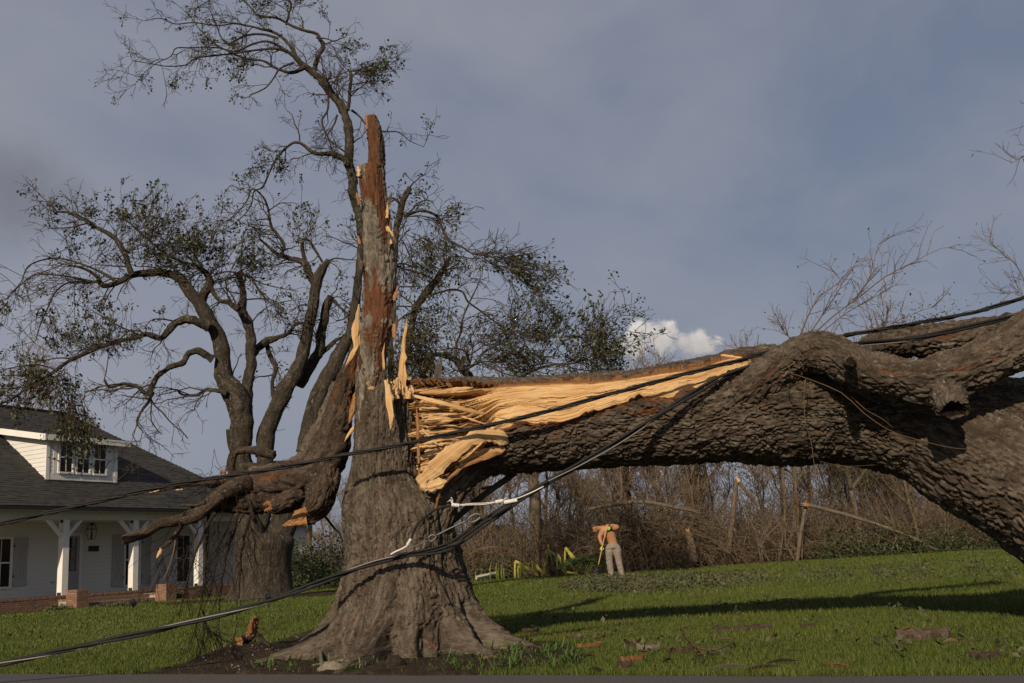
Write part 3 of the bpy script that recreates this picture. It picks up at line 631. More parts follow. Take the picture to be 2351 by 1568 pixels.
wq = np.stack([s[:, None]*.55+0*tt[..., 0], tt[..., 0]*16+.8*fbm(np.stack([s*1.5, s*0, s*0+3], -1), 3, 4)[:, None], 0*tt[..., 0]], -1)
rid = .018*fbm(wq*np.array([1, .35, 1]), 3, 80)+.008*fbm(wq*np.array([2, 2.2, 1]), 3, 81)
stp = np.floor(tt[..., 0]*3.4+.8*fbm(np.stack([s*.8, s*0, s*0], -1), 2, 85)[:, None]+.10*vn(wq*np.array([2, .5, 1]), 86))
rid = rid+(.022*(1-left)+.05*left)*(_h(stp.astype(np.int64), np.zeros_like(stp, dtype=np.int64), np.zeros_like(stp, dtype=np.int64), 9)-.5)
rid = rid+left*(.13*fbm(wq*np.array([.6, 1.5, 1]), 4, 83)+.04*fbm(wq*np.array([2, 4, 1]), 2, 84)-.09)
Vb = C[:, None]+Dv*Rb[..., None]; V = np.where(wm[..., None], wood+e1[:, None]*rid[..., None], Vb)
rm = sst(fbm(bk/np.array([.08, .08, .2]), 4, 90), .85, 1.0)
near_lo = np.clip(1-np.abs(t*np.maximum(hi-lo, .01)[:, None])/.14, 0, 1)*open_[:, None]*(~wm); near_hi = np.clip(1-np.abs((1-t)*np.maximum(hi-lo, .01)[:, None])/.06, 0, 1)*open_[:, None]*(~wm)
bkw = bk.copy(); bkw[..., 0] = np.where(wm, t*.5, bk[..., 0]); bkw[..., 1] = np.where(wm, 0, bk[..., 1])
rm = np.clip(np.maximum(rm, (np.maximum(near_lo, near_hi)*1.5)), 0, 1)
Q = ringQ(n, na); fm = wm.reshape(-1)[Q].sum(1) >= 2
mb = MB(); tq = t.reshape(-1)[Q].mean(1); lq = (left*np.ones_like(t)).reshape(-1)[Q].mean(1); rq = rid.reshape(-1)[Q].mean(1); dk = (tq > .945) | (tq < .03) | ((lq > .3) & (rq < -.10)); mb.add(V.reshape(-1, 3), Q[:, ::-1], None, np.where(fm, np.where(dk, 2, 1), 0), {'bk': bkw.reshape(-1, 3), 'red': rm.ravel(), 'tone': TF.ravel()})  # deep gaps at torn end take darker wood as painted shade; rims are inner bark
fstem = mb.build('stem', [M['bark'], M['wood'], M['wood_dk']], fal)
ii, jj = np.nonzero(wm); pick = rg.choice(len(ii), 900); ii, jj = ii[pick], jj[pick]; pick = rg.random(len(ii)) < np.clip(.05+.95*left[ii, 0], 0, 1); ii, jj = ii[pick], jj[pick]; Sf = V[ii, jj]-e1[ii]*-.004; m_ = len(Sf)
fb = polyl(Sf, Tn[ii]+rg.normal(0, .10, (m_, 3))+e1[ii]*rg.uniform(0, .14, m_)[:, None], rg.uniform(.05, .22, m_), 5, .06, (0, 0, -.015), rg); mbf = MB(); tubes(mbf, fb, np.linspace(.0032, .0012, 5)[None]*rg.uniform(.6, 1.6, m_)[:, None], 3); tag(mbf.build('wood_fibres', M['wood'], fal), kind='stuff')
# second fork running down to the ground, the hinge, the gnarled limb, the log behind
nlimb(fal, 'fork', [(1960, 968, 150), (2080, 985, 195), (2190, 1030, 250), (2325, 1092, 292), (2440, 1185, 300), (2560, 1310, 310), (2670, 1450, 330)], (8.6, 8.5, 8.35, 8.2, 8.1, 8.0, 7.95), M['bark'], cell=(.036, .095), depth=.028, lump=.10, seed=61, ref=(0, -1, 0), res=.0105)
nlimb(fal, 'hinge', [(1000, 1225, 52), (1014, 1185, 62), (1030, 1145, 66), (1058, 1104, 66), (1100, 1072, 62), (1165, 1055, 66), (1250, 1040, 80)], (8.85, 8.82, 8.82, 8.85, 8.9, 8.95, 8.98), M['bark'], cell=(.04, .14), depth=.022, lump=.08, seed=63, red=-.1)
SL([(1001, 1166, 6), (1012, 1123, 9), (1039, 1091, 9), (1071, 1067, 9), (1123, 1048, 8), (1160, 1038, 6)], (8.62, 8.56, 8.55, 8.56, 8.6, 8.62), 'wood_dk', T=None, par=fal, n=22, flat=.9, seed=70, name='torn_edge')
SL([(962, 1108, 26), (1000, 1074, 38), (1050, 1030, 40), (1092, 1004, 34), (1125, 1000, 30), (1150, 1006, 38), (1168, 1012, 24)], (8.56, 8.48, 8.44, 8.45, 8.5, 8.54, 8.58), T=None, par=fal, n=26, flat=.28, seed=71, rough=.14, tip=.6, name='peeled_slab')
SL([(965, 1118, 14), (985, 1116, 24), (1008, 1110, 24), (1026, 1104, 8)], 8.5, T=None, par=fal, n=12, flat=.5, seed=72, tip=.4)
SL([(1060, 1062, 8), (1095, 1046, 16), (1130, 1036, 18), (1160, 1030, 14)], 8.6, T=None, par=fal, n=12, flat=.4, seed=73, tip=.5)
SL([(508, 715, 18), (600, 740, 30), (740, 775, 32), (880, 815, 30), (985, 835, 14)], (8.62, 8.55, 8.52, 8.55, 8.62), par=fal, n=20, seed=74, flat=.5, rough=.12, tip=.3)
SL([(560, 935, 20), (610, 990, 18), (665, 1040, 8)], 8.5, par=fal, seed=75)
SL([(820, 850, 10), (880, 870, 12), (985, 905, 5)], 8.52, par=fal, seed=76)
SL([(1040, 850, 16), (1150, 870, 18), (1290, 880, 8)], 8.52, par=fal, seed=77)
SL([(540, 695, 16), (650, 690, 26), (800, 668, 24), (900, 660, 6)], 8.60, par=fal, seed=78, n=14, flat=.4)
for k in range(46):
    y0 = rs.uniform(790, 1230); f = (y0-790)/440; L = rs.uniform(130, 330)*(1-.35*f); x0 = 540+rs.uniform(-8, 60); dy = -L*(.05+.62*max(0, f-.35))+rs.uniform(-12, 12)
    SL([(x0, y0, rs.uniform(6, 12)), (x0+L*.4, y0+dy*.4+rs.uniform(-5, 5), rs.uniform(10, 22)), (x0+L*.75, y0+dy*.75, rs.uniform(9, 18)), (x0+L, y0+dy, 4)], 8.62+rs.uniform(-.1, .12), par=fal, seed=100+k, n=9, flat=.55, mat='wood' if rs.random() < .85 else 'wood_dk')
for k in range(16):
    x0 = rs.uniform(1190, 1640); y0 = np.interp(x0, [1165, 1460, 1690], [960, 905, 860])+rs.uniform(-35, 22); L = rs.uniform(25, 70)
    SL([(x0, y0, 2), (x0+L*.5, y0-3+rs.uniform(-4, 4), rs.uniform(2, 4)), (x0+L, y0-6+rs.uniform(-8, 6), 1.5)], 8.50+.0*k, par=fal, T=None, seed=200+k, n=7)
SL([(1655, 815, 4), (1690, 820, 6), (1722, 826, 4)], 8.4, par=fal, T=None, seed=230); SL([(1698, 858, 5), (1712, 846, 12), (1728, 830, 8)], 8.42, par=fal, T=None, seed=231)
SL([(1040, 1198, 14), (1075, 1165, 15), (1120, 1130, 15), (1185, 1085, 16)], 9.1, 'bark_snag', par=fal, T=None, seed=232, flat=.3, n=12, rough=.08, tip=.9, name='torn_strip')
SL([(1105, 1122, 6), (1135, 1117, 8), (1160, 1108, 6)], 9.1, 'bark_snag', par=fal, T=None, seed=233, flat=.3)
gl = nlimb(fal, 'limb', [(60, 830, 240), (190, 720, 310), (330, 600, 320), (480, 500, 300), (640, 425, 320), (800, 430, 345), (950, 495, 360), (1100, 575, 345), (1350, 620, 335), (1550, 640, 390), (1750, 600, 410), (1950, 515, 400), (2150, 420, 400), (2351, 310, 440), (2650, 170, 440), (3100, -60, 420), (3700, -420, 400)], (8.45, 8.3, 8.15, 7.95, 7.8, 7.7, 7.65, 7.6, 7.55, 7.5), M['bark'], Z2B, cell=(.036, .075), depth=.022, lump=.13, seed=65, red=-.22, label='gnarled thick limb with a sawn knot')
nlimb(gl, 'sawn_knot', [(1720, 680, 250), (1750, 765, 282), (1774, 826, 272), (1785, 850, 250), (1788, 857, 205)], (7.62, 7.52, 7.43, 7.39, 7.385), M['bark'], Z2B, cell=(.05, .08), depth=.022, lump=.14, seed=66, caps=(None, M['rot']), hollow=.9)
nlimb(gl, 'small_knot', [(980, 500, 110), (985, 485, 92), (987, 478, 70)], (7.6, 7.42, 7.40), M['bark'], Z2B, cell=(.03, .05), depth=.008, seed=67, caps=(None, M['rot']))
nlimb(fal, 'limb', [(900, 560, 170), (1080, 430, 210), (1300, 335, 260), (1700, 315, 265), (2100, 265, 270), (2500, 190, 290)], (8.9, 9.2, 9.3, 9.35, 9.4), M['bark'], Z2B, cell=(.05, .12), depth=.026, lump=.10, seed=68, red=-.15)
# sprouts on top
sprout = [[(556, 510, 13), (600, 400, 9), (650, 320, 7), (720, 270, 5), (790, 240, 3), (850, 290, 2)], [(620, 490, 12), (720, 400, 10), (830, 320, 9), (930, 240, 8), (1000, 200, 7), (1100, 150, 5), (1190, 105, 4), (1260, 100, 2)],
          [(600, 490, 11), (650, 420, 8), (710, 330, 6), (745, 260, 4), (700, 195, 3)], [(790, 350, 6), (860, 260, 5), (890, 170, 4), (915, 80, 3), (955, 55, 2)], [(660, 480, 9), (760, 400, 7), (860, 340, 5), (950, 290, 3), (1010, 200, 2)],
          [(760, 485, 8), (900, 465, 6), (1030, 415, 5), (1100, 385, 4), (1180, 362, 2)], [(530, 520, 7), (500, 490, 5), (480, 455, 3)], [(1600, 330, 9), (1550, 215, 6), (1520, 170, 5), (1470, 130, 3), (1420, 80, 3), (1408, 45, 2)], [(1590, 340, 6), (1535, 300, 3), (1490, 310, 2)], [(1900, 300, 10), (1800, -200, 8), (1700, -440, 6), (1580, -445, 4), (1484, -418, 2)], [(1800, -200, 6), (1680, -330, 5), (1570, -310, 4), (1505, -275, 2)]]
twigs(fal, 'sprout', sprout, [8.3, 8.15, 8.2, 8.1, 8.25, 8.4, 8.5, 8.8, 8.8, 7.6, 7.6], M['straw'], Z5A, n=14, rsc=.62)
mb = MB(); allp = []
for ln, Yd in zip(sprout, [8.3, 8.15, 8.2, 8.1, 8.25, 8.4, 8.5, 8.8, 8.8, 7.6, 7.6]):
    C, R = c4(ln, Yd, 12, Z5A); pr = np.repeat(C[None], 1, 0); p, d, r = sample_on(pr, R[None], 13, rg, .2)
    a = polyl(p, side_dirs(d, (.3, .9), rg)+[0, 0, .25], rg.uniform(.10, .34, len(p)), 5, .18, (0, 0, .02), rg); ra = np.linspace(.0032, .0013, 5)[None]*np.ones((len(p), 1)); tubes(mb, a, ra)
    p, d, r = sample_on(a, ra, 3, rg, .3); b_ = polyl(p, side_dirs(d, (.4, 1.), rg), rg.uniform(.04, .13, len(p)), 4, .2, (0, 0, 0), rg); tubes(mb, b_, np.full((len(p), 4), .0015)); allp.append(b_[:, -1])
tag(mb.build('twigs', M['straw'], fal), kind='stuff')
mb = MB(); leaves(mb, np.concatenate(allp)[::6], .03, rg); tag(mb.build('dry_leaves', M['leaf_dry'], fal), kind='stuff')
twigs(fal, 'vine', [[(585, 690, 8), (578, 780, 7), (585, 880, 6), (612, 980, 6), (622, 1060, 5), (645, 1140, 4), (690, 1200, 3), (740, 1260, 2)], [(500, 660, 6), (600, 690, 8), (760, 760, 8), (830, 830, 8), (960, 920, 7), (1080, 960, 6), (1250, 1000, 5), (1400, 1005, 3)], [(790, 770, 8), (860, 830, 6), (930, 870, 5), (980, 910, 4)], [(490, 520, 8), (486, 590, 8), (520, 655, 7)], [(650, 1060, 3), (760, 1080, 3), (900, 1075, 2)]], [7.95, 7.75, 7.8, 7.7, 8.0], M['straw'], Z5A, n=16, rsc=.55)

# ------------------------------------------------------------------ the torn root limb on the other side of the trunk
torn = thing('torn_limb', G(640, 1490)*[1, 1, 0], 'dark torn oak limb hanging sideways beside the trunk with sawn branch and dangling twigs', 'fallen limb')
YL = 9.35
nlimb(torn, 'stem', [(826, 770, 20), (815, 822, 40), (800, 868, 52), (786, 920, 60), (770, 985, 72), (752, 1040, 88), (712, 1086, 98), (660, 1104, 92), (610, 1110, 80), (560, 1112, 64), (520, 1110, 44), (480, 1106, 22)], (9.05, 9.15, 9.25, 9.3, 9.35), M['bark_root'], cell=(.05, .14), depth=.020, lump=.22, seed=301, red=-.3, res=.012)
nlimb(torn, 'stem', [(775, 880, 30), (748, 960, 40), (725, 1010, 46), (700, 1060, 50), (640, 1082, 44), (570, 1088, 30)], (9.4, 9.45, 9.45, 9.3), M['bark'], cell=(.05, .12), depth=.018, lump=.16, seed=302)
nlimb(torn, 'stem', [(735, 1110, 66), (670, 1138, 72), (600, 1146, 62), (540, 1152, 48), (480, 1160, 26)], 9.3, M['bark_root'], cell=(.05, .08), depth=.022, lump=.28, seed=303, res=.012)
nlimb(torn, 'knob', [(745, 1050, 74), (742, 1110, 84), (728, 1155, 70), (708, 1182, 48), (694, 1192, 30)], (9.25, 9.15, 9.1), M['bark_root'], cell=(.05, .08), depth=.018, lump=.20, seed=304, red=-.35)
SL([(706, 1172, 26), (690, 1182, 30), (668, 1200, 20), (648, 1208, 8)], 9.05, 'wood_dk', par=torn, T=None, seed=305, n=12)
SL([(705, 1196, 20), (685, 1200, 14), (660, 1206, 5)], 9.04, 'wood_dk', par=torn, T=None, seed=306)
nlimb(torn, 'knob', [(690, 1130, 44), (655, 1148, 46), (630, 1160, 38), (617, 1163, 32)], (9.2, 9.1, 9.05), M['bark_root'], cell=(.04, .07), depth=.012, lump=.16, seed=307, caps=(None, M['wood_dk']))
for k, q in enumerate([[(622, 1156, 10), (612, 1155, 10), (604, 1160, 4)], [(620, 1168, 8), (612, 1170, 8), (606, 1174, 3)]]): SL(q, 9.02, 'wood_dk', par=torn, T=None, seed=310+k)
br = dict(cell=(.03, .09), depth=.006, lump=.06, res=.012)
nlimb(torn, 'sawn_branch', [(900, 330, 130), (830, 370, 118), (740, 420, 104), (660, 490, 94), (560, 560, 80), (460, 580, 72), (360, 600, 68), (280, 650, 68), (200, 680, 65), (138, 697, 60)], (9.2, 9.1, 9.0, 8.9, 8.85), M['bark_root'], Z2, seed=320, caps=(None, M['wood_dk']), label='long sawn branch with a pale cut end', **br)
nlimb(torn, 'branch', [(880, 320, 80), (720, 342, 56), (600, 352, 44), (480, 366, 36), (400, 386, 26), (345, 396, 20)], (9.25, 9.15, 9.1), M['bark_root'], Z2, seed=321, **br)
SL([(360, 392, 20), (310, 398, 24), (262, 412, 4)], 9.08, 'wood', par=torn, T=Z2, seed=322); SL([(500, 392, 8), (455, 394, 4)], 9.0, 'wood', par=torn, T=Z2, seed=323)
nlimb(torn, 'branch', [(690, 440, 54), (600, 490, 42), (540, 530, 34), (480, 640, 28), (420, 710, 26), (372, 752, 24)], (9.15, 9.0, 8.95), M['bark_root'], Z2, seed=324, **br)
SL([(378, 745, 22), (358, 780, 22), (342, 812, 4)], 8.95, 'wood', par=torn, T=Z2, seed=325)
nlimb(torn, 'branch', [(640, 470, 34), (570, 488, 22), (496, 486, 16)], 9.0, M['bark_root'], Z2, seed=326, caps=(None, M['wood_dk']), **br)
nlimb(torn, 'curled_branch', [(430, 640, 130), (392, 560, 118), (390, 450, 112), (440, 345, 105), (560, 312, 95), (700, 322, 110), (850, 362, 128), (935, 370, 105)], (9.35, 9.3, 9.25), M['bark_root'], Z3A, seed=327, caps=(None, M['wood_in']), cell=(.04, .08), depth=.008, lump=.08, res=.012)
nlimb(torn, 'branch', [(760, 560, 120), (660, 525, 110), (580, 505, 90), (540, 480, 50)], 9.35, M['bark_root'], Z3A, seed=328, **br)
SL([(330, 560, 40), (290, 585, 60), (245, 612, 20)], 9.2, 'wood_dk', par=torn, T=Z3A, seed=329)
twigs(torn, 'broken_twig', [[(440, 362, 12), (425, 335, 9), (388, 305, 5)], [(905, 460, 30), (925, 540, 26), (945, 600, 22), (960, 648, 12)], [(1330, 490, 16), (1380, 580, 15), (1440, 640, 14), (1478, 710, 8)], [(1330, 490, 8), (1335, 560, 6), (1300, 610, 3)]], [9.05, 9.0, 9.3, 9.3], M['bark_root'], Z2, n=10, wob=.004)
hang = [[(660, 540, 24), (650, 650, 22), (645, 800, 19), (630, 980, 16), (605, 1120, 12), (580, 1230, 8), (600, 1330, 5)], [(700, 530, 26), (640, 640, 18), (570, 800, 14), (520, 980, 11), (485, 1160, 6)], [(840, 530, 20), (800, 680, 16), (760, 820, 14), (735, 1000, 11), (722, 1150, 8), (728, 1290, 4)],
        [(920, 530, 16), (880, 660, 13), (852, 840, 11), (845, 1000, 9), (830, 1130, 6), (835, 1230, 3)], [(800, 540, 12), (770, 650, 9), (715, 740, 8), (700, 860, 6), (690, 960, 4)], [(740, 540, 12), (700, 640, 10), (665, 700, 9), (640, 800, 8), (655, 900, 5)],
        [(620, 1120, 12), (660, 1240, 12), (730, 1290, 11), (800, 1330, 8)], [(605, 1150, 8), (640, 1220, 6), (680, 1290, 5), (720, 1360, 3)], [(590, 1180, 7), (580, 1260, 5), (600, 1330, 4), (640, 1390, 2)], [(640, 560, 10), (560, 700, 8), (500, 850, 6), (480, 900, 3)], [(520, 520, 12), (470, 640, 9), (455, 760, 8)], [(380, 760, 4), (365, 860, 3), (360, 960, 2)],
        [(880, 540, 9), (830, 620, 8), (780, 720, 7), (700, 800, 5), (660, 850, 3)], [(900, 560, 7), (930, 680, 5), (935, 800, 4), (945, 900, 2)]]
twigs(torn, 'hanging_twig', hang, [9.1, 9.0, 9.15, 9.2, 9.1, 9.05, 9.15, 9.1, 9.1, 9.0, 8.95, 8.95, 9.2, 9.2], M['bark_root'], Z2, n=14, wob=.006)
sliver(torn, 'stripped_twig', [(458, 700, 8), (448, 765, 9), (420, 860, 8), (378, 957, 4)], 8.93, M['straw'], Z2, .8, 10, .1, 350)
mb = MB()
for k, ln in enumerate(hang):
    C, R = c4(ln, 9.1, 14, Z2); p, d, r = sample_on(C[None], R[None], 9, rg, .1)
    a = polyl(p, side_dirs(d, (.3, .9), rg), rg.uniform(.12, .5, len(p)), 6, .16, (0, 0, -.10), rg); ra = np.linspace(.0042, .0015, 6)[None]*np.ones((len(p), 1)); tubes(mb, a, ra)
    p, d, r = sample_on(a, ra, 3, rg, .2); tubes(mb, polyl(p, side_dirs(d, (.3, .9), rg), rg.uniform(.06, .2, len(p)), 4, .2, (0, 0, -.08), rg), np.full((len(p), 4), .0018))
C, R = c4([(560, 1120, 10), (480, 1115, 10), (430, 1125, 10)], 9.1, 8); p, d, r = sample_on(C[None], R[None], 70, rg, 0); tubes(mb, polyl(p+rg.normal(0, .05, p.shape), rg.normal(0, 1, p.shape), rg.uniform(.1, .35, len(p)), 6, .35, (0, 0, -.1), rg), np.full((len(p), 6), .0022))
tag(mb.build('fine_twigs', M['bark_root'], torn), kind='stuff')

# ------------------------------------------------------------------ split root piece on the ground
fr = thing('split_root', G(560, 1500)*[1, 1, 0]+[0, 0, .05], 'split branch stub with a pale broken point standing in the dirt mound', 'branch')
YF = 9.75
nlimb(fr, 'stub', [(850, 1420, 40), (862, 1375, 60), (866, 1330, 66), (885, 1300, 64), (920, 1275, 50), (945, 1262, 34)], YF, M['bark_root'], Z2, cell=(.03, .06), depth=.009, lump=.2, seed=400, res=.008, caps=(None, M['wood_dk']))
nlimb(fr, 'cut_stub', [(870, 1310, 50), (852, 1312, 58), (843, 1314, 54)], (YF, YF-.12, YF-.16), M['bark_root'], Z2, cell=(.03, .06), depth=.006, seed=401, res=.008, caps=(None, M['wood_dk']))
SL([(900, 1290, 48), (918, 1250, 58), (930, 1205, 42), (940, 1170, 26), (936, 1155, 5)], YF-.03, 'wood_dk', par=fr, T=Z2, seed=402, n=14); SL([(935, 1270, 26), (950, 1215, 24), (968, 1158, 5)], YF-.01, 'wood_dk', par=fr, T=Z2, seed=403)
SL([(905, 1270, 30), (922, 1225, 34), (934, 1180, 14), (931, 1165, 4)], YF-.06, 'chip', par=fr, T=Z2, seed=404, n=12)
nlimb(fr, 'side_branch', [(945, 1262, 32), (985, 1300, 30), (1030, 1345, 26), (1062, 1392, 20)], (YF, YF-.1), M['bark_root'], Z2, seed=405, **br)
nlimb(fr, 'root', [(880, 1340, 30), (830, 1350, 22), (800, 1335, 14)], YF-.05, M['bark_root'], Z2, seed=406, **br); nlimb(fr, 'root', [(862, 1390, 50), (835, 1410, 36), (822, 1425, 20)], YF-.1, M['bark_root'], Z2, seed=407, **br)

# ------------------------------------------------------------------ litter round the trunk
def barkslab(name, x, y, w, h, label, mat=('bark_root', 'wood_dk'), rot=None, seed=0, cat='bark', th_=.035):
    c = G(x, y); c[2] = .012; k = mpp(c); L = w*k; W_ = max(h*k*2.6, .05); r = np.random.default_rng(seed); a = rot if rot is not None else r.uniform(-.3, .3)
    nx, ny = 26, 9; u = np.linspace(-1, 1, nx); v = np.linspace(-1, 1, ny); Uu, Vv = np.meshgrid(u, v, indexing='ij')
    jag = 1-.35*np.abs(fbm(np.stack([Uu*4, Vv*0+seed, Vv*0], -1), 3, seed)); X = Uu*L/2*(1-.1*r.random((1, ny))); Yy = Vv*W_/2*jag*(1-.6*Uu**4)
    zt = th_*(1-.7*Vv**2)+.014*fbm(np.stack([Uu*5, Vv*3, 0*Uu+seed], -1), 3, seed+4)+.008*Uu**2; zb = zt-th_*.6
    top = np.stack([X, Yy, zt], -1).reshape(-1, 3); bot = np.stack([X, Yy, zb], -1).reshape(-1, 3); Rm = np.array([[math.cos(a), math.sin(a), 0], [-math.sin(a), math.cos(a), 0], [0, 0, 1]])
    V = np.concatenate([top, bot])@Rm+c; N_ = nx*ny; i = np.arange(nx-1)[:, None]*ny; j = np.arange(ny-1)[None]; q = np.stack([i+j, i+j+1, i+ny+j+1, i+ny+j], -1).reshape(-1, 4)
    e = np.concatenate([np.arange(nx)*ny, (nx-1)*ny+np.arange(1, ny), (np.arange(nx-1)*ny+ny-1)[::-1], np.arange(ny-1)[::-1][:-1]]) ; e2_ = np.roll(e, -1)
    mb = MB(); at = np.concatenate([np.stack([Vv.ravel()*.1, Vv.ravel()*0, Uu.ravel()*L], -1)]*2)
    mb.add(V, q, None, 0, {'bk': at, 'red': np.repeat(r.random(2)*.25, N_), 'tone': np.full(2*N_, .5)}); mb.add(V, np.concatenate([q[:, ::-1]+N_]), None, 1, {'bk': at, 'red': np.zeros(2*N_)}); mb.add(V, np.stack([e, e2_, e2_+N_, e+N_], -1), None, 0, {'bk': at, 'red': np.zeros(2*N_)})
    o = mb.build(name, [M[mat[0]], M[mat[1]]], None, origin=c, smooth=False); return tag(o, label, cat)
barkslab('bark_piece', 1705, 1450, 140, 9, 'long dark slab of bark lying on the lawn under the fallen stem', seed=1, rot=-.25)
barkslab('bark_piece', 2122, 1467, 130, 17, 'broad grey ridged slab of bark lying in the edge of the shadow', ('bark', 'wood_dk'), seed=2, rot=.1, th_=.06)
barkslab('bark_piece', 2262, 1516, 66, 11, 'small brown bark chunk on the grass near the road', seed=3)
barkslab('wood_chip', 1352, 1488, 62, 4, 'thin orange wood strip at the edge of the bare soil', ('chip', 'chip'), seed=4, cat='wood chip', th_=.02, rot=-.1)
barkslab('wood_chip', 1452, 1520, 56, 5, 'flat orange wood chip lying alone in the grass by the road', ('chip', 'chip'), seed=5, cat='wood chip', th_=.025, rot=.1)
barkslab('bark_piece', 1452, 1489, 34, 5, 'dark red-brown bark flake touching a grey bark piece', seed=6, rot=.5)
barkslab('bark_piece', 1490, 1496, 56, 7, 'pale grey bark piece beside a dark red-brown flake', ('bark_snag', 'bark_root'), seed=7, rot=-.2)
barkslab('bark_piece', 1562, 1502, 62, 4, 'narrow red bark strip beside curled grey twigs', seed=8)
barkslab('bark_piece', 1437, 1536, 36, 6, 'dark bark crumb at the verge under the orange chip', seed=9)
barkslab('bark_piece', 1325, 1470, 26, 4, 'small grey-brown bark flake on the soil edge', ('bark', 'wood_dk'), seed=10)
barkslab('bark_piece', 1855, 1446, 34, 5, 'little brown bark flake in the lawn with pale twigs', seed=11)
barkslab('bark_piece', 1218, 1455, 40, 4, 'dark bark scrap in the grass behind the right root', seed=12)
mb = MB(); c0 = G(1600, 1495)
for ln in ([(1565, 1458, 3), (1585, 1480, 3), (1600, 1510, 3)], [(1590, 1500, 2), (1640, 1508, 3), (1685, 1490, 3), (1675, 1478, 2), (1650, 1480, 2)], [(1570, 1470, 2), (1600, 1500, 2), (1620, 1515, 2)], [(1630, 1465, 2), (1640, 1485, 2)]):
    C = np.array([G(x, y)+[0, 0, .02+.03*rs.random()] for x, y, w in ln]); C = catmull(C, 10); tube(mb, C, np.full(10, .006), 5)
tag(mb.build('twig', M['straw'], None, origin=c0), 'curled pale grey vine twig on the lawn', 'twig')
mb = MB(); c0 = G(1500, 1508)
for ln in ([(1760, 1385), (1790, 1390), (1850, 1380), (1890, 1388)], [(1795, 1372), (1830, 1383)]): tube(mb, catmull(np.array([G(x-40, y)+[0, 0, .03] for x, y in ln]), 10), np.full(10, .008), 5)
tag(mb.build('twig', M['bark_twig'], None, origin=G(1800, 1385)), 'bent dark twig lying on the sunny lawn above the shadow', 'twig')
for k in range(26):
    x, y = rs.uniform(1120, 2250), rs.uniform(1420, 1548)
    if k < 10: x, y = rs.gauss(1250, 90), rs.gauss(1500, 18)
    c = G(x, y); L = rs.uniform(.05, .16); c[2] = .02
    if c[1] < road_y(c[0])+.1: continue
    a = rs.uniform(0, 3.1); d = np.array([math.cos(a), math.sin(a), 0])*L; mb = MB(); C_ = catmull(np.array([c-d, c+[0, 0, .012], c+d]), 6); tube(mb, C_, np.array([.002, .008, .011, .010, .007, .002]), 5); tag(mb.build('wood_chip', M[rs.choice(('chip', 'bark_root', 'straw', 'bark_snag'))], None, origin=c, smooth=False), 'small splinter of wood lying in the grass under the fallen stem', 'wood chip', 'splinters strewn in the grass')
for k in range(22):
    x, y = rs.uniform(1080, 2340), rs.uniform(1380, 1530)
    c = G(x, y); L = rs.uniform(.15, .5); c[2] = .015
    if c[1] < road_y(c[0])+.3: continue
    a = rs.uniform(0, 6.28); mb = MB(); q = polyl(c[None], np.array([[math.cos(a), math.sin(a), .05]]), np.array([L]), 7, .22, (0, 0, 0), rg)[0]; q[:, 2] = np.clip(q[:, 2], .012, .05); tube(mb, q, np.linspace(.006, .002, 7), 5); p_, d_, r_ = sample_on(q[None], np.full((1, 7), .004), 3, rg); b_ = polyl(p_, side_dirs(d_, (.5, 1.), rg)*[1, 1, .3], np.full(3, L*.35), 4, .2, (0, 0, 0), rg); b_[..., 2] = np.clip(b_[..., 2], .012, .06); tubes(mb, b_, np.full((3, 4), .0022))
    tag(mb.build('fallen_twig', M['bark_twig' if k % 2 else 'straw'], None, origin=c), 'bare broken twig lying on the lawn below the fallen stem', 'twig', 'twigs strewn on the lawn')
# lichen-covered stick and stones at the foot of the trunk
mb = MB(); tube(mb, catmull(np.array([G(718, 1540)+[0, 0, .04], G(780, 1533)+[0, 0, .05], G(860, 1528)+[0, 0, .06]]), 16), np.linspace(.008, .018, 16)*(1+.2*rg.random(16)), 8); tube(mb, catmull(np.array([G(742, 1546)+[0, 0, .02], G(738, 1530)+[0, 0, .06], G(735, 1515)+[0, 0, .13]]), 10), np.linspace(.018, .012, 10)*(1+.25*rg.random(10)), 8)
tag(mb.build('stick', M['lichen'], None, origin=G(780, 1540)), 'lichen-crusted grey stick with an upright stub at the oak foot', 'stick')
def rock(name, x, y, rx, rz, mat, label, cat, seed, group=None):
    c = G(x, y); k = mpp(c); u = np.linspace(0, 2*np.pi, 18, endpoint=False); v = np.linspace(.12, np.pi-.12, 10); Vv, Uu = np.meshgrid(v, u, indexing='ij')
    d = np.stack([np.sin(Vv)*np.cos(Uu), np.sin(Vv)*np.sin(Uu), np.cos(Vv)], -1); d = d*(1+.22*fbm(d*2+seed, 3, seed))[..., None]; V = c+d*np.array([rx*k, rx*k*.8, rz*k])+np.array([0, 0, rz*k*.45]); mb = MB()
    mb.add(V.reshape(-1, 3), ringQ(10, 18), None, 0, {'bk': d.reshape(-1, 3)*.1}); return tag(mb.build(name, M[mat], None, origin=c), label, cat, group)
rock('root_knob', 903, 1538, 24, 22, 'bark_root', 'round brown root knob by the road in front of the trunk', 'root', 1); rock('root_knob', 765, 1543, 34, 16, 'stone', 'pale worn root end at the road edge beside the lichen stick', 'root', 2)
rock('root_knob', 672, 1530, 36, 10, 'bark_root', 'low brown root hump on the bare soil', 'root', 3); rock('root_knob', 1158, 1540, 16, 11, 'bark_root', 'small round root knob among weeds', 'root', 4)
mb = MB()
for k in range(80):
    x, y = rs.gauss(560, 70), rs.gauss(1518, 14); c = G(x, min(y, 1548)); r_ = rs.uniform(.003, .010)
    if c[1] < road_y(c[0])+.05: continue
    c[2] = float(soilz(c[None, :2])[0])+r_*.4; mb.box(c, (r_, r_*.8, r_*.6), R=np.linalg.qr(rg.normal(0, 1, (3, 3)))[0])
tag(mb.build('pebbles', M['stone']), 'pale shell pebbles scattered on the dirt mound', 'pebbles', kind='stuff')

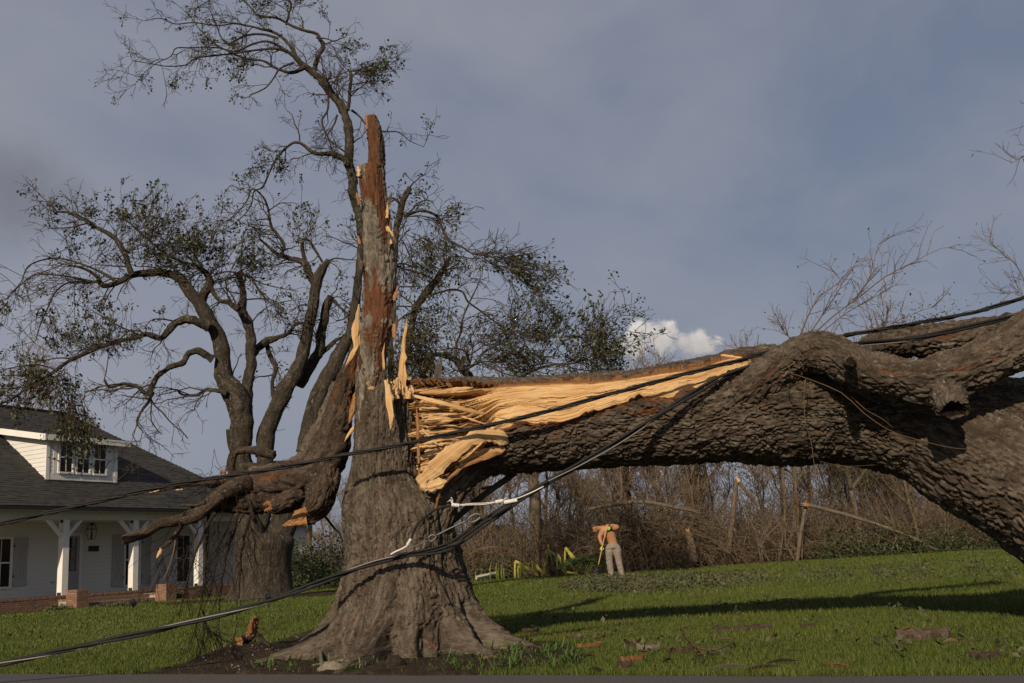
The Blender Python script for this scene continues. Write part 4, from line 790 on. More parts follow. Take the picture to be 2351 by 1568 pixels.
# ------------------------------------------------------------------ downed cables
UPATH = [(-90, 1226, 8.3), (0, 1203, 8.3), (130, 1173, 8.3), (290, 1136, 8.32), (400, 1113, 8.34), (550, 1088, 8.36), (690, 1066, 8.38), (780, 1047, 8.38), (880, 1029, 8.36), (1000, 1003, 8.34), (1160, 968, 8.34), (1290, 935, 8.33), (1400, 905, 8.32), (1560, 862, 8.3), (1700, 826, 8.28), (1790, 801, 8.32), (1880, 782, 8.42), (1960, 767, 8.46), (2100, 743, 8.5), (2230, 718, 8.5), (2351, 684, 8.5), (2470, 652, 8.5)]
LPATH = [(-90, 1545, 8.2), (0, 1524, 8.2), (100, 1504, 8.2), (300, 1460, 8.22), (470, 1420, 8.25), (600, 1385, 8.28), (700, 1350, 8.3), (800, 1312, 8.33), (870, 1289, 8.35), (940, 1273, 8.34), (1000, 1263, 8.33), (1040, 1249, 8.32), (1100, 1207, 8.3), (1170, 1160, 8.28), (1250, 1111, 8.27), (1330, 1067, 8.26), (1420, 1014, 8.26), (1500, 962, 8.26), (1580, 911, 8.26), (1650, 870, 8.26), (1730, 838, 8.27), (1800, 817, 8.35), (1880, 802, 8.42), (1990, 789, 8.5), (2100, 777, 8.5), (2200, 757, 8.5), (2300, 731, 8.5), (2351, 716, 8.5), (2470, 688, 8.5)]
def cpath(pp, n): return catmull(np.array([P(*q) for q in pp]), n)
def strand(parent, name, C, off, pitch, phase, r, mat, na=7, var=0., taper=None):
    T, e1, e2 = frame(C, np.array([0, -1., 0])); s = np.concatenate([[0], np.cumsum(np.linalg.norm(np.diff(C, axis=0), axis=1))])
    a = 2*np.pi*s/pitch+phase+var*fbm(np.stack([s*.8, s*0+phase, s*0], -1), 2, 3); o = off if np.isscalar(off) else np.asarray(off)[:, None]
    D = C+(np.cos(a)[:, None]*e1+np.sin(a)[:, None]*e2)*o; mb = MB(); tube(mb, D, np.full(len(D), r), na, ref=np.array([0, -1., .1])); return mb.build(name, M[mat], parent)
ca = thing('overhead_cable', P(-90, 1226, 8.3), 'slack black lashed cable slanting up across the oak and over the split wood', 'cable')
C = cpath(UPATH, 520)
for k in range(3): strand(ca, 'strand', C, .0105, .95, k*2.1, .0092, 'cable' if k < 2 else 'cable_gr', var=.6)
strand(ca, 'lashing_wire', C, .021, .34, 0, .0022, 'cable_gr', 4)
cb = thing('power_cable', P(-90, 1545, 8.2), 'sagging bundle of twisted black cables with a bare silver strand and metal clamps', 'cable')
C = cpath(LPATH, 900); xx = proj(C)[:, 0]; L1 = C[xx < 935]; R1 = C[xx > 1120]; MID = C[(xx > 900) & (xx < 1260)]
for k in range(3): strand(cb, 'strand', L1, .0150 if k < 2 else .0125, 1.55, k*2.09, (.0120, .0115, .0075)[k], ('cable', 'cable_gr', 'alu')[k], 8, .5)
strand(cb, 'strand', L1, .010, .8, 1., .008, 'cable', 6)
for k in range(3): strand(cb, 'strand', R1, .0165, 2.6, k*2.09+.4, (.0120, .0115, .0065)[k], ('cable', 'cable', 'alu')[k], 8, .6)
for k, (oy, r_) in enumerate(((.0, .014), (-.035, .011), (.03, .010))):
    D = MID.copy(); w = np.sin(np.linspace(0, np.pi, len(D))); D[:, 2] += oy*w; D[:, 1] -= .01*k; mb = MB(); tube(mb, D, np.full(len(D), r_), 8); mb.build('strand', M['cable' if k != 1 else 'cable_gr'], cb)
def metal(name, pts, r, mat, na=8, n=12, rr=None):
    Cq = catmull(np.array([P(*q) for q in pts]), n); R_ = np.full(n, r) if rr is None else np.interp(np.linspace(0, 1, n), np.linspace(0, 1, len(rr)), rr); mb = MB(); tube(mb, Cq, R_, na); return mb.build(name, M[mat], cb)
def z8(x, y, Yd=8.25): return (Z8C[0]+x*Z8C[2], Z8C[1]+y*Z8C[2], Yd)
metal('sleeve', [z8(645, 1000), z8(745, 1010)], .016, 'alu_new', 10, 11, [.015, .018, .015, .018, .015, .018]); metal('sleeve', [z8(1195, 968), z8(1295, 948)], .016, 'alu_new', 10, 11, [.015, .018, .015, .018, .015])
metal('clamp', [z8(1305, 975), z8(1425, 952)], .017, 'alu_new', 6); metal('clamp', [z8(1418, 958), z8(1470, 945)], .013, 'alu_new', 6)
for dy in (-8, 8): metal('bare_wire', [z8(745, 1004+dy*.4), z8(900, 992+dy), z8(1050, 988+dy), z8(1200, 965+dy*.4)], .0042, 'alu_new', 5)
metal('bare_wire', [z8(1290, 955), z8(1450, 925), z8(1640, 850), z8(1800, 770)], .006, 'alu_new', 6)
for k in range(7): metal('frayed_wire', [z8(650, 990), z8(628+k*6, 955-abs(k-3)*3), z8(590+k*9, 968-k*10 if k < 5 else 905)], .0018, 'alu_new', 4, 6)
metal('tail_wire', [z8(1290, 940), z8(1345, 908)], .0035, 'alu_new', 5)
metal('jumper', [z8(640, 1012), z8(520, 1030), z8(400, 1085), z8(280, 1180), z8(190, 1290), z8(150, 1400), z8(130, 1440)], .0095, 'cable', 8, 30)
metal('connector', [z8(138, 1425), z8(105, 1480), z8(85, 1520)], .012, 'alu_new', 8, 9, [.010, .013, .011, .013, .009]); metal('bare_wire', [z8(90, 1515), z8(20, 1555), z8(-60, 1590), z8(-120, 1625)], .008, 'alu_new', 6)
metal('turnbuckle_rod', [z8(440, 1390), z8(640, 1290), z8(850, 1195)], .0085, 'steel', 8)
metal('turnbuckle_eye', [z8(450, 1390), z8(400, 1380), z8(355, 1420), z8(380, 1460), z8(440, 1425), z8(455, 1390)], .010, 'steel', 7, 24)
metal('turnbuckle_hook', [z8(850, 1200), z8(870, 1160), z8(960, 1115), z8(1015, 1140), z8(985, 1180), z8(900, 1222), z8(855, 1200)], .011, 'steel', 7, 28)
metal('guy_wire', [z8(365, 1440), z8(200, 1510), z8(0, 1590)], .003, 'alu', 5)
metal('splice', [z8(1400, 1005, 8.2), z8(1310, 1050, 8.2), z8(1210, 1110, 8.2), z8(1150, 1160, 8.2)], .02, 'cable', 9, 14, [.012, .022, .025, .020, .012]); metal('splice', [z8(800, 1440, 8.22), z8(700, 1490, 8.22), z8(590, 1520, 8.22)], .02, 'cable', 9, 14, [.012, .022, .023, .020, .012])

# ------------------------------------------------------------------ storm-stripped oaks behind
Z7 = (0., 344.4, .4759); Z4B = (459.2, 545.3, .32935); Z8 = (287., 0., .36615); Z5B = (0., 459.2, .32946); Z8B = (861., 401.8, .31111)
def crown(parent, polys, rng, dens, LA, leafy, pull=(0, 0, -.03), lsize=.085, thin=.24, clump=.9, nB=5, nC=3, seed=0, mat_leaf='leaf', mat_twig='bark_twig', rmin=.0065):
    S, D, Rr = [], [], []
    for C, R in polys:
        L = np.linalg.norm(np.diff(C, axis=0), axis=1).sum(); k = max(2, int(L*dens)); t = rng.random(k*3)*(len(C)-1); i = np.minimum(t.astype(int), len(C)-2); f = (t-i)[:, None]
        r = R[i]; keep = rng.random(len(t)) < np.clip(1.25-r/thin, .04, 1)*.6; i, f, r = i[keep], f[keep], r[keep]
        S.append(C[i]*(1-f)+C[i+1]*f); D.append(unit(C[i+1]-C[i])); Rr.append(r)
        S.append(C[-1:]); D.append(unit(C[-1:]-C[-2:-1])); Rr.append(R[-1:])
    S, D, Rr = np.concatenate(S), np.concatenate(D), np.concatenate(Rr); n = len(S)
    mb = MB(); r0 = np.clip(Rr*.5, .011, .028)
    a = polyl(S, side_dirs(D, (.35, 1.15), rng)+rng.normal(0, .15, (n, 3)), rng.uniform(*LA, n), 7, .22, pull, rng); ra = r0[:, None]*np.linspace(1, .5, 7)[None]; tubes(mb, a, ra, 4)
    p, d, r = sample_on(a, ra, nB, rng, .15); b = polyl(p, side_dirs(d, (.4, 1.1), rng), rng.uniform(.25, .85, len(p)), 5, .26, pull, rng); rb = np.linspace(.0095, rmin, 5)[None]*np.ones((len(p), 1)); tubes(mb, b, rb, 3)
    p, d, r = sample_on(b, rb, nC, rng, .2); c = polyl(p, side_dirs(d, (.4, 1.1), rng), rng.uniform(.12, .42, len(p)), 4, .25, pull, rng); tubes(mb, c, np.full((len(p), 4), rmin), 3)
    tag(mb.build('twigs', M[mat_twig], parent), kind='stuff')
    e = np.concatenate([c[:, -1], c[:, 2], b[:, -1]]); g = fbm(e*clump, 3, seed)+.10*rng.normal(0, 1, len(e)); k = g > np.quantile(g, 1-leafy); e = e[k]
    if len(e):
        mb = MB(); leaves(mb, e[::2], lsize*1.25, rng, 0, 5, .075); tag(mb.build('foliage', M[mat_leaf], parent), kind='stuff')
def fartree(name, base, label, limbs, crownkw, mat='bark_far', seed=0, trunk=None, group=None):
    t = thing(name, base, label, 'tree', group); polys = []
    for k, (T, pts, Y) in enumerate(limbs):
        C, R = c4(pts, Y, max(14, len(pts)*6), T); r = np.random.default_rng(seed+k)
        n = len(C); sa = np.concatenate([[0], np.cumsum(np.linalg.norm(np.diff(C, axis=0), axis=1))]); C = C+np.stack([fbm(np.stack([sa*.9, np.full(n, k*3.1), np.full(n, j*7.7)], -1), 2, seed) for j in range(3)], -1)*np.minimum(R, .10)[:, None]*.9*np.clip(sa/1.5, 0, 1)[:, None]*(0 if k == 0 else 1)
        big = R.max() > .12; na = 44 if R.max() > .4 else (22 if big else 9)
        V, D, th, s, Tn = sweepV(C, R, na, np.array([0, -1., 0]) if abs((C[-1]-C[0])[1]) < .8*np.linalg.norm(C[-1]-C[0]) else np.array([1., 0, 0])); bk = bkc(th, s, R.mean(), n, na, k*2.3)
        d = np.minimum(R, .16)[:, None]*(1 if k else .8)*(.20*fbm(bk/np.maximum(R.mean()*1.2, .04), 3, seed+k)+.14*fbm(bk/np.array([.07, .07, .40]), 2, seed+k+9)); V = V+D*d[..., None]; mb = MB()
        mb.add(np.concatenate([V.reshape(-1, 3), C[-1:]]), ringQ(n, na), np.stack([(n-1)*na+np.arange(na), (n-1)*na+(np.arange(na)+1) % na, np.full(na, n*na)], -1), 0, {'bk': np.concatenate([bk.reshape(-1, 3), bk[-1, :1]]), 'red': np.zeros(n*na+1), 'tone': np.full(n*na+1, .5)})
        mb.build('trunk' if k == 0 else 'limb', M[mat], t); polys.append((C, R))
    if crownkw is not None:
        for kw in (crownkw if isinstance(crownkw, list) else [crownkw]):
            kw = dict(kw); ii = kw.pop('limbs', range(1, len(polys))); crown(t, [polys[i] for i in ii], np.random.default_rng(seed+99), **kw)
    return t, polys
B_ = 31.5
LB = [
 (Z2, [(985, 1110, 640), (985, 1075, 500), (985, 1030, 410), (990, 960, 350), (995, 850, 325), (1000, 760, 335), (1003, 700, 340), (1003, 660, 250)], B_),                                     # 0 trunk
 (Z2, [(955, 800, 140), (915, 640, 165), (890, 520, 150), (868, 400, 135), (858, 250, 130), (855, 120, 128), (850, 20, 130)], B_),                                                           # 1 left stem
 (Z7, [(1165, 1430, 104), (1165, 1300, 108), (1140, 1190, 120), (1090, 1090, 86), (1060, 980, 76), (1040, 900, 72), (1010, 840, 70), (970, 760, 62), (920, 680, 52), (870, 615, 46), (800, 595, 37), (720, 590, 34), (640, 600, 32), (560, 635, 28), (500, 645, 26), (478, 610, 18), (440, 582, 14), (380, 560, 11), (330, 555, 7)], (31.5, 31, 30.5, 30)),
 (Z7, [(640, 605, 32), (620, 560, 28), (600, 500, 26), (560, 440, 24), (500, 390, 21), (440, 355, 17), (380, 325, 15), (325, 298, 14), (262, 299, 8)], 30),
 (Z7, [(560, 635, 18), (510, 600, 14), (450, 570, 12), (380, 545, 10), (320, 530, 9), (260, 525, 8), (180, 540, 7), (130, 570, 6), (100, 640, 5), (40, 700, 4)], 29.6),
 (Z7, [(500, 645, 14), (430, 630, 10), (350, 615, 9), (250, 602, 8), (160, 605, 7), (100, 650, 5), (30, 720, 4)], 30.3),
 (Z7, [(430, 635, 10), (330, 640, 9), (270, 680, 8), (230, 760, 7), (190, 850, 6), (170, 920, 4)], 30.0),
 (Z7, [(1010, 850, 50), (960, 830, 40), (900, 815, 38), (850, 835, 36), (800, 885, 34), (770, 905, 27), (700, 890, 26), (640, 910, 24), (560, 930, 21), (450, 970, 20), (340, 1020, 18), (250, 1085, 16), (150, 1140, 14), (60, 1200, 10), (-20, 1235, 8)], (30.6, 29.8, 29)),
 (Z7, [(1025, 1010, 40), (990, 990, 32), (950, 970, 34), (900, 990, 30), (880, 1030, 28), (820, 1055, 26), (770, 1090, 26), (740, 1150, 26), (720, 1175, 25), (660, 1140, 18), (600, 1130, 16), (530, 1145, 14), (503, 1108, 11)], (30.8, 30, 29.4)),
 (Z7, [(735, 1165, 24), (720, 1210, 18), (690, 1250, 12), (660, 1310, 9), (690, 1360, 5)], 29.6),
 (Z7, [(1095, 1175, 30), (1050, 1160, 20), (1000, 1155, 18), (950, 1185, 14), (880, 1180, 12), (855, 1155, 9)], 30.8),
 (Z7, [(1180, 1240, 70), (1190, 1190, 56), (1200, 1120, 52), (1215, 1040, 48), (1205, 980, 48), (1200, 900, 45), (1180, 820, 42), (1155, 770, 40), (1165, 700, 36), (1160, 640, 30), (1140, 590, 24)], (31.5, 32)),
 (Z7, [(1212, 990, 36), (1250, 950, 35), (1285, 925, 36), (1330, 915, 24), (1390, 890, 20), (1420, 840, 16), (1462, 830, 11)], 32.2),
 (Z7, [(1282, 930, 26), (1300, 990, 23), (1325, 1050, 22), (1315, 1110, 18), (1320, 1180, 20), (1322, 1212, 13)], 32.4),
 (Z7, [(1150, 590, 18), (1210, 620, 14), (1260, 690, 10), (1310, 740, 6)], 31.6),
 (Z7, [(1150, 770, 30), (1100, 735, 24), (1060, 725, 18), (1010, 640, 26), (1000, 600, 20)], 31),
 (Z7, [(960, 745, 46), (990, 690, 44), (1015, 640, 42), (1000, 590, 26), (960, 560, 18), (880, 540, 14), (800, 500, 11), (700, 420, 9), (600, 330, 6)], 31),
 (Z2, [(960, 640, 90), (990, 520, 104), (1005, 400, 106), (1003, 300, 100), (1002, 180, 98)], 31.8),                                                                                        # 17 mid
 (Z4B, [(450, 1530, 118), (460, 1450, 122), (470, 1350, 116), (530, 1200, 110), (620, 1030, 110), (700, 880, 96), (750, 720, 82), (770, 600, 76), (790, 470, 72), (810, 330, 74), (840, 250, 60), (897, 160, 42)], (31.8, 32.2)),
 (Z4B, [(690, 1040, 70), (760, 900, 76), (830, 760, 70), (870, 620, 65), (890, 500, 60), (932, 405, 48)], 32.6),
 (Z4B, [(790, 310, 50), (765, 260, 50), (740, 190, 46), (640, 155, 35), (540, 120, 28), (480, 70, 24), (412, 6, 13)], 32.2),
 (Z4B, [(735, 180, 34), (720, 120, 28), (710, 60, 26), (722, 10, 20), (760, 20, 18), (800, 80, 22), (855, 165, 14)], 32.4),
 (Z7, [(1360, 500, 18), (1370, 460, 16), (1340, 410, 15), (1310, 370, 14), (1290, 280, 12), (1260, 220, 10), (1215, 188, 8), (1190, 240, 6), (1130, 320, 4)], 32),
 (Z4B, [(840, 810, 36), (900, 760, 34), (960, 710, 26), (1010, 700, 20)], 32.8),
 (Z4B, [(930, 440, 30), (980, 490, 16), (1030, 540, 12), (1000, 570, 9), (950, 580, 7)], 32.6),
 (Z2, [(1045, 800, 140), (1108, 640, 165), (1125, 540, 152), (1165, 400, 132), (1230, 250, 116), (1270, 130, 106), (1290, 60, 104)], 32),                                                                                        # 25 right stem
 (Z4B, [(735, 1500, 130), (770, 1300, 130), (850, 1080, 124), (950, 900, 108), (1030, 720, 88), (1060, 560, 74), (1090, 380, 62), (1112, 230, 54), (1125, 60, 48)], (32, 32.6)),
 (Z8, [(1482, 1640, 50), (1480, 1500, 50), (1478, 1420, 50), (1470, 1330, 52), (1442, 1240, 56), (1420, 1120, 58), (1405, 1020, 58), (1410, 900, 54), (1395, 780, 56), (1360, 690, 52), (1310, 620, 46), (1240, 530, 48), (1180, 460, 44), (1100, 390, 34), (1050, 345, 24), (960, 312, 17), (860, 310, 14), (760, 320, 12), (680, 335, 11), (560, 350, 10), (430, 370, 9), (380, 405, 8), (270, 415, 7), (170, 400, 6), (45, 378, 4)], (32.6, 32.6, 32, 31)),
 (Z8, [(1140, 415, 36), (1040, 455, 22), (950, 430, 17), (870, 380, 15), (780, 370, 13), (700, 345, 12), (620, 310, 11), (560, 300, 9), (400, 295, 8), (320, 300, 7), (290, 350, 6), (190, 400, 5), (95, 480, 3)], (32.2, 31.4)),
 (Z8, [(1090, 385, 26), (1010, 260, 20), (930, 200, 18), (830, 175, 15), (740, 160, 12), (690, 150, 10), (580, 160, 9), (430, 140, 8), (310, 150, 7), (220, 115, 6), (125, 130, 4)], (32.2, 33)),
 (Z8, [(1020, 320, 18), (900, 262, 15), (800, 278, 13), (700, 322, 12), (600, 300, 10), (500, 220, 7), (420, 120, 5), (350, 50, 3)], 31.6),
 (Z8, [(960, 240, 18), (880, 218, 15), (800, 215, 14), (730, 232, 13), (650, 272, 12), (600, 230, 9), (560, 130, 7), (520, 50, 4)], 32),
 (Z8, [(1185, 440, 34), (1215, 350, 25), (1240, 300, 25), (1212, 250, 26), (1190, 215, 21), (1110, 190, 18), (1040, 160, 18), (960, 120, 16), (880, 105, 13), (830, 90, 12), (790, 40, 11), (745, -10, 9)], 32.6),
 (Z8, [(1010, 155, 15), (1030, 80, 14), (1040, 20, 12), (1010, -20, 9)], 32.6),
 (Z8, [(1200, 235, 14), (1260, 242, 8), (1320, 264, 5)], 32.4),
 (Z8, [(1060, 390, 14), (970, 430, 11), (930, 490, 10), (880, 550, 9), (787, 597, 7)], 31.8),
 (Z8, [(1395, 690, 26), (1405, 640, 22), (1410, 560, 20), (1415, 470, 20), (1403, 440, 12)], 32.4),
 (Z8, [(1415, 445, 14), (1470, 440, 10), (1540, 410, 7), (1620, 375, 4)], 32.4),
 (Z8, [(1420, 690, 16), (1470, 730, 13), (1520, 790, 12), (1580, 820, 11), (1650, 825, 9), (1720, 830, 8), (1780, 880, 6), (1870, 920, 4)], 32.8),
 (Z8, [(1405, 1030, 46), (1370, 1000, 38), (1290, 965, 32), (1180, 960, 24), (1100, 900, 20), (1050, 900, 15), (960, 980, 13), (900, 1090, 12), (860, 1180, 10), (810, 1200, 9), (790, 1290, 7), (700, 1390, 5), (600, 1450, 3)], (32.4, 31.6)),
 (Z8, [(1275, 600, 16), (1270, 690, 13), (1235, 750, 12), (1250, 820, 11), (1290, 890, 10), (1400, 970, 12)], 32.2),
 (Z8, [(1330, 720, 12), (1310, 780, 10), (1270, 850, 8), (1300, 930, 6)], 32.2),
 (Z8, [(1250, 530, 12), (1290, 470, 14), (1285, 445, 8)], 32.4),
 (Z8, [(1340, 640, 16), (1310, 580, 20)], 32.4),
]
up_ = list(range(26, len(LB)))
oakb, pb = fartree('stripped_oak', np.array([BK[0], BK[1], 0]), 'huge many-stemmed live oak stripped of most leaves, standing in front of the white house', LB,
   [dict(limbs=[2, 3, 4, 5, 6, 7, 8, 9, 10, 11, 14, 15, 16], dens=1.9, LA=(.6, 2.0), leafy=.17, lsize=.09, seed=4, pull=(0, 0, -.05), thin=.2, clump=.55),
    dict(limbs=[12, 13, 18, 19, 20, 21, 22, 23, 24], dens=1.3, LA=(.5, 1.5), leafy=.20, lsize=.09, seed=5, thin=.2),
    dict(limbs=up_, dens=1.25, LA=(.5, 1.5), leafy=.16, lsize=.09, seed=6, pull=(-.03, 0, -.03), thin=.16)], seed=500)
# windblown tufts and the hanging leafy spray in front of the roof
rg2 = np.random.default_rng(12)
mb = MB(); mbl = MB()
for (T, x, y, rx, ry, n, Yd, pull) in ((Z5B, 980, 230, 200, 160, 60, 30.4, (.06, 0, .14)), (Z5B, 1150, 340, 360, 120, 70, 30.6, (.12, 0, .03)), (Z5B, 1400, 420, 300, 160, 60, 31, (.06, 0, .12)), (Z5B, 950, 430, 420, 70, 60, 30.6, (.03, 0, .05)), (Z5B, 500, 1400, 90, 160, 45, 29.0, (.02, 0, -.22)), (Z5B, 530, 1500, 130, 80, 30, 29.0, (.05, 0, -.2)), (Z8, 1480, 450, 60, 40, 30, 32.4, (.15, 0, .0)), (Z8, 1040, 40, 40, 60, 24, 32.6, (0, 0, .05)), (Z7, 1470, 440, 40, 60, 26, 32.4, (0, 0, .1)), (Z7, 1180, 600, 60, 60, 40, 31.6, (.05, 0, .05)), (Z5B, 350, 1220, 240, 60, 90, 29.2, (-.05, 0, -.06)), (Z5B, 650, 1040, 260, 40, 70, 29.6, (-.02, 0, .1))):
    S = np.array([P(T[0]+(x+rg2.normal(0, rx*.5))*T[2], T[1]+(y+rg2.normal(0, ry*.5))*T[2], Yd+rg2.normal(0, .3)) for _ in range(n)])
    a = polyl(S, rg2.normal(0, .42, S.shape)+np.array(pull)*7, rg2.uniform(.5, 1.5, n), 5, .14, pull, rg2); ra = np.linspace(.012, .006, 5)[None]*np.ones((n, 1)); tubes(mb, a, ra)
    p, d, r = sample_on(a, ra, 4, rg2, .1); b = polyl(p, side_dirs(d, (.3, .8), rg2), rg2.uniform(.15, .5, len(p)), 4, .2, pull, rg2); tubes(mb, b, np.full((len(p), 4), .006)); e = np.concatenate([b[:, 3], b[:, 2]]); leaves(mbl, e[rg2.random(len(e)) < .22], .125, rg2, 0, 5, .07)
tag(mb.build('twigs', M['bark_twig'], oakb), kind='stuff'); tag(mbl.build('foliage', M['leaf'], oakb), kind='stuff')
Yc = 27.
LC = [
 (None, [(930, 1395, 75), (928, 1340, 60), (925, 1250, 54), (915, 1150, 50), (908, 1050, 48), (903, 985, 42)], Yc),
 (Z8B, [(140, 2000, 60), (120, 1700, 50), (120, 1400, 46), (125, 1100, 42), (140, 800, 42), (155, 600, 42), (170, 400, 44), (200, 290, 48), (225, 160, 46), (250, 85, 36)], Yc),
 (Z8B, [(215, 300, 28), (270, 282, 21), (330, 262, 22), (420, 280, 20), (470, 320, 18), (500, 400, 18), (540, 480, 18), (640, 530, 15), (720, 580, 13), (860, 605, 10), (1000, 700, 9), (1150, 840, 7), (1225, 845, 4)], (27, 26)),
 (Z8B, [(195, 240, 18), (150, 180, 17), (100, 170, 15), (80, 190, 12)], Yc),
 (Z8B, [(230, 310, 10), (330, 300, 9), (470, 335, 6)], 26.8),
 (Z8B, [(160, 2000, 60), (190, 1700, 56), (240, 1330, 55), (260, 1150, 55), (280, 1000, 55), (340, 900, 52), (420, 790, 54), (490, 700, 44), (552, 603, 22)], (27, 27.4)),
 (Z8B, [(390, 890, 18), (480, 865, 15), (560, 845, 16), (640, 860, 16), (680, 930, 14), (760, 990, 12), (850, 1060, 10), (960, 1130, 8), (1100, 1160, 5)], 27.2),
 (Z8B, [(150, 660, 18), (200, 690, 16), (290, 712, 16), (420, 765, 12)], 27.2),
 (Z8B, [(330, 760, 14), (310, 720, 12), (240, 560, 10), (200, 480, 9)], 27.2),
 (Z8B, [(420, 1960, 70), (520, 1800, 64), (680, 1620, 60), (700, 1500, 58), (640, 1450, 50), (590, 1375, 44), (500, 1340, 35), (430, 1330, 24), (380, 1370, 14)], (27, 26)),
 (Z8B, [(640, 1440, 30), (655, 1340, 25), (690, 1400, 24), (670, 1290, 22)], 26),
 (Z8B, [(600, 1360, 24), (600, 1240, 20), (630, 1180, 16), (645, 1080, 14), (690, 960, 13), (750, 830, 11), (770, 780, 7)], 26),
 (Z8B, [(650, 1440, 24), (720, 1410, 18), (780, 1380, 15), (860, 1420, 13), (980, 1470, 10), (1060, 1480, 7)], 26),
 (Z8B, [(760, 1400, 14), (790, 1320, 13), (870, 1270, 9), (960, 1240, 6)], 26),
 (Z8B, [(1020, 1520, 24), (1150, 1450, 20), (1300, 1400, 18), (1450, 1390, 14), (1600, 1340, 12), (1700, 1230, 8), (1740, 1140, 4)], (26.4, 26)),
 (Z8B, [(1350, 1400, 12), (1480, 1430, 10), (1600, 1450, 7)], 26.2),
 (Z8B, [(280, 1180, 14), (340, 1300, 12), (420, 1400, 16), (380, 1500, 18)], 26.6),
 (Z8B, [(190, 1210, 12), (260, 1215, 14), (310, 1280, 12), (330, 1330, 10)], 26.8),
]
oakc, pc = fartree('broken_topped_oak', P(930, 1395, Yc)*[1, 1, 0], 'leafy oak with snapped tops standing behind the broken trunk', LC,
   [dict(limbs=[1, 2, 3, 4, 6, 7, 8, 16, 17], dens=1.6, LA=(.4, 1.3), leafy=.22, lsize=.085, seed=14, pull=(.02, 0, -.07), thin=.16, clump=.8), dict(limbs=[5, 9, 10, 11, 12, 13, 14, 15], dens=1.7, LA=(.4, 1.2), leafy=.26, lsize=.085, seed=15, pull=(.04, 0, -.02), thin=.2, clump=.7)], seed=700)
mb = MB(); mbl = MB()
for (x, y, rx, ry, n, pull) in ((330, 580, 180, 200, 60, (.05, 0, -.08)), (900, 610, 190, 80, 50, (.14, 0, -.04)), (1060, 690, 130, 90, 36, (.14, 0, -.10)), (850, 1200, 300, 180, 40, (.12, 0, .02)), (1080, 1260, 260, 140, 36, (.06, 0, .10)), (1610, 1280, 100, 100, 50, (.02, 0, .08)), (1560, 1370, 200, 60, 50, (.03, 0, 0)), (300, 1250, 200, 260, 80, (0, 0, -.05)), (900, 1380, 300, 90, 60, (.1, 0, 0)), (1300, 1200, 260, 120, 26, (.06, 0, .12)), (130, 1300, 70, 220, 50, (0, 0, -.1))):
    T = Z8B; S = np.array([P(T[0]+(x+rg2.normal(0, rx*.5))*T[2], T[1]+(y+rg2.normal(0, ry*.5))*T[2], 26.5+rg2.normal(0, .4)) for _ in range(n)])
    a = polyl(S, rg2.normal(0, .45, S.shape)+np.array(pull)*7, rg2.uniform(.45, 1.3, n), 5, .16, pull, rg2); ra = np.linspace(.011, .0055, 5)[None]*np.ones((n, 1)); tubes(mb, a, ra)
    p, d, r = sample_on(a, ra, 4, rg2, .1); b = polyl(p, side_dirs(d, (.3, .9), rg2), rg2.uniform(.15, .45, len(p)), 4, .2, pull, rg2); tubes(mb, b, np.full((len(p), 4), .0055)); e = np.concatenate([b[:, 3], b[:, 2]]); leaves(mbl, e[rg2.random(len(e)) < .22], .115, rg2, 0, 5, .07)
tag(mb.build('twigs', M['bark_twig'], oakc), kind='stuff'); tag(mbl.build('foliage', M['leaf'], oakc), kind='stuff')

# ------------------------------------------------------------------ bare woodland
def baretree(rng, H, r0, forks, lean, nA, mat):
    """meshes of trunk and twigs, local coordinates"""
    n = 14; zz_ = np.linspace(-.1, H, n); off = np.cumsum(rng.normal(0, .05, (n, 2)), 0)+np.outer(np.linspace(0, 1, n), lean); C = np.column_stack([off-off[0], zz_]); R = r0*np.linspace(1.1, .28, n); R[0] *= 1.35
    tm = MB(); tube(tm, C, R, 8); polys = [(C, R)]
    for k in range(forks):
        i = rng.integers(4, 10); a = rng.uniform(0, 6.28); d = np.array([math.cos(a)*.7, math.sin(a)*.7, 1.]); q = polyl(C[i:i+1], d[None], np.array([H*rng.uniform(.3, .6)]), 9, .12, (0, 0, .06), rng)[0]; rr = R[i]*np.linspace(.75, .2, 9); tube(tm, q, rr, 6); polys.append((q, rr))
    wm_ = MB(); S, D = [], []
    for C, R in polys:
        p, d, r = sample_on(C[None], R[None], nA, rng, .22); S.append(p); D.append(d)
    S, D = np.concatenate(S), np.concatenate(D); a = polyl(S, side_dirs(D, (.5, 1.2), rng)+[0, 0, .3], rng.uniform(.6, 2.2, len(S)), 6, .15, (0, 0, .05), rng); ra = np.linspace(.022, .010, 6)[None]*np.ones((len(S), 1)); tubes(wm_, a, ra, 3)
    p, d, r = sample_on(a, ra, 5, rng, .15); b = polyl(p, side_dirs(d, (.3, .9), rng), rng.uniform(.3, 1., len(p)), 5, .18, (0, 0, .04), rng); rb = np.full((len(p), 5), .0085); tubes(wm_, b, rb, 3)
    p, d, r = sample_on(b, rb, 3, rng, .2); tubes(wm_, polyl(p, side_dirs(d, (.3, .9), rng), rng.uniform(.15, .5, len(p)), 4, .2, (0, 0, .03), rng), np.full((len(p), 4), .0075), 3)
    return tm.mesh('trunk', M[mat]), wm_.mesh('twigs', M['brush'])
rw = np.random.default_rng(44)
VAR = []
for k in range(9):
    VAR.append(baretree(rw, rw.uniform(6.5, 9.5), rw.uniform(.06, .12), rw.integers(1, 4), rw.normal(0, .5, 2), 14, 'bark_pale' if k % 3 == 0 else 'bark_wood'))
VAR.append(baretree(rw, 8, .24, 4, np.array([.2, 0]), 14, 'bark_wood')); VAR.append(baretree(rw, 8, .30, 2, np.array([-.4, 0]), 14, 'bark_wood'))
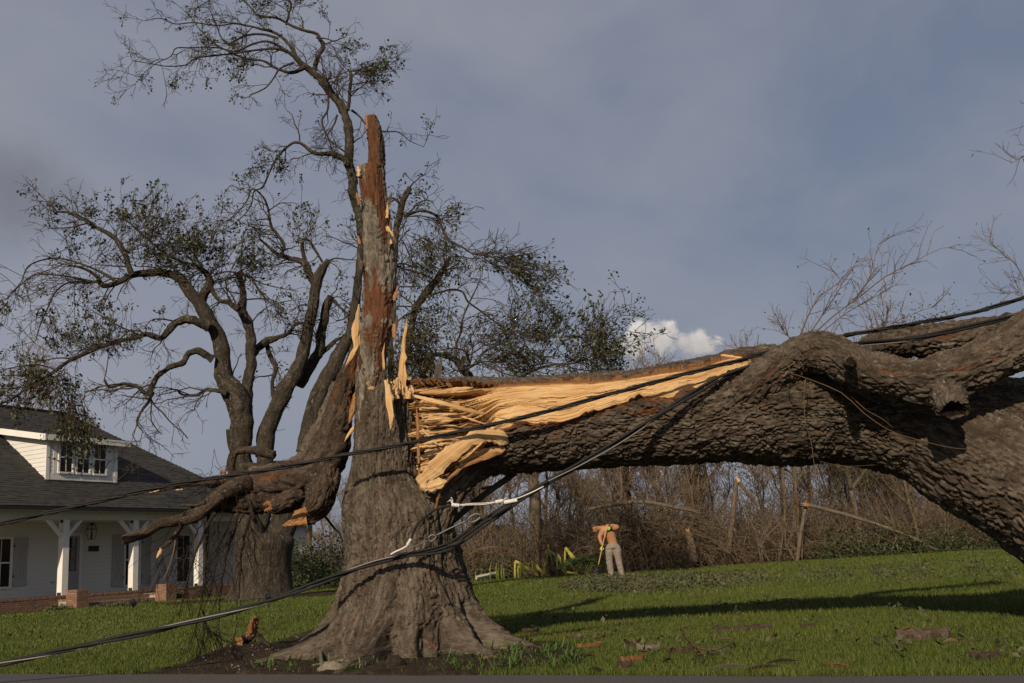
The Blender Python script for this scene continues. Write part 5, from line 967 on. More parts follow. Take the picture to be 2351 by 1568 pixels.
def placetree(v, X, Yd, rz, sc, label, group=None, cat='tree', name='bare_tree'):
    t = thing(name, (X, Yd, 0), label, cat, group); t.rotation_euler[2] = rz; t.scale = (sc, sc, sc)
    for nm, me in zip(('trunk', 'twigs'), VAR[v]):
        o = bpy.data.objects.new(nm, me); COL.objects.link(o); o.parent = t
        if nm == 'twigs': o['kind'] = 'stuff'
    return t
big = [(10, 1243, 40.5, .0, 1.0, 'thick vine-wrapped bare trunk standing behind the bent yellow stalks'), (9, 1440, 41.5, 1., 1.0, 'wide forking bare tree behind the vine mound'), (1, 1530, 42, .3, 1.05, 'slim straight bare tree between the forking tree and the tall pale one'), (0, 1622, 41.5, .8, 1.1, 'tall pale bare tree above the snapped rotten trunk'), (3, 1985, 41, 2.2, 1.15, 'pale double-stemmed bare tree beyond the leaning fallen trunk'), (10, 1880, 43, 2., .55, 'bare tree with reddish straight trunk beside the snapped pale stem'), (2, 1120, 43, 0., 1., 'slender bare tree rising in front of the tin-roofed shed')]
for v, x, Yd, rz, sc, lab in big: placetree(v, P(x, 1300, Yd)[0], Yd, rz, sc, lab)
for k in range(64):
    x = rw.uniform(1040, 2330); Yd = rw.uniform(40, 54); placetree(int(rw.integers(0, 9)), P(x, 1290, Yd)[0], Yd, rw.uniform(0, 6.28), rw.uniform(.62, .9), 'slender leafless tree in the brown wood behind the lawn', 'bare trees of the wood')
for k in range(7):
    x = rw.uniform(640, 830); Yd = rw.uniform(46, 60); placetree(int(rw.integers(0, 9)), P(x, 1340, Yd)[0], Yd, rw.uniform(0, 6.28), rw.uniform(.4, .62), 'thin leafless tree behind the green bushes beyond the stripped oak', 'thin trees beyond the oak')
t = placetree(1, P(60, 1100, 52)[0], 52, .4, 1.45, 'feathery bare tree rising behind the house roof'); t = placetree(4, P(20, 1100, 56)[0], 56, 2.4, 1.4, 'thin bare tree half hidden behind the roof ridge')
t = placetree(5, P(2120, 1200, 46)[0], 46, 1.0, 1.32, 'rounded twiggy tree rising behind the gnarled limb'); t = placetree(7, P(2170, 1200, 48)[0], 48, 3.0, 1.36, 'feathery tree with brown leaves behind the rear log')
S = P(2140, 745, 47.5)+rw.normal(0, 1, (170, 3))*[1.0, .8, .5]; mb = MB(); leaves(mb, S, .12, rw, 0, 3, .2); o = mb.build('foliage', M['leaf_brush'], t); o.parent = None; o.location = (0, 0, 0)
o.parent = t; o.matrix_parent_inverse = Matrix.Identity(4); bpy.context.view_layer.update(); o.matrix_world = Matrix.Translation(Vector(tuple(WL[t]))); o['kind'] = 'stuff'
# brush: uncountable tangle
def brushband(name, x0, x1, Y0, Y1, n, L, pullz, r, mat, label, zmax, rng, arch=True, K=8):
    xs = rng.uniform(x0, x1, n); Ys = rng.uniform(Y0, Y1, n); S = np.array([[P(x, 1290, y)[0], y, 0.] for x, y in zip(xs, Ys)]); S[:, 2] = rng.random(n)**1.8*zmax
    mb = MB(); a = polyl(S, rng.normal(0, .7, (n, 3))+[0, 0, .9], rng.uniform(*L, n), K, .16, (0, 0, pullz), rng); a[..., 2] = np.maximum(a[..., 2], .0); tubes(mb, a, np.linspace(r, r*.5, K)[None]*np.ones((n, 1)), 3)
    return tag(mb.build(name, M[mat], None), label, 'brush', kind='stuff'), a
o, a1 = brushband('brush', 1030, 2330, 39.5, 42.5, 4200, (.8, 3.0), -.10, .010, 'brush', 'tangled brown brush and vines along the edge of the wood', 1.5, rw)
o, a2 = brushband('brush', 1030, 2340, 42.5, 56, 4200, (1.2, 3.8), -.07, .013, 'brush_grey', 'deeper brown thicket inside the wood', 2.2, rw)
o, a3 = brushband('brush', 600, 850, 45, 62, 1600, (.8, 2.6), -.08, .013, 'brush', 'brown twig thicket beyond the stripped oak', 1.6, rw)
o, a4 = brushband('tall_stems', 1030, 2330, 40, 50, 900, (2.5, 5.5), -.01, .012, 'bark_wood', 'thin upright saplings crowding the wood', .5, rw, K=9)
n = 850; S = np.column_stack([np.array([P(x, 1290, 39.6)[0] for x in rw.normal(1480, 62, n)]), rw.uniform(38.8, 40.6, n), np.abs(rw.normal(.9, .75, n))]); mb = MB(); a = polyl(S, rw.normal(0, .9, (n, 3))+[.2, 0, .5], rw.uniform(1., 3.6, n), 10, .17, (0, 0, -.16), rw); a[..., 2] = np.maximum(a[..., 2], .01); tubes(mb, a, np.linspace(.014, .008, 10)[None]*np.ones((n, 1)), 3)
tag(mb.build('vine_mound', M['brush']), 'heaped mound of arching brown vines behind the raking person', 'vines', kind='stuff')
for k, ln in enumerate(([(1340, 1172, 7), (1400, 1160, 9), (1470, 1152, 10), (1540, 1163, 8), (1620, 1180, 5)], [(1395, 1235, 6), (1420, 1222, 8), (1470, 1215, 8), (1510, 1222, 5), (1560, 1260, 4)], [(1420, 1215, 5), (1470, 1200, 7), (1510, 1205, 5), (1560, 1230, 3)])):
    C, R = c4(ln, 39.2, 20); C[0, 2] -= .3; mb = MB(); tube(mb, C, R, 7); tag(mb.build('arched_branch', M['bark_pale'], None, origin=C[0]), ('long pale branch arching over the top of the vine mound', 'pale branch arching low out of the vine mound', 'short pale branch bowed inside the vine mound')[k], 'branch')
def leafmass(name, pts, size, per, spread, mat, label, rng):
    mb = MB(); leaves(mb, pts, size, rng, 0, per, spread); return tag(mb.build(name, M[mat], None), label, 'leaves', kind='stuff')
e = np.concatenate([a1.reshape(-1, 3)[rw.random(a1.shape[0]*a1.shape[1]) < .16], a2.reshape(-1, 3)[rw.random(a2.shape[0]*a2.shape[1]) < .14]]); leafmass('brush_leaves', e, .10, 1, .2, 'leaf_brush', 'sparse olive and brown leaves in the wood edge', rw)
S = np.column_stack([np.array([P(x, 1290, 39.5)[0] for x in rw.uniform(1880, 2320, 900)]), rw.uniform(38.6, 41, 900), np.abs(rw.normal(0, .45, 900))]); leafmass('low_shrubs', S, .13, 5, .2, 'shrub', 'low dark green shrubs along the wood edge under the fallen fork', rw)
S = np.column_stack([np.array([P(x, 1330, 44)[0] for x in rw.uniform(640, 850, 800)]), rw.uniform(42, 47, 800), np.abs(rw.normal(.7, .65, 800))]); leafmass('green_thicket', S, .16, 6, .25, 'shrub', 'dark green thicket between the stripped oak and the broken trunk', rw)
S = np.column_stack([np.array([P(x, 1300, 41)[0] for x in rw.uniform(1040, 1180, 420)]), rw.uniform(39.6, 42, 420), np.abs(rw.normal(.15, .35, 420))]); leafmass('low_shrubs', S, .13, 5, .2, 'shrub', 'dark green undergrowth in front of the tin-roofed shed', rw)
for (x, y, n) in ((1420, 1180, 30), (1900, 1120, 30), (1700, 1080, 40), (1790, 1130, 30), (1980, 1090, 30), (2080, 1110, 30)): 
    c = P(x, y, 42); S = c+rw.normal(0, .5, (n, 3)); leafmass('leaf_cluster', S, .13, 4, .15, 'leaf', 'dark evergreen leaves high in the bare wood', rw)
# distinctive broken stems
def snapstem(name, ptsD, Y, mat, label, capmat='wood', parts=None):
    C, R = c4(ptsD, Y, 24); t = thing(name, (C[0, 0], C[0, 1], 0), label, 'broken tree'); n = len(C); V, D, th, s, Tn = sweepV(C, R, 12, np.array([1., .2, 0]) if abs((C[-1]-C[0])[2]) > 1 else np.array([0, 0, 1.])); bk = bkc(th, s, R.mean(), n, 12); V = V+D*(R[:, None]*.18*fbm(bk/.12, 3, int(ptsD[0][0])))[..., None]; mb = MB()
    mb.add(V.reshape(-1, 3), ringQ(n, 12), None, 0, {'bk': bk.reshape(-1, 3), 'red': np.zeros(n*12), 'tone': np.full(n*12, .5)}); mb.build('trunk', M[mat], t)
    for q in range(4): x, y, w = ptsD[-1][:3]; x2, y2 = x+(x-ptsD[-2][0])*rs.uniform(.1, .6)+rs.uniform(-w, w)*.5, y+(y-ptsD[-2][1])*rs.uniform(.1, .6)+rs.uniform(-w, w)*.3; SL([(x, y, w*.7), ((x+x2)/2, (y+y2)/2, w*.5), (x2, y2, 1)], Y, capmat, par=t, T=None, seed=q+int(x))
    return t
snapstem('snapped_tree', [(1590, 1290, 26), (1588, 1260, 22), (1583, 1235, 18), (1580, 1222, 12)], 38.8, 'bark_wood', 'short rotten trunk snapped off with orange splintered top at the wood edge', 'wood_dk')
ft = snapstem('leaning_broken_tree', [(2150, 1262, 3), (2090, 1232, 5), (2020, 1206, 7), (1950, 1184, 8), (1890, 1168, 9), (1856, 1160, 10)], 39, 'bark_pale', 'long pale broken trunk leaning down across the wood edge', 'wood_dk')
snapstem('snapped_tree', [(1830, 1290, 9), (1838, 1230, 9), (1848, 1170, 10)], 39.2, 'bark_pale', 'pale slim stem holding up the broken end of the leaning trunk', 'wood_dk')
snapstem('snapped_tree', [(1672, 1270, 13), (1682, 1190, 12), (1690, 1110, 10), (1693, 1100, 8)], 39.6, 'bark_wood', 'red-brown stem snapped high beside a hinged broken branch', 'wood_dk')
snapstem('hinged_branch', [(1740, 1160, 7), (1715, 1130, 8), (1697, 1106, 8)], 39.5, 'bark_wood', 'broken branch hinged down from the red-brown snapped stem')
snapstem('snapped_tree', [(712, 1330, 12), (710, 1260, 11), (712, 1200, 10), (716, 1178, 8)], 44, 'bark_wood', 'snapped brown trunk above the green thicket')
for k in range(9):
    c = P(rs.uniform(1700, 2100), 1200, 39.3); mb = MB(); L = rs.uniform(1.5, 3.2); C = catmull(np.array([c*[1, 1, 0], c*[1, 1, 0]+[rs.uniform(-.4, .4), 0, L*.5], c*[1, 1, 0]+[rs.uniform(-.9, .9), 0, L]]), 10); tube(mb, C, np.linspace(.035, .012, 10), 5); tag(mb.build('sapling', M['bark_pale'], None, origin=c*[1, 1, 0]), 'pale leaning sapling at the front of the wood', 'sapling', 'pale saplings at the wood edge')
# shed and far house behind the wood
sh = thing('shed', P(1130, 1310, 47)*[1, 1, 0], 'small collapsing board shed with rusted tin roof seen through the trees', 'shed'); YS = 47
def quad(par, name, pts, mat, th_=.06):
    Vq = np.array([P(*q) for q in pts]); nn = unit(np.cross(Vq[1]-Vq[0], Vq[2]-Vq[0]))*th_; mb = MB(); k = len(Vq); mb.add(np.concatenate([Vq, Vq+nn]), [[0, 1, 2, 3], [7, 6, 5, 4]]+[[i, (i+1) % 4, (i+1) % 4+4, i+4] for i in range(4)]); return mb.build(name, M[mat], par, smooth=False)
for k in range(9): a = k/9; quad(sh, 'board', [(1072+a*60, 1250+a*3, YS), (1072+(a+.1)*60, 1250+(a+.1)*3, YS), (1074+(a+.1)*60, 1285, YS), (1074+a*60, 1285, YS)], 'boardwall')
for k in range(8): a = k/8; quad(sh, 'roof_panel', [(1130+a*62, 1248, YS+1.2), (1130+(a+.12)*62, 1248, YS+1.2), (1132+(a+.12)*66, 1268, YS-.4), (1132+a*66, 1268, YS-.4)], 'rust')
for k in range(4): a = k*.25; quad(sh, 'loose_tin', [(1100+a*22, 1242-a*4, YS-.2), (1106+a*22, 1241-a*4, YS-.2), (1132+a*18, 1263-a*2, YS-.5), (1126+a*18, 1265-a*2, YS-.5)], 'tin')
quad(sh, 'roof_panel', [(1090, 1240, YS+.8), (1180, 1236, YS+.8), (1185, 1248, YS), (1072, 1250, YS)], 'tin'); quad(sh, 'wall', [(1135, 1266, YS), (1200, 1266, YS), (1200, 1312, YS), (1135, 1316, YS)], 'bark_root' if False else 'felt')
fh = thing('far_house', P(1150, 1310, 85)*[1, 1, 0], 'distant house with dark hipped roof and white gable behind the shed', 'house')
quad(fh, 'roof', [(1085, 1245, 84), (1212, 1245, 84), (1165, 1212, 90), (1132, 1213, 90)], 'felt', .3); quad(fh, 'wall', [(1100, 1245, 84), (1210, 1245, 84), (1210, 1312, 84), (1100, 1316, 84)], 'boardwall', .3); quad(fh, 'gable', [(1148, 1238, 82), (1166, 1235, 82), (1190, 1235, 82), (1190, 1250, 82)], 'white', .3)
for k in range(4): quad(fh, 'post', [(1192+k*3.2, 1238, 81), (1193.6+k*3.2, 1238, 81), (1193.6+k*3.2, 1262, 81), (1192+k*3.2, 1262, 81)], 'white', .2)
bd = thing('white_board', P(1110, 1320, 38.5)*[1, 1, 0], 'white painted board lying at the edge of the lawn', 'board'); quad(bd, 'plank', [(1092, 1322, 38.2), (1138, 1312, 39.4), (1140, 1316, 39.2), (1096, 1326, 38.)], 'plank', .1)
# snapped giant stalks and palmettos
Z6 = (1061.9, 1119.3, .14652)
def stalk(pts, blade, Yd, label, mat='stalk', w=1.):
    p0 = P(Z6[0]+pts[0][0]*Z6[2], Z6[1]+pts[0][1]*Z6[2], Yd); t = thing('snapped_stalk', (p0[0], p0[1], 0), label, 'plant', 'snapped yellow stalks')
    C, R = c4(pts, Yd, 14, Z6); R = R*1.05; C[0, 2] = min(C[0, 2], 0); mb = MB(); tube(mb, C, R*w, 7); mb.build('stem', M[mat], t)
    if blade:
        for k, b in enumerate(blade): sliver(t, 'blade', [(q[0], q[1], q[2]*1.15) for q in b], Yd-.15, M[mat if k % 2 == 0 else 'stalk_dk'], Z6, .18, 10, .08, k, .2)
LBL = 'snapped yellow-green plant stalk folded over at the lawn edge'
stalk([(825, 1420, 34), (822, 1280, 34), (825, 1160, 30)], [[(825, 1155, 30), (900, 1190, 44), (980, 1250, 40), (1060, 1300, 30), (1200, 1385, 8)], [(860, 1180, 14), (960, 1270, 20), (1030, 1390, 8)]], 38.2, LBL)
stalk([(880, 1410, 28), (870, 1300, 28), (872, 1225, 24)], [[(870, 1225, 30), (930, 1270, 40), (1000, 1270, 30), (1080, 1340, 8)]], 38.1, LBL)
stalk([(915, 1405, 26), (910, 1330, 28), (912, 1270, 22)], [[(912, 1275, 20), (960, 1330, 20), (1020, 1400, 6)]], 38.0, LBL)
stalk([(1100, 1330, 24), (1100, 1240, 26), (1092, 1160, 24)], [[(1092, 1158, 30), (1150, 1220, 40), (1210, 1290, 36), (1280, 1370, 8)], [(940, 1210, 20), (1020, 1200, 34), (1065, 1195, 10)]], 38.4, LBL)
stalk([(1600, 1300, 30), (1604, 1120, 32), (1610, 945, 26)], [[(1612, 938, 34), (1680, 1030, 44), (1740, 1110, 50), (1800, 1180, 50), (1860, 1250, 12)], [(1720, 1100, 20), (1705, 1200, 16), (1685, 1290, 6)], [(1660, 1010, 24), (1760, 1130, 24), (1790, 1240, 6)]], 38.6, LBL)
stalk([(1480, 1260, 20), (1486, 1130, 20), (1492, 1045, 18)], [[(1492, 1045, 22), (1530, 1120, 26), (1545, 1180, 6)]], 38.5, LBL)
stalk([(1275, 1350, 22), (1295, 1150, 20), (1330, 990, 16), (1348, 885, 8)], [[(1335, 960, 20), (1420, 1030, 18), (1480, 1110, 14), (1550, 1190, 5)], [(1340, 950, 20), (1325, 1080, 22), (1330, 1190, 5)], [(1340, 960, 12), (1390, 1100, 14), (1400, 1220, 4)]], 38.4, LBL, 'stalk_dk')
stalk([(1470, 1240, 20), (1560, 1290, 44), (1650, 1330, 40), (1800, 1345, 12)], None, 38.1, LBL)
for k, (x, y, h) in enumerate(((435, 1400, 230), (530, 1400, 230), (560, 1420, 160), (650, 1410, 160), (610, 1410, 200), (205, 1420, 110), (290, 1430, 110))): stalk([(x, y, 14), (x-4, y-h*.5, 16), (x+rs.uniform(-15, 15), y-h, 4)], None, 38.8, 'upright green-yellow leaf spear near the white board', 'stalk_dk')
def palmetto(x, y, Yd, R_, n, label, rng):
    c = P(x, y, Yd); t = thing('palmetto', (c[0], c[1], 0), label, 'plant', 'dark palmetto fans')
    for f in range(3):
        ang = rng.uniform(-.9, .9); tip = c*[1, 1, 0]+np.array([math.sin(ang)*R_*.5, rng.uniform(-.2, .2), R_*.55]); mb = MB(); tube(mb, catmull(np.array([c*[1, 1, 0], (c*[1, 1, 0]+tip)/2+[0, 0, .1], tip]), 8), np.full(8, .012), 5); mb.build('stem', M['stalk_dk'], t); mb = MB()
        for k in range(n):
            a = -1.7+3.4*k/(n-1)+ang; d = np.array([math.sin(a), rng.uniform(-.25, .25), math.cos(a)*.8-.25]); L = R_*rng.uniform(.5, .7); sd_ = np.array([math.cos(a), .3, -math.sin(a)])*.022; e_ = tip+d*L+[0, 0, -.12*L]; mid = tip+d*L*.5+[0, 0, .04]
            mb.add([tip-sd_*.3, tip+sd_*.3, mid+sd_, mid-sd_, e_], [[0, 1, 2, 3]], [[3, 2, 4]])
        mb.build('fan', M['palm'], t)
for x, y, r_ in ((1385-35, 1300, .9), (1322, 1310, .8), (1345, 1300, 1.0), (1372, 1306, .75), (1300, 1318, .6)): palmetto(x, y, 38., r_, 13, 'dark green palmetto with drooping fan leaves behind the rake', rw)

# ------------------------------------------------------------------ white house with porch and dormer
house = thing('white_house', hp(2, -3, 0), 'white board-sided house with dark shingle roof, dormer and brick-based front porch', 'house')
HR = np.array([HU, HN, [0, 0, 1.]])
def hb(mb, s0, s1, t0, t1, z0, z1, m=0): return mb.box(hp((s0+s1)/2, (t0+t1)/2, (z0+z1)/2), ((s1-s0)/2, (t1-t0)/2, (z1-z0)/2), HR, m)
def hpart(name, boxes, mat, par=house):
    mb = MB()
    for b in boxes: hb(mb, *b)
    return mb.build(name, M[mat], par, smooth=False)
_u = MB(); _u.box((0, 0, 0), (.5, .5, .5)); 
UNIT = {}
def piece(name, mat, s0, s1, t0, t1, z0, z1, par, tilt=0., R=None):
    """small box piece sharing one unit mesh"""
    if mat not in UNIT: UNIT[mat] = _u.mesh(name, M[mat], smooth=False)
    o = bpy.data.objects.new(name, UNIT[mat]); COL.objects.link(o); o.parent = par
    c = hp((s0+s1)/2, (t0+t1)/2, (z0+z1)/2); w = WL[par]
    Rm = HR if R is None else R; mt = Matrix([[Rm[j][i] for j in range(3)] for i in range(3)]).to_4x4()
    o.matrix_local = Matrix.Translation(Vector(tuple(c-w))) @ mt @ Matrix.Diagonal((s1-s0, t1-t0, z1-z0, 1))
    return o
ZF, TW = .45, -2.3
hpart('porch_floor', [(-6, 10.2, TW, .16, .30, .42)], 'mortar')
pw = hpart('porch_base', [(-6, 10.2, -.1, .185, 0, .44), (0, 3.45, .18, .48, 0, .285), (0, 3.45, .47, .78, 0, .14), (-.3, -.0, .18, .84, 0, .30), (3.45, 3.75, .18, .84, 0, .30)], 'mortar')
pier = [hpart('pier', [(a+.01, a+.49, .83, 1.34, 0, .60)], 'mortar') for a in (-.5, 3.45)]
BR = []
def course(s0, s1, t, z0, z1, bl, par, off=0., g=.012, dep=.05):
    s = s0+off
    while s < s1-.02:
        e = min(s+bl-g, s1); BR.append((s, e, t-dep, t+.008+.006*rs.random(), z0+g*.5, z1-g*.5, par)); s += bl
for k in range(5):
    for (a, b) in ((-6, -.3), (3.76, 10.2)): course(a, b, .19, k*.07+.01, k*.07+.08, .215, pw, -.1*(k % 2))
for (a, b) in ((-6, 10.2),): course(a, b, .20, .365, .455, .075, pw, 0, .013, .16)
course(0, 3.45, .49, .205, .295, .075, pw, 0, .013, .2); course(0, 3.45, .79, .065, .155, .075, pw, 0, .013, .2)
for k in range(2): course(0, 3.45, .19, .295+k*.035, .33+k*.035, .215, pw, -.1*k); 
for a, pr in zip((-.5, 3.45), pier):
    for k in range(8): z0 = k*.075; course(a, a+.5, 1.35, z0, z0+.075, .215, pr, -.11*(k % 2) if k % 2 == 0 else 0)
for a in (-.3, 3.45):
    t = .2
    while t < .82: BR.append((a-.01, a+.31, t, t+.062, .24, .315, pw)); t += .075
# left faces of the piers (towards the sun)
for a, pr in zip((-.5, 3.45), pier):
    for k in range(8):
        t = .83-(.1 if k % 2 else 0)
        while t < 1.33:
            BR.append((a-.012, a+.05, max(t, .83), min(t+.2, 1.345), k*.075+.006, k*.075+.069, pr)); t += .212
    for q in range(7): BR.append((a-.02, a+.52, .82+q*.077, .82+q*.077+.065, .585, .615, pr))
BR = [b for b in BR if b[1]-b[0] > .015 and b[3]-b[2] > .01]
dist = [np.linalg.norm(hp((b[0]+b[1])/2, b[3], b[4])-CAM)+(0 if -3 < b[0] < 9.6 else 50) for b in BR]; od = np.argsort(dist); cnt = {}
rest = {}
for i in od:
    b = BR[i]; pr = b[6]; cnt[pr] = cnt.get(pr, 0)+1
    if cnt[pr] <= 95: piece('brick', 'brick', *b[:6], pr)
    else: hb(rest.setdefault(pr, MB()), *b[:6])
for pr, mb in rest.items(): tag(mb.build('brickwork', M['brick'], pr, smooth=False), kind='stuff')
# columns, braces, beam
for s in (0., 3.12, 6.47):
    c = hpart('column', [(s-.125, s+.125, -.125, .125, ZF, 3.04)], 'white')
    for sg_ in (-1, 1):
        mb = MB(); a = math.radians(45); Rb = np.array([HU*math.cos(a)*sg_+np.array([0, 0, math.sin(a)]), HN, np.cross(HU*math.cos(a)*sg_+np.array([0, 0, math.sin(a)]), HN)]); mb.box(hp(s+sg_*.40, 0, 2.76), (.43, .055, .055), Rb); mb.build('brace', M['white'], c, smooth=False)
    hpart('base_bracket', [(s-.17, s-.126, -.05, .10, ZF, ZF+.10)], 'black', c); hpart('top_bracket', [(s-.16, s-.126, -.02, .08, 2.93, 3.03)], 'black', c)
hpart('beam', [(-6, 10.3, -.13, .13, 3.04, 3.32)], 'cream'); hpart('soffit', [(-6, 10.3, TW, .44, 3.325, 3.36)], 'cream'); hpart('gutter', [(-7, 10.45, .45, .56, 3.34, 3.45)], 'black')
hpart('porch_ceiling', [(-6, 10.3, TW, -.14, 3.10, 3.13)], 'cream')
# front wall boards
wall = hpart('wall', [(-7, 9.6, TW-.25, TW-.02, 0, 3.4), (9.2, 9.6, TW, 0-.6, 0, 3.3)], 'siding')
HR2 = lambda tl: np.array([HU, HN*math.cos(tl)+np.array([0, 0, math.sin(tl)]), -HN*math.sin(tl)+np.array([0, 0, math.cos(tl)])])
for k in range(18):
    z = ZF+k*.148; piece('siding_board', 'siding', -7, 9.6, TW-.012, TW+.004, z, z+.155, wall, R=HR2(.07))
def window(s0, s1, z0, z1, t, cols=1, par=house, name='window', curtain=False, mull=True):
    fr_ = .07; w = hpart(name, [(s0-fr_, s0, t, t+.05, z0-fr_, z1+fr_), (s1, s1+fr_, t, t+.05, z0-fr_, z1+fr_), (s0, s1, t, t+.05, z1, z1+fr_+.02), (s0-.03, s1+.03, t, t+.07, z0-fr_, z0)], 'white', par)
    zm = (z0+z1)/2
    for a, b in ((z0, zm), (zm, z1)):
        p = hpart('pane', [(s0, s1, t+.012, t+.018, a, b)], 'glass', w)
        if mull: hpart('glazing_bar', [((s0+s1)/2-.011, (s0+s1)/2+.011, t+.018, t+.026, a+.03, b)], 'white', w)
    hpart('sash_rail', [(s0, s1, t+.012, t+.036, zm-.026, zm+.026)], 'white', w); [hpart('sash_stile', [b_], 'white', w) for b_ in ((s0, s0+.03, t+.019, t+.036, z0, z1), (s1-.03, s1, t+.019, t+.036, z0, z1))]
    if curtain: hpart('curtain', [(s0+.05, s0+.22, t+.0185, t+.0205, zm-.05, z1-.08)], 'curtain', w)
    return w
window(-1.15, -.37, .86, 2.52, TW+.01, curtain=True); window(4.76, 5.50, .66, 2.62, TW+.01); window(7.52, 8.28, .66, 2.58, TW+.01)
def shutter(s0, s1, z0, z1, d):
    t = TW+.012; sh_ = thing('_', (0, 0, 0), None, None) if False else None
    o = hpart('shutter', [(s0, s1, t, t+.02, z0, z1)], 'shutter'); n = 4; w = (s1-s0)/n
    for k in range(n): piece('slat', 'shutter', s0+k*w+.004, s0+(k+1)*w-.004, t+.02, t+.034, z0+.005, z1-.005, o)
    for zz_ in (z0+.0, z1-.22): piece('rail', 'shutter', s0, s1, t+.034, t+.056, zz_, zz_+.22, o)
    L = math.hypot(s1-s0, z1-z0-.44); a = math.atan2(z1-z0-.44, (s1-s0)*d); Rb = np.array([HU*math.cos(a)+np.array([0, 0, math.sin(a)]), HN, -HU*math.sin(a)+np.array([0, 0, math.cos(a)])])
    mb = MB(); mb.box(hp((s0+s1)/2, t+.045, (z0+z1)/2), (L/2*.97, .011, .05), Rb); mb.build('brace', M['shutter'], o, smooth=False)
    for zz_ in (z0+.3, z1-.35): hpart('hinge', [(s0-.02 if d > 0 else s1-.02, s0+.03 if d > 0 else s1+.03, t+.03, t+.065, zz_, zz_+.08)], 'black', o)
shutter(-.27, .30, .86, 2.58, 1); shutter(4.12, 4.66, .62, 2.64, -1); shutter(5.60, 6.10, .64, 2.64, 1)
dr_ = hpart('door', [(1.78, 2.55, TW+.01, TW+.05, ZF, 2.62)], 'door')
for k in range(3): z = 1.30+k*.42; hpart('pane', [(1.95, 2.40, TW+.05, TW+.056, z, z+.40)], 'glass', dr_); hpart('curtain', [(2.12+.03*k, 2.36, TW+.056, TW+.0575, z+.02, z+.39)], 'curtain', dr_)
hpart('panel', [(1.93, 2.42, TW+.05, TW+.062, .62, 1.12)], 'door', dr_); hpart('door_frame', [(1.70, 1.78, TW+.01, TW+.08, ZF, 2.72), (2.55, 2.65, TW+.01, TW+.08, ZF, 2.72), (1.78, 2.55, TW+.01, TW+.08, 2.62, 2.72)], 'white', dr_); hpart('handle', [(1.86, 1.89, TW+.05, TW+.10, 1.35, 1.50)], 'black', dr_)
hpart('plaque', [(2.98, 3.46, TW+.015, TW+.04, 2.01, 2.22)], 'black'); 
for s, z in ((1.36, .88), (6.6, .86)): hpart('outlet_cover', [(s, s+.14, TW+.015, TW+.04, z, z+.08)], 'shutter')
# hanging gas lantern
ln = hpart('lantern', [(2.72, 2.90, TW+.28, TW+.46, 2.45, 2.47), (2.66, 2.96, TW+.22, TW+.52, 2.83, 2.85), (2.79, 2.83, TW+.35, TW+.39, 2.47, 2.72)], 'black'); cL = hp(2.81, TW+.37, 0)
for a in (-1, 1):
    for b in (-1, 1): mb = MB(); tube(mb, np.array([cL+HU*.085*a+HN*.085*b+[0, 0, 2.46], cL+HU*.14*a+HN*.14*b+[0, 0, 2.84]]), np.array([.010, .010]), 5); mb.build('cage_bar', M['black'], ln); mb = MB(); tube(mb, np.array([cL+HU*.14*a+HN*.14*b+[0, 0, 2.84], cL+HU*.05*a+HN*.05*b+[0, 0, 3.0]]), np.array([.01, .01]), 5); mb.build('cage_bar', M['black'], ln)
mb = MB(); a = np.linspace(-.5, np.pi+.5, 26); tube(mb, np.array([cL+HU*math.cos(v)*.19+[0, 0, 2.93+.17*math.sin(v)] for v in a]), np.full(26, .009), 5); mb.build('yoke', M['black'], ln); hpart('cap', [(2.76, 2.86, TW+.32, TW+.42, 2.99, 3.06)], 'black', ln)
# side wing
wg = hpart('wing', [(9.7, 15, -6, -1.25, 0, 3.05)], 'siding')
for k in range(20): z = .1+k*.148; piece('siding_board', 'siding', 9.7, 15, -1.25, -1.232, z, z+.155, wg, R=HR2(.07))
hpart('wing_fascia', [(9.6, 15.2, -1.2, -.9, 2.98, 3.16)], 'black', wg)
# roof
EZ, ET, RM = 3.46, .52, .74; RT_ = -5.5; SE = 10.4; ct = 1/math.sqrt(1+RM*RM); NR = HN*RM*ct+np.array([0, 0, ct]); DS = -HN*ct+np.array([0, 0, RM*ct])
def rz(t): return EZ+RM*(ET-t)
mb = MB(); h = ET-RT_; pts = [hp(-9, ET, EZ-.03), hp(SE, ET, EZ-.03), hp(SE-h, RT_, rz(RT_)-.03), hp(-9, RT_, rz(RT_)-.03), hp(SE, ET-2*h, EZ-.03), hp(-9, ET-2*h, EZ-.03)]
mb.add(pts, [[0, 1, 2, 3], [3, 2, 4, 5]], [[1, 4, 2]]); roof = mb.build('roof', M['felt'], house, smooth=False)
tf = -.95; sA, sB = -.10, 3.05; zb = rz(tf); zt = hpix(110, 1003, tf)[1]; tm_ = -3.75; dsl = (rz(tm_)-zt)/(tf-tm_)
SHG = []
row = .145; nr = int(h/ct/row)
for k in range(nr+1):
    d = k*row; t = ET-d*ct; smax = SE-(ET-t)-.02; s = -4.2+rs.random()*.2
    while s < smax:
        w = rs.choice((.16, .22, .30, .36)); e = min(s+w, smax); m_ = (s+e)/2
        if not (sA+.02 < m_ < sB-.02 and tm_ < t < tf): SHG.append((s, e, d))
        s += w+.004
def shbox(s, e, d): return hp((s+e)/2, ET, EZ)+DS*(d+row*.62)+NR*(.004+.010*rs.random())
RS = np.array([HU, DS, NR]); TILT = lambda a: np.array([HU, DS*math.cos(a)-NR*math.sin(a), NR*math.cos(a)+DS*math.sin(a)])
key = [np.linalg.norm(shbox(*q)-CAM)+(0 if (q[0] > -2.9) else 60) for q in SHG]; od = np.argsort(key); mb = MB(); R7 = TILT(.055)
_su = MB(); _su.box((0, 0, 0), (.5, .5, .5)); SHM = _su.mesh('shingle', M['shingle'], smooth=False)
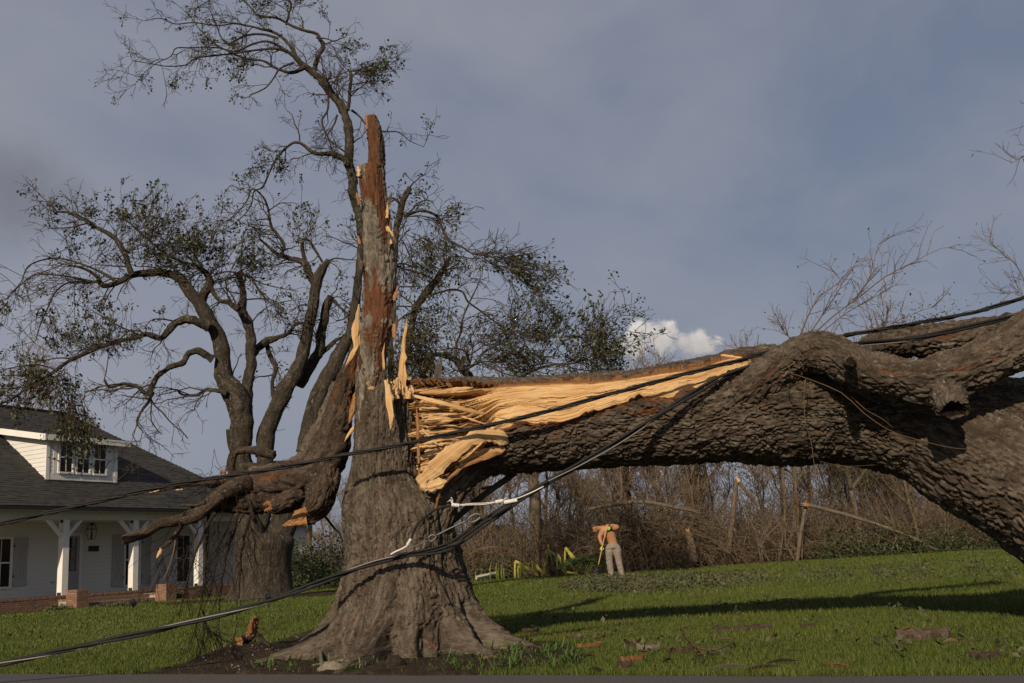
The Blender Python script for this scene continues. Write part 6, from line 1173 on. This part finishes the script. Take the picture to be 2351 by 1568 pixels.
for c_, i in enumerate(od):
    s, e, d = SHG[i]; c = shbox(s, e, d)
    if c_ < 300:
        o = bpy.data.objects.new('shingle', SHM); COL.objects.link(o); o.parent = roof; o.matrix_local = Matrix.Translation(Vector(tuple(c-WL[roof]))) @ Matrix([[R7[j][i2] for j in range(3)] for i2 in range(3)]).to_4x4() @ Matrix.Diagonal((e-s, row*1.25, .012, 1))
    else: mb.box(c, ((e-s)/2, row*.625, .006), R7)
tag(mb.build('shingle_field', M['shingle'], roof, smooth=False), kind='stuff')
hpart('ridge_cap', [(-9, SE-h, RT_-.12, RT_+.12, rz(RT_)-.03, rz(RT_)+.05)], 'felt', roof)
# dormer
dm = hpart('dormer', [(sA+.02, sB-.02, tf-.9, tf-.015, zb-.1, zt-.02)], 'siding')
def tri(name, pts, mat, par, th_=.02):
    V = np.array([hp(*p) for p in pts]); V2 = V+HU*th_; n = len(V); mb = MB(); f = [list(range(n))]
    if n == 3: mb.add(np.concatenate([V, V2]), [[i, (i+1) % 3, (i+1) % 3+3, i+3] for i in range(3)], [[0, 1, 2], [5, 4, 3]])
    else: mb.add(np.concatenate([V, V2]), [[0, 1, 2, 3], [7, 6, 5, 4]]+[[i, (i+1) % 4, (i+1) % 4+4, i+4] for i in range(4)])
    return mb.build(name, M[mat], par, smooth=False)
tri('cheek', [(sA+.005, tf, zb-.05), (sA+.005, tf, zt), (sA+.005, tm_, rz(tm_))], 'siding', dm, .03); tri('cheek', [(sB-.035, tf, zb-.05), (sB-.035, tf, zt), (sB-.035, tm_, rz(tm_))], 'siding', dm, .03)
nb = 13; zs = np.linspace(zb, rz(tm_), nb+1)
for k in range(nb):
    z0, z1 = zs[k]+.004, zs[k+1]-.004; r0 = ET-(z0-EZ)/RM; r1 = ET-(z1-EZ)/RM; f0 = tf-max(0, (z0-zt)/dsl); f1 = tf-max(0, (z1-zt)/dsl)
    if f0-r0 < .02: continue
    tri('siding_board', [(sA-.02, f0, z0), (sA-.02, r0, z0), (sA-.008, min(r1, f1), z1), (sA-.008, max(f1, r1), z1)], 'siding', dm, .012)
hpart('corner_trim', [(sA-.03, sA+.12, tf-.01, tf+.03, zb-.02, zt)], 'white', dm); hpart('corner_trim', [(sB-.12, sB+.03, tf-.01, tf+.03, zb-.02, zt)], 'white', dm); hpart('apron_board', [(sA+.12, sB-.12, tf-.01, tf+.022, zb-.02, zb+.2)], 'white', dm); hpart('head_board', [(sA+.12, sB-.12, tf-.01, tf+.022, zt-.07, zt)], 'white', dm)
wz0, wz1 = zb+.30, zt-.15; wx = np.linspace(sA+.44, sB-.44, 4); 
hpart('window_casing', [(wx[0]-.16, wx[0]-.02, tf-.005, tf+.026, zb+.2, zt-.07), (wx[3]+.02, wx[3]+.16, tf-.005, tf+.026, zb+.2, zt-.07), (wx[0]-.02, wx[3]+.02, tf-.005, tf+.010, zb+.2, zt-.07)], 'white', dm)
for k in range(3): window(wx[k]+.095, wx[k+1]-.095, wz0, wz1, tf+.012, par=dm)
for k in range(9):
    z0 = zb+.2+k*(zt-.27-zb)/9; z1 = z0+(zt-.27-zb)/9-.006
    for a, b in ((sA+.12, wx[0]-.16), (wx[3]+.16, sB-.12)): piece('siding_board', 'siding', a, b, tf+.004, tf+.016, z0, z1, dm, R=HR2(.05))
hpart('flashing', [(sA-.05, sB+.05, tf, tf+.14, zb-.17, zb-.03)], 'black', dm)
RD = np.array([HU, unit(-HN+np.array([0, 0, dsl])), unit(HN*dsl+np.array([0, 0, 1.]))]); Ld = math.hypot(tf+.32-tm_, (tf+.32-tm_)*dsl); mid = hp((sA+sB)/2, (tf+.32+tm_)/2, zt+dsl*(tf-(tf+.32+tm_)/2)+.06)
mb = MB(); mb.box(mid+RD[2]*.03, ((sB-sA)/2+.34, Ld/2, .03), RD); dro = mb.build('dormer_roof', M['felt'], dm, smooth=False)
mb = MB(); nrd = int(Ld/row)+1
for k in range(nrd):
    s = sA-.34
    while s < sB+.32:
        w = rs.choice((.16, .22, .30, .36)); e = min(s+w, sB+.34); mb.box(hp((s+e)/2, tf+.32, zt-.32*dsl+.06)+RD[1]*(k*row+row*.5)+RD[2]*(.068+.01*rs.random()), ((e-s)/2-.002, row*.6, .006), RD); s += w
tag(mb.build('shingle_field', M['shingle'], dro, smooth=False), kind='stuff')
hpart('fascia', [(sA-.36, sB+.36, tf+.32, tf+.36, zt-.32*dsl-.10, zt-.32*dsl+.115)], 'white', dm)
mb = MB(); mb.box(hp(sA-.35, (tf+.34+tm_)/2, zt+dsl*(tf-(tf+.34+tm_)/2)+.0), (.02, Ld/2+.02, .11), RD); mb.build('fascia', M['white'], dm, smooth=False); mb = MB(); mb.box(hp(sB+.35, (tf+.34+tm_)/2, zt+dsl*(tf-(tf+.34+tm_)/2)+.0), (.02, Ld/2+.02, .11), RD); mb.build('fascia', M['white'], dm, smooth=False)
hpart('soffit', [(sA-.34, sB+.34, tf+.0, tf+.32, zt-.06, zt-.03)], 'white', dm)
# planting in front of the porch
mb = MB(); V = []; 
Sg = np.linspace(-5, 10, 60); Tg = np.linspace(.19, 1.7, 9); gr = np.array([[hp(s, t if t < 1.6 else t+.15*math.sin(s*2), 0.) for t in Tg] for s in Sg]); gz = .02+.03*fbm(gr*3, 3, 2); edge_ = (np.arange(9) == 8)[None]; gr[..., 2] = np.where(edge_, -.02, gz); gr[..., 2] = np.where((Sg[:, None] > -.0) & (Sg[:, None] < 3.45) & (Tg[None] > .9), -.03, gr[..., 2])
i = np.arange(59)[:, None]*9; j = np.arange(8)[None]; mb.add(gr.reshape(-1, 3), np.stack([i+j, i+9+j, i+10+j, i+j+1], -1).reshape(-1, 4)); tag(mb.build('mulch_bed', M['mulch']), kind='structure')
def shrub(x, y, rx, rz_, n, label, mat='shrub', ls=.07, strap=False):
    c = G(x, y); t = thing('shrub', c, label, 'shrub'); r = np.random.default_rng(int(x)); mb = MB()
    if strap:
        S = c+r.normal(0, .06, (n, 3))*[1, 1, 0]; a = polyl(S, r.normal(0, .5, (n, 3))*[1, 1, .2]+[0, 0, .8], r.uniform(.3, .6, n), 6, .08, (0, 0, -.22), r); sd_ = unit(np.cross(a[:, 2]-a[:, 0], [0, 0, 1.]))*.018; w = np.array([.6, 1, 1, .8, .5, .1])
        V = np.stack([a+sd_[:, None]*w[None, :, None], a-sd_[:, None]*w[None, :, None]], 2).reshape(-1, 3); Q = (np.arange(n)[:, None, None]*12+np.array([[2*k, 2*k+1, 2*k+3, 2*k+2] for k in range(5)])[None]).reshape(-1, 4); mb.add(V, Q); mb.build('leaf_blades', M[mat], t); return
    S = np.repeat(c[None], 14, 0); a = polyl(S, r.normal(0, .6, (14, 3))*[1, 1, .3]+[0, 0, .6], r.uniform(.6, 1, 14)*rz_, 6, .12, (0, 0, 0), r); tubes(mb, a, np.full((14, 6), .008), 4); tag(mb.build('stems', M['bark_twig'], t), kind='stuff'); mb = MB()
    d = unit(r.normal(0, 1, (n, 3))); d[:, 2] = np.abs(d[:, 2]); S = c+d*np.array([rx, rx*.8, rz_])*(r.random(n)**.4)[:, None]*(1+.25*vn(d*3, int(x)))[:, None]; leaves(mb, S, ls, r, 0, 2, .03); tag(mb.build('foliage', M[mat], t), kind='stuff')
shrub(60, 1398, .3, .22, 180, 'low sprawling greenery between the round shrub and the strap-leaved plant', 'leaf_dry'); shrub(505, 1366, .35, .4, 240, 'green shrub at the porch base nearest the stripped oak'); shrub(22, 1392, .45, .55, 420, 'rounded green shrub against the brick porch base beside the shutter window'); shrub(108, 1398, .2, .4, 30, 'bright strap-leaved plant by the first brick pier', 'weed', strap=True); shrub(130, 1402, .55, .2, 300, 'low heap of wilted greenery beside the first brick pier', 'leaf_dry'); shrub(470, 1372, .35, .45, 300, 'small shrub against the porch base behind the hanging twigs'); shrub(410, 1376, .3, .3, 260, 'dark low shrub beside the second brick pier'); shrub(265, 1394, .55, .15, 260, 'low wilted greenery spread along the porch steps', 'leaf_dry'); shrub(325, 1386, .4, .16, 200, 'brownish creeping plants near the second brick pier', 'leaf_dry')
def spot(x, y, Yd, label):
    c = G(x, y); t = thing('garden_spotlight', c, label, 'garden light'); mb = MB(); tube(mb, np.array([c+[0, 0, -.02], c+[0, 0, .16]]), np.array([.012, .015]), 6); mb.build('stake', M['plastic'], t); mb = MB(); a = .5; mb.box(c+[0, 0, .24], (.05, .06, .09), np.array([[math.cos(a), 0, math.sin(a)], [0, 1, 0], [-math.sin(a), 0, math.cos(a)]])); mb.build('lamp_head', M['plastic'], t); mb = MB(); mb.box(c+[.0, -.062, .25], (.04, .004, .06)); mb.build('solar_panel', M['glass'], t)
spot(305, 1406, 0, 'small black garden spotlight on the lawn before the porch steps'); spot(617, 1397, 0, 'small black garden spotlight at the foot of the stripped oak')

# ------------------------------------------------------------------ raked leaves
rl = np.random.default_rng(71)
PILE = [(1285, 1352), (1335, 1334), (1450, 1326), (1560, 1322), (1750, 1312), (2000, 1301), (2255, 1288), (2275, 1315), (2000, 1326), (1800, 1336), (1650, 1352), (1500, 1362), (1350, 1363)]
q = []
while len(q) < 7500:
    x = 1285+rl.random()**1.7*990; y = rl.uniform(1286, 1364)
    q.append((x, y))
q = np.array(q); k = pip(q, PILE) & ~((q[:, 0] > 1760) & (fbm(np.column_stack([q/28., q[:, 0]*0]), 3, 8) < .05)) ; q = q[k]
S = np.array([G(x, y) for x, y in q]); hx = np.exp(-((q[:, 0]-1395)/50)**2)*.05+.05*sst(1850-q[:, 0], 0, 300)+.02; S[:, 2] = rl.random(len(S))*hx
mb = MB(); leaves(mb, S, .075, rl, 0, 6, .07, up=.8); tag(mb.build('leaf_pile', M['leaf_dry']), 'long raked pile of withered olive leaves across the lawn', 'leaves', kind='stuff')
pts = [G(rl.uniform(1060, 2340), rl.uniform(1335, 1520)) for _ in range(70)]+[G(rl.uniform(20, 780), rl.uniform(1405, 1500)) for _ in range(40)]+[G(rl.uniform(1780, 2340), rl.uniform(1290, 1345)) for _ in range(160)]
S = np.concatenate([c+rl.normal(0, .10, (int(rl.integers(1, 7)), 3))*[1, 1, .0]+[0, 0, .05] for c in pts]); S = S[S[:, 1] > road_y(S[:, 0])+.1]
mb = MB(); leaves(mb, S, .055, rl, 0, 2, .03, up=1.); tag(mb.build('fallen_leaves', M['leaf_dry']), 'scattered withered leaves lying on the lawn', 'leaves', kind='stuff')

# ------------------------------------------------------------------ person raking
ZM = (1291.4, 1159.3, .12442); YM = 30.0
foot = P(ZM[0]+1000*ZM[2], ZM[1]+1345*ZM[2], YM); GZ = foot[2]
man = thing('person', (foot[0], foot[1], GZ), 'person without a shirt in tan trousers and lime gloves, bending to rake leaves', 'person')
def chain(mb, pts, na=14, n=14, squash=1.):
    C, R = c4([(p[0], p[1], p[2], YM+(p[3] if len(p) > 3 else 0.)) for p in pts], YM, n, ZM)
    if squash != 1.:
        T, e1, e2 = frame(C, np.array([0, -1., 0])); th = np.linspace(0, 2*np.pi, na, endpoint=False); V = C[:, None]+(np.cos(th)*squash)[None, :, None]*e1[:, None]*R[:, None, None]+np.sin(th)[None, :, None]*e2[:, None]*R[:, None, None]
        j = np.arange(na); j2 = (j+1) % na; b = (n-1)*na; mb.add(np.concatenate([V.reshape(-1, 3), C[:1], C[-1:]]), ringQ(n, na), np.concatenate([np.stack([j2, j, np.full(na, n*na)], -1), np.stack([b+j, b+j2, np.full(na, n*na+1)], -1)]), 0, {'bk': np.zeros((n*na+2, 3))})
    else: tube(mb, C, R, na, ref=np.array([0, -1., .2]))
def ball(mb, x, y, w, dy=0., sc=(1, 1, 1), axis=None):
    c = P(ZM[0]+x*ZM[2], ZM[1]+y*ZM[2], YM+dy); r = w*ZM[2]*.5*mpp(c); v = np.linspace(.05, np.pi-.05, 12); u = np.linspace(0, 2*np.pi, 18, endpoint=False); Vv, Uu = np.meshgrid(v, u, indexing='ij'); d = np.stack([np.sin(Vv)*np.cos(Uu), np.sin(Vv)*np.sin(Uu), np.cos(Vv)], -1)*np.array(sc)*r
    if axis is not None: d = d@axis
    j = np.arange(18); j2 = (j+1) % 18; mb.add(np.concatenate([(c+d).reshape(-1, 3), (c+d[0].mean(0))[None], (c+d[-1].mean(0))[None]]), ringQ(12, 18), np.concatenate([np.stack([j2, j, np.full(18, 216)], -1), np.stack([198+j, 198+j2, np.full(18, 217)], -1)]), 0, {'bk': np.zeros((218, 3))})
def fused(mb, name, mat, parent, vox, smooth_it=4):
    me = mb.mesh('tmp', M[mat], WL[parent]); o = bpy.data.objects.new('tmp', me); COL.objects.link(o)
    m_ = o.modifiers.new('r', 'REMESH'); m_.mode = 'VOXEL'; m_.voxel_size = vox; m_.use_smooth_shade = True; s_ = o.modifiers.new('s', 'SMOOTH'); s_.iterations = smooth_it; s_.factor = .5
    dg = bpy.context.evaluated_depsgraph_get(); dg.update(); m2 = bpy.data.meshes.new_from_object(o.evaluated_get(dg)); m2.name = name; bpy.data.objects.remove(o); bpy.data.meshes.remove(me)
    m2.materials.clear(); m2.materials.append(M[mat]); return link(name, m2, parent)
def hand(mb, cx, cy, dx, dy, dep, gl=1.):
    """palm with five bent fingers closing round the handle at (cx,cy); (dx,dy) points from wrist to knuckles"""
    L = math.hypot(dx, dy); dx, dy = dx/L, dy/L; nx, ny = -dy, dx
    chain(mb, [(cx-dx*50, cy-dy*50, 44*gl, dep), (cx-dx*20, cy-dy*20, 56*gl, dep), (cx+dx*8, cy+dy*8, 52*gl, dep-.01)], 10, 6, .6)
    for k, (o_, ln) in enumerate(((-24, 30), (-8, 36), (8, 34), (24, 26))): bx, by = cx+nx*o_, cy+ny*o_; chain(mb, [(bx-dx*6, by-dy*6, 17*gl, dep), (bx+dx*ln*.6, by+dy*ln*.6, 16*gl, dep-.03), (bx+dx*ln*.7, by+dy*ln*.7, 15*gl, dep-.06), (bx+dx*ln*.1, by+dy*ln*.1, 13*gl, dep-.08)], 7, 8)
    chain(mb, [(cx-dx*34+nx*-18, cy-dy*34+ny*-18, 19*gl, dep), (cx-dx*6+nx*-34, cy-dy*6+ny*-34, 17*gl, dep-.035), (cx+dx*12+nx*-20, cy+dy*12+ny*-20, 14*gl, dep-.075)], 7, 7)
bd_ = MB()
chain(bd_, [(930, 760, 185), (925, 700, 168), (905, 630, 172), (868, 550, 200), (815, 475, 205), (775, 435, 150)], 18, 16, .68)
chain(bd_, [(880, 405, 105, .02), (820, 430, 130, .0), (760, 480, 130, -.02), (705, 545, 105, -.02)], 14, 12, .75)
chain(bd_, [(800, 430, 120), (740, 425, 92), (690, 430, 86), (650, 432, 92)], 12, 10)
ball(bd_, 592, 412, 152, 0., (1.0, .82, .92)); chain(bd_, [(590, 430, 120), (615, 465, 100), (640, 488, 66)], 12, 8, .75); chain(bd_, [(583, 470, 26, -.05), (588, 490, 26, -.06), (596, 498, 18, -.05)], 7, 6); ball(bd_, 622, 425, 34, -.075, (.6, .4, 1.)); chain(bd_, [(563, 450, 30, -.04), (600, 452, 26, -.07)], 7, 6)
chain(bd_, [(705, 545, 100, -.03), (690, 610, 82, -.06), (715, 690, 68, -.10), (738, 750, 58, -.12), (728, 800, 44, -.14)], 12, 14)
chain(bd_, [(870, 405, 100, .0), (945, 388, 82, .03), (1018, 408, 72, .0), (965, 440, 64, -.08), (900, 434, 52, -.14), (850, 432, 44, -.16)], 12, 16)
chain(bd_, [(935, 750, 150), (870, 800, 115), (866, 1000, 88), (885, 1150, 74), (895, 1290, 64)], 12, 14); chain(bd_, [(940, 750, 150), (995, 810, 120), (1032, 1020, 92), (1072, 1190, 76), (1112, 1350, 64)], 12, 14)
hand(bd_, 838, 430, -1, .02, -.17, .86); hand(bd_, 722, 812, -.35, .93, -.15, .86)
body = fused(bd_, 'body', 'skin', man, .011)
pt = MB(); chain(pt, [(920, 712, 178), (930, 760, 200), (935, 800, 205)], 18, 8, .78); chain(pt, [(935, 760, 150), (875, 800, 160), (862, 900, 146), (862, 1010, 124), (880, 1130, 118), (893, 1230, 112), (897, 1318, 108)], 16, 18, .9); chain(pt, [(945, 760, 160), (1000, 810, 165), (1016, 910, 144), (1034, 1020, 126), (1066, 1150, 112), (1092, 1260, 100), (1118, 1362, 96)], 16, 18, .9); ball(pt, 1040, 900, 110, -.03, (.5, .8, 1.1)); ball(pt, 812, 940, 80, -.02, (.4, .8, 1.2))
po = fused(pt, 'trousers', 'pants', man, .013, 3)
r_ = po.data; co = np.zeros(len(r_.vertices)*3, np.float32); r_.vertices.foreach_get('co', co); co = co.reshape(-1, 3); nr_ = np.zeros_like(co); r_.vertices.foreach_get('normal', nr_.ravel()) if False else None
fold = fbm(np.column_stack([co[:, 0]*9, co[:, 1]*9, co[:, 2]*16]), 3, 5); co[:, 1] += fold*.012; co[:, 0] += fold*.008; r_.vertices.foreach_set('co', co.ravel()); r_.update()
mb = MB(); chain(mb, [(915, 698, 172), (920, 714, 184), (924, 728, 184)], 18, 6, .72); mb.build('waistband', M['pants'], po)
for (cx, cy, dx, dy, dep, nm) in ((838, 430, -1, .02, -.17, 'glove'), (722, 812, -.35, .93, -.15, 'glove')):
    mb = MB(); hand(mb, cx, cy, dx, dy, dep, 1.06); g_ = fused(mb, nm, 'glove', man, .008, 1); mb = MB(); L = math.hypot(dx, dy); chain(mb, [(cx-dx/L*40, cy-dy/L*40, 62, dep+.0), (cx-dx/L*58, cy-dy/L*58, 60, dep+.01)], 12, 4); mb.build('cuff', M['glove_blk'], g_)
mb = MB(); chain(mb, [(905, 434, 62, -.13), (890, 433, 62, -.14)], 12, 4); ball(mb, 892, 428, 44, -.17, (.8, .4, .8)); mb.build('wristwatch', M['glove_blk'], man)
mb = MB(); ball(mb, 583, 392, 162, .012, (1.0, .86, .86)); ball(mb, 550, 420, 110, .0, (.75, .9, 1.)); ball(mb, 545, 450, 62, -.01, (.7, .9, .9)); hr = fused(mb, 'hair', 'hair', man, .012, 1)
mb = MB(); chain(mb, [(880, 384, 60, -.035), (850, 372, 50, -.03)], 10, 5); mb.build('tattoo', M['ink'], man)
for x, y, dx in ((1112, 1362, 40), (896, 1318, -26)): mb = MB(); chain(mb, [(x-dx*.3, y-8, 70, .02), (x+dx*.3, y+6, 66, -.04), (x+dx, y+12, 48, -.16)], 12, 8, .8); mb.build('boot', M['boot'], man)
# rake
def zm(x, y, dep=0.): return P(ZM[0]+x*ZM[2], ZM[1]+y*ZM[2], YM+dep)
rk = thing('leaf_rake', zm(590, 1370, -.25)*[1, 1, 0]+[0, 0, GZ], 'leaf rake with long wooden handle and black plastic fan held by the person', 'rake')
mb = MB(); tube(mb, catmull(np.array([zm(829, 352, -.235), zm(740, 750, -.225), zm(656, 1135, -.22)]), 12), np.full(12, .0155), 8); mb.build('handle', M['handle'], rk)
mb = MB(); tube(mb, np.array([zm(664, 1100, -.22), zm(648, 1165, -.22)]), np.array([.022, .03]), 8); mb.build('socket', M['plastic'], rk)
for k in range(15):
    f = k/14; e = zm(515+f*152, 1392-f*42, -.34+.18*f); top_ = zm(650-6+f*14, 1140+f*4, -.22); mid = (top_*.45+e*.55)+RT*(.02*(f-.5)); C = catmull(np.array([top_, mid, e]), 7); T, e1, e2 = frame(C, np.array([0, -1., 0])); w = np.linspace(.006, .0125, 7)[:, None]; V = np.concatenate([C+e2*w, C-e2*w, C+e2*w+e1*.008, C-e2*w+e1*.008]); i = np.arange(6); mb = MB(); mb.add(V, np.concatenate([np.stack([i, i+1, i+8, i+7], -1), np.stack([i+14, i+21, i+22, i+15], -1), np.stack([i, i+14, i+15, i+1], -1), np.stack([i+7, i+8, i+22, i+21], -1)])); mb.build('tine', M['plastic'], rk, smooth=False)
for f0 in (.35, .7): mb = MB(); a = zm(644, 1140, -.22)*(1-f0)+zm(515, 1392, -.34)*f0; b = zm(658, 1144, -.22)*(1-f0)+zm(667, 1350, -.16)*f0; tube(mb, catmull(np.array([a, (a+b)/2+[0, -.02, 0], b]), 6), np.full(6, .012), 5); mb.build('crossbar', M['plastic'], rk)
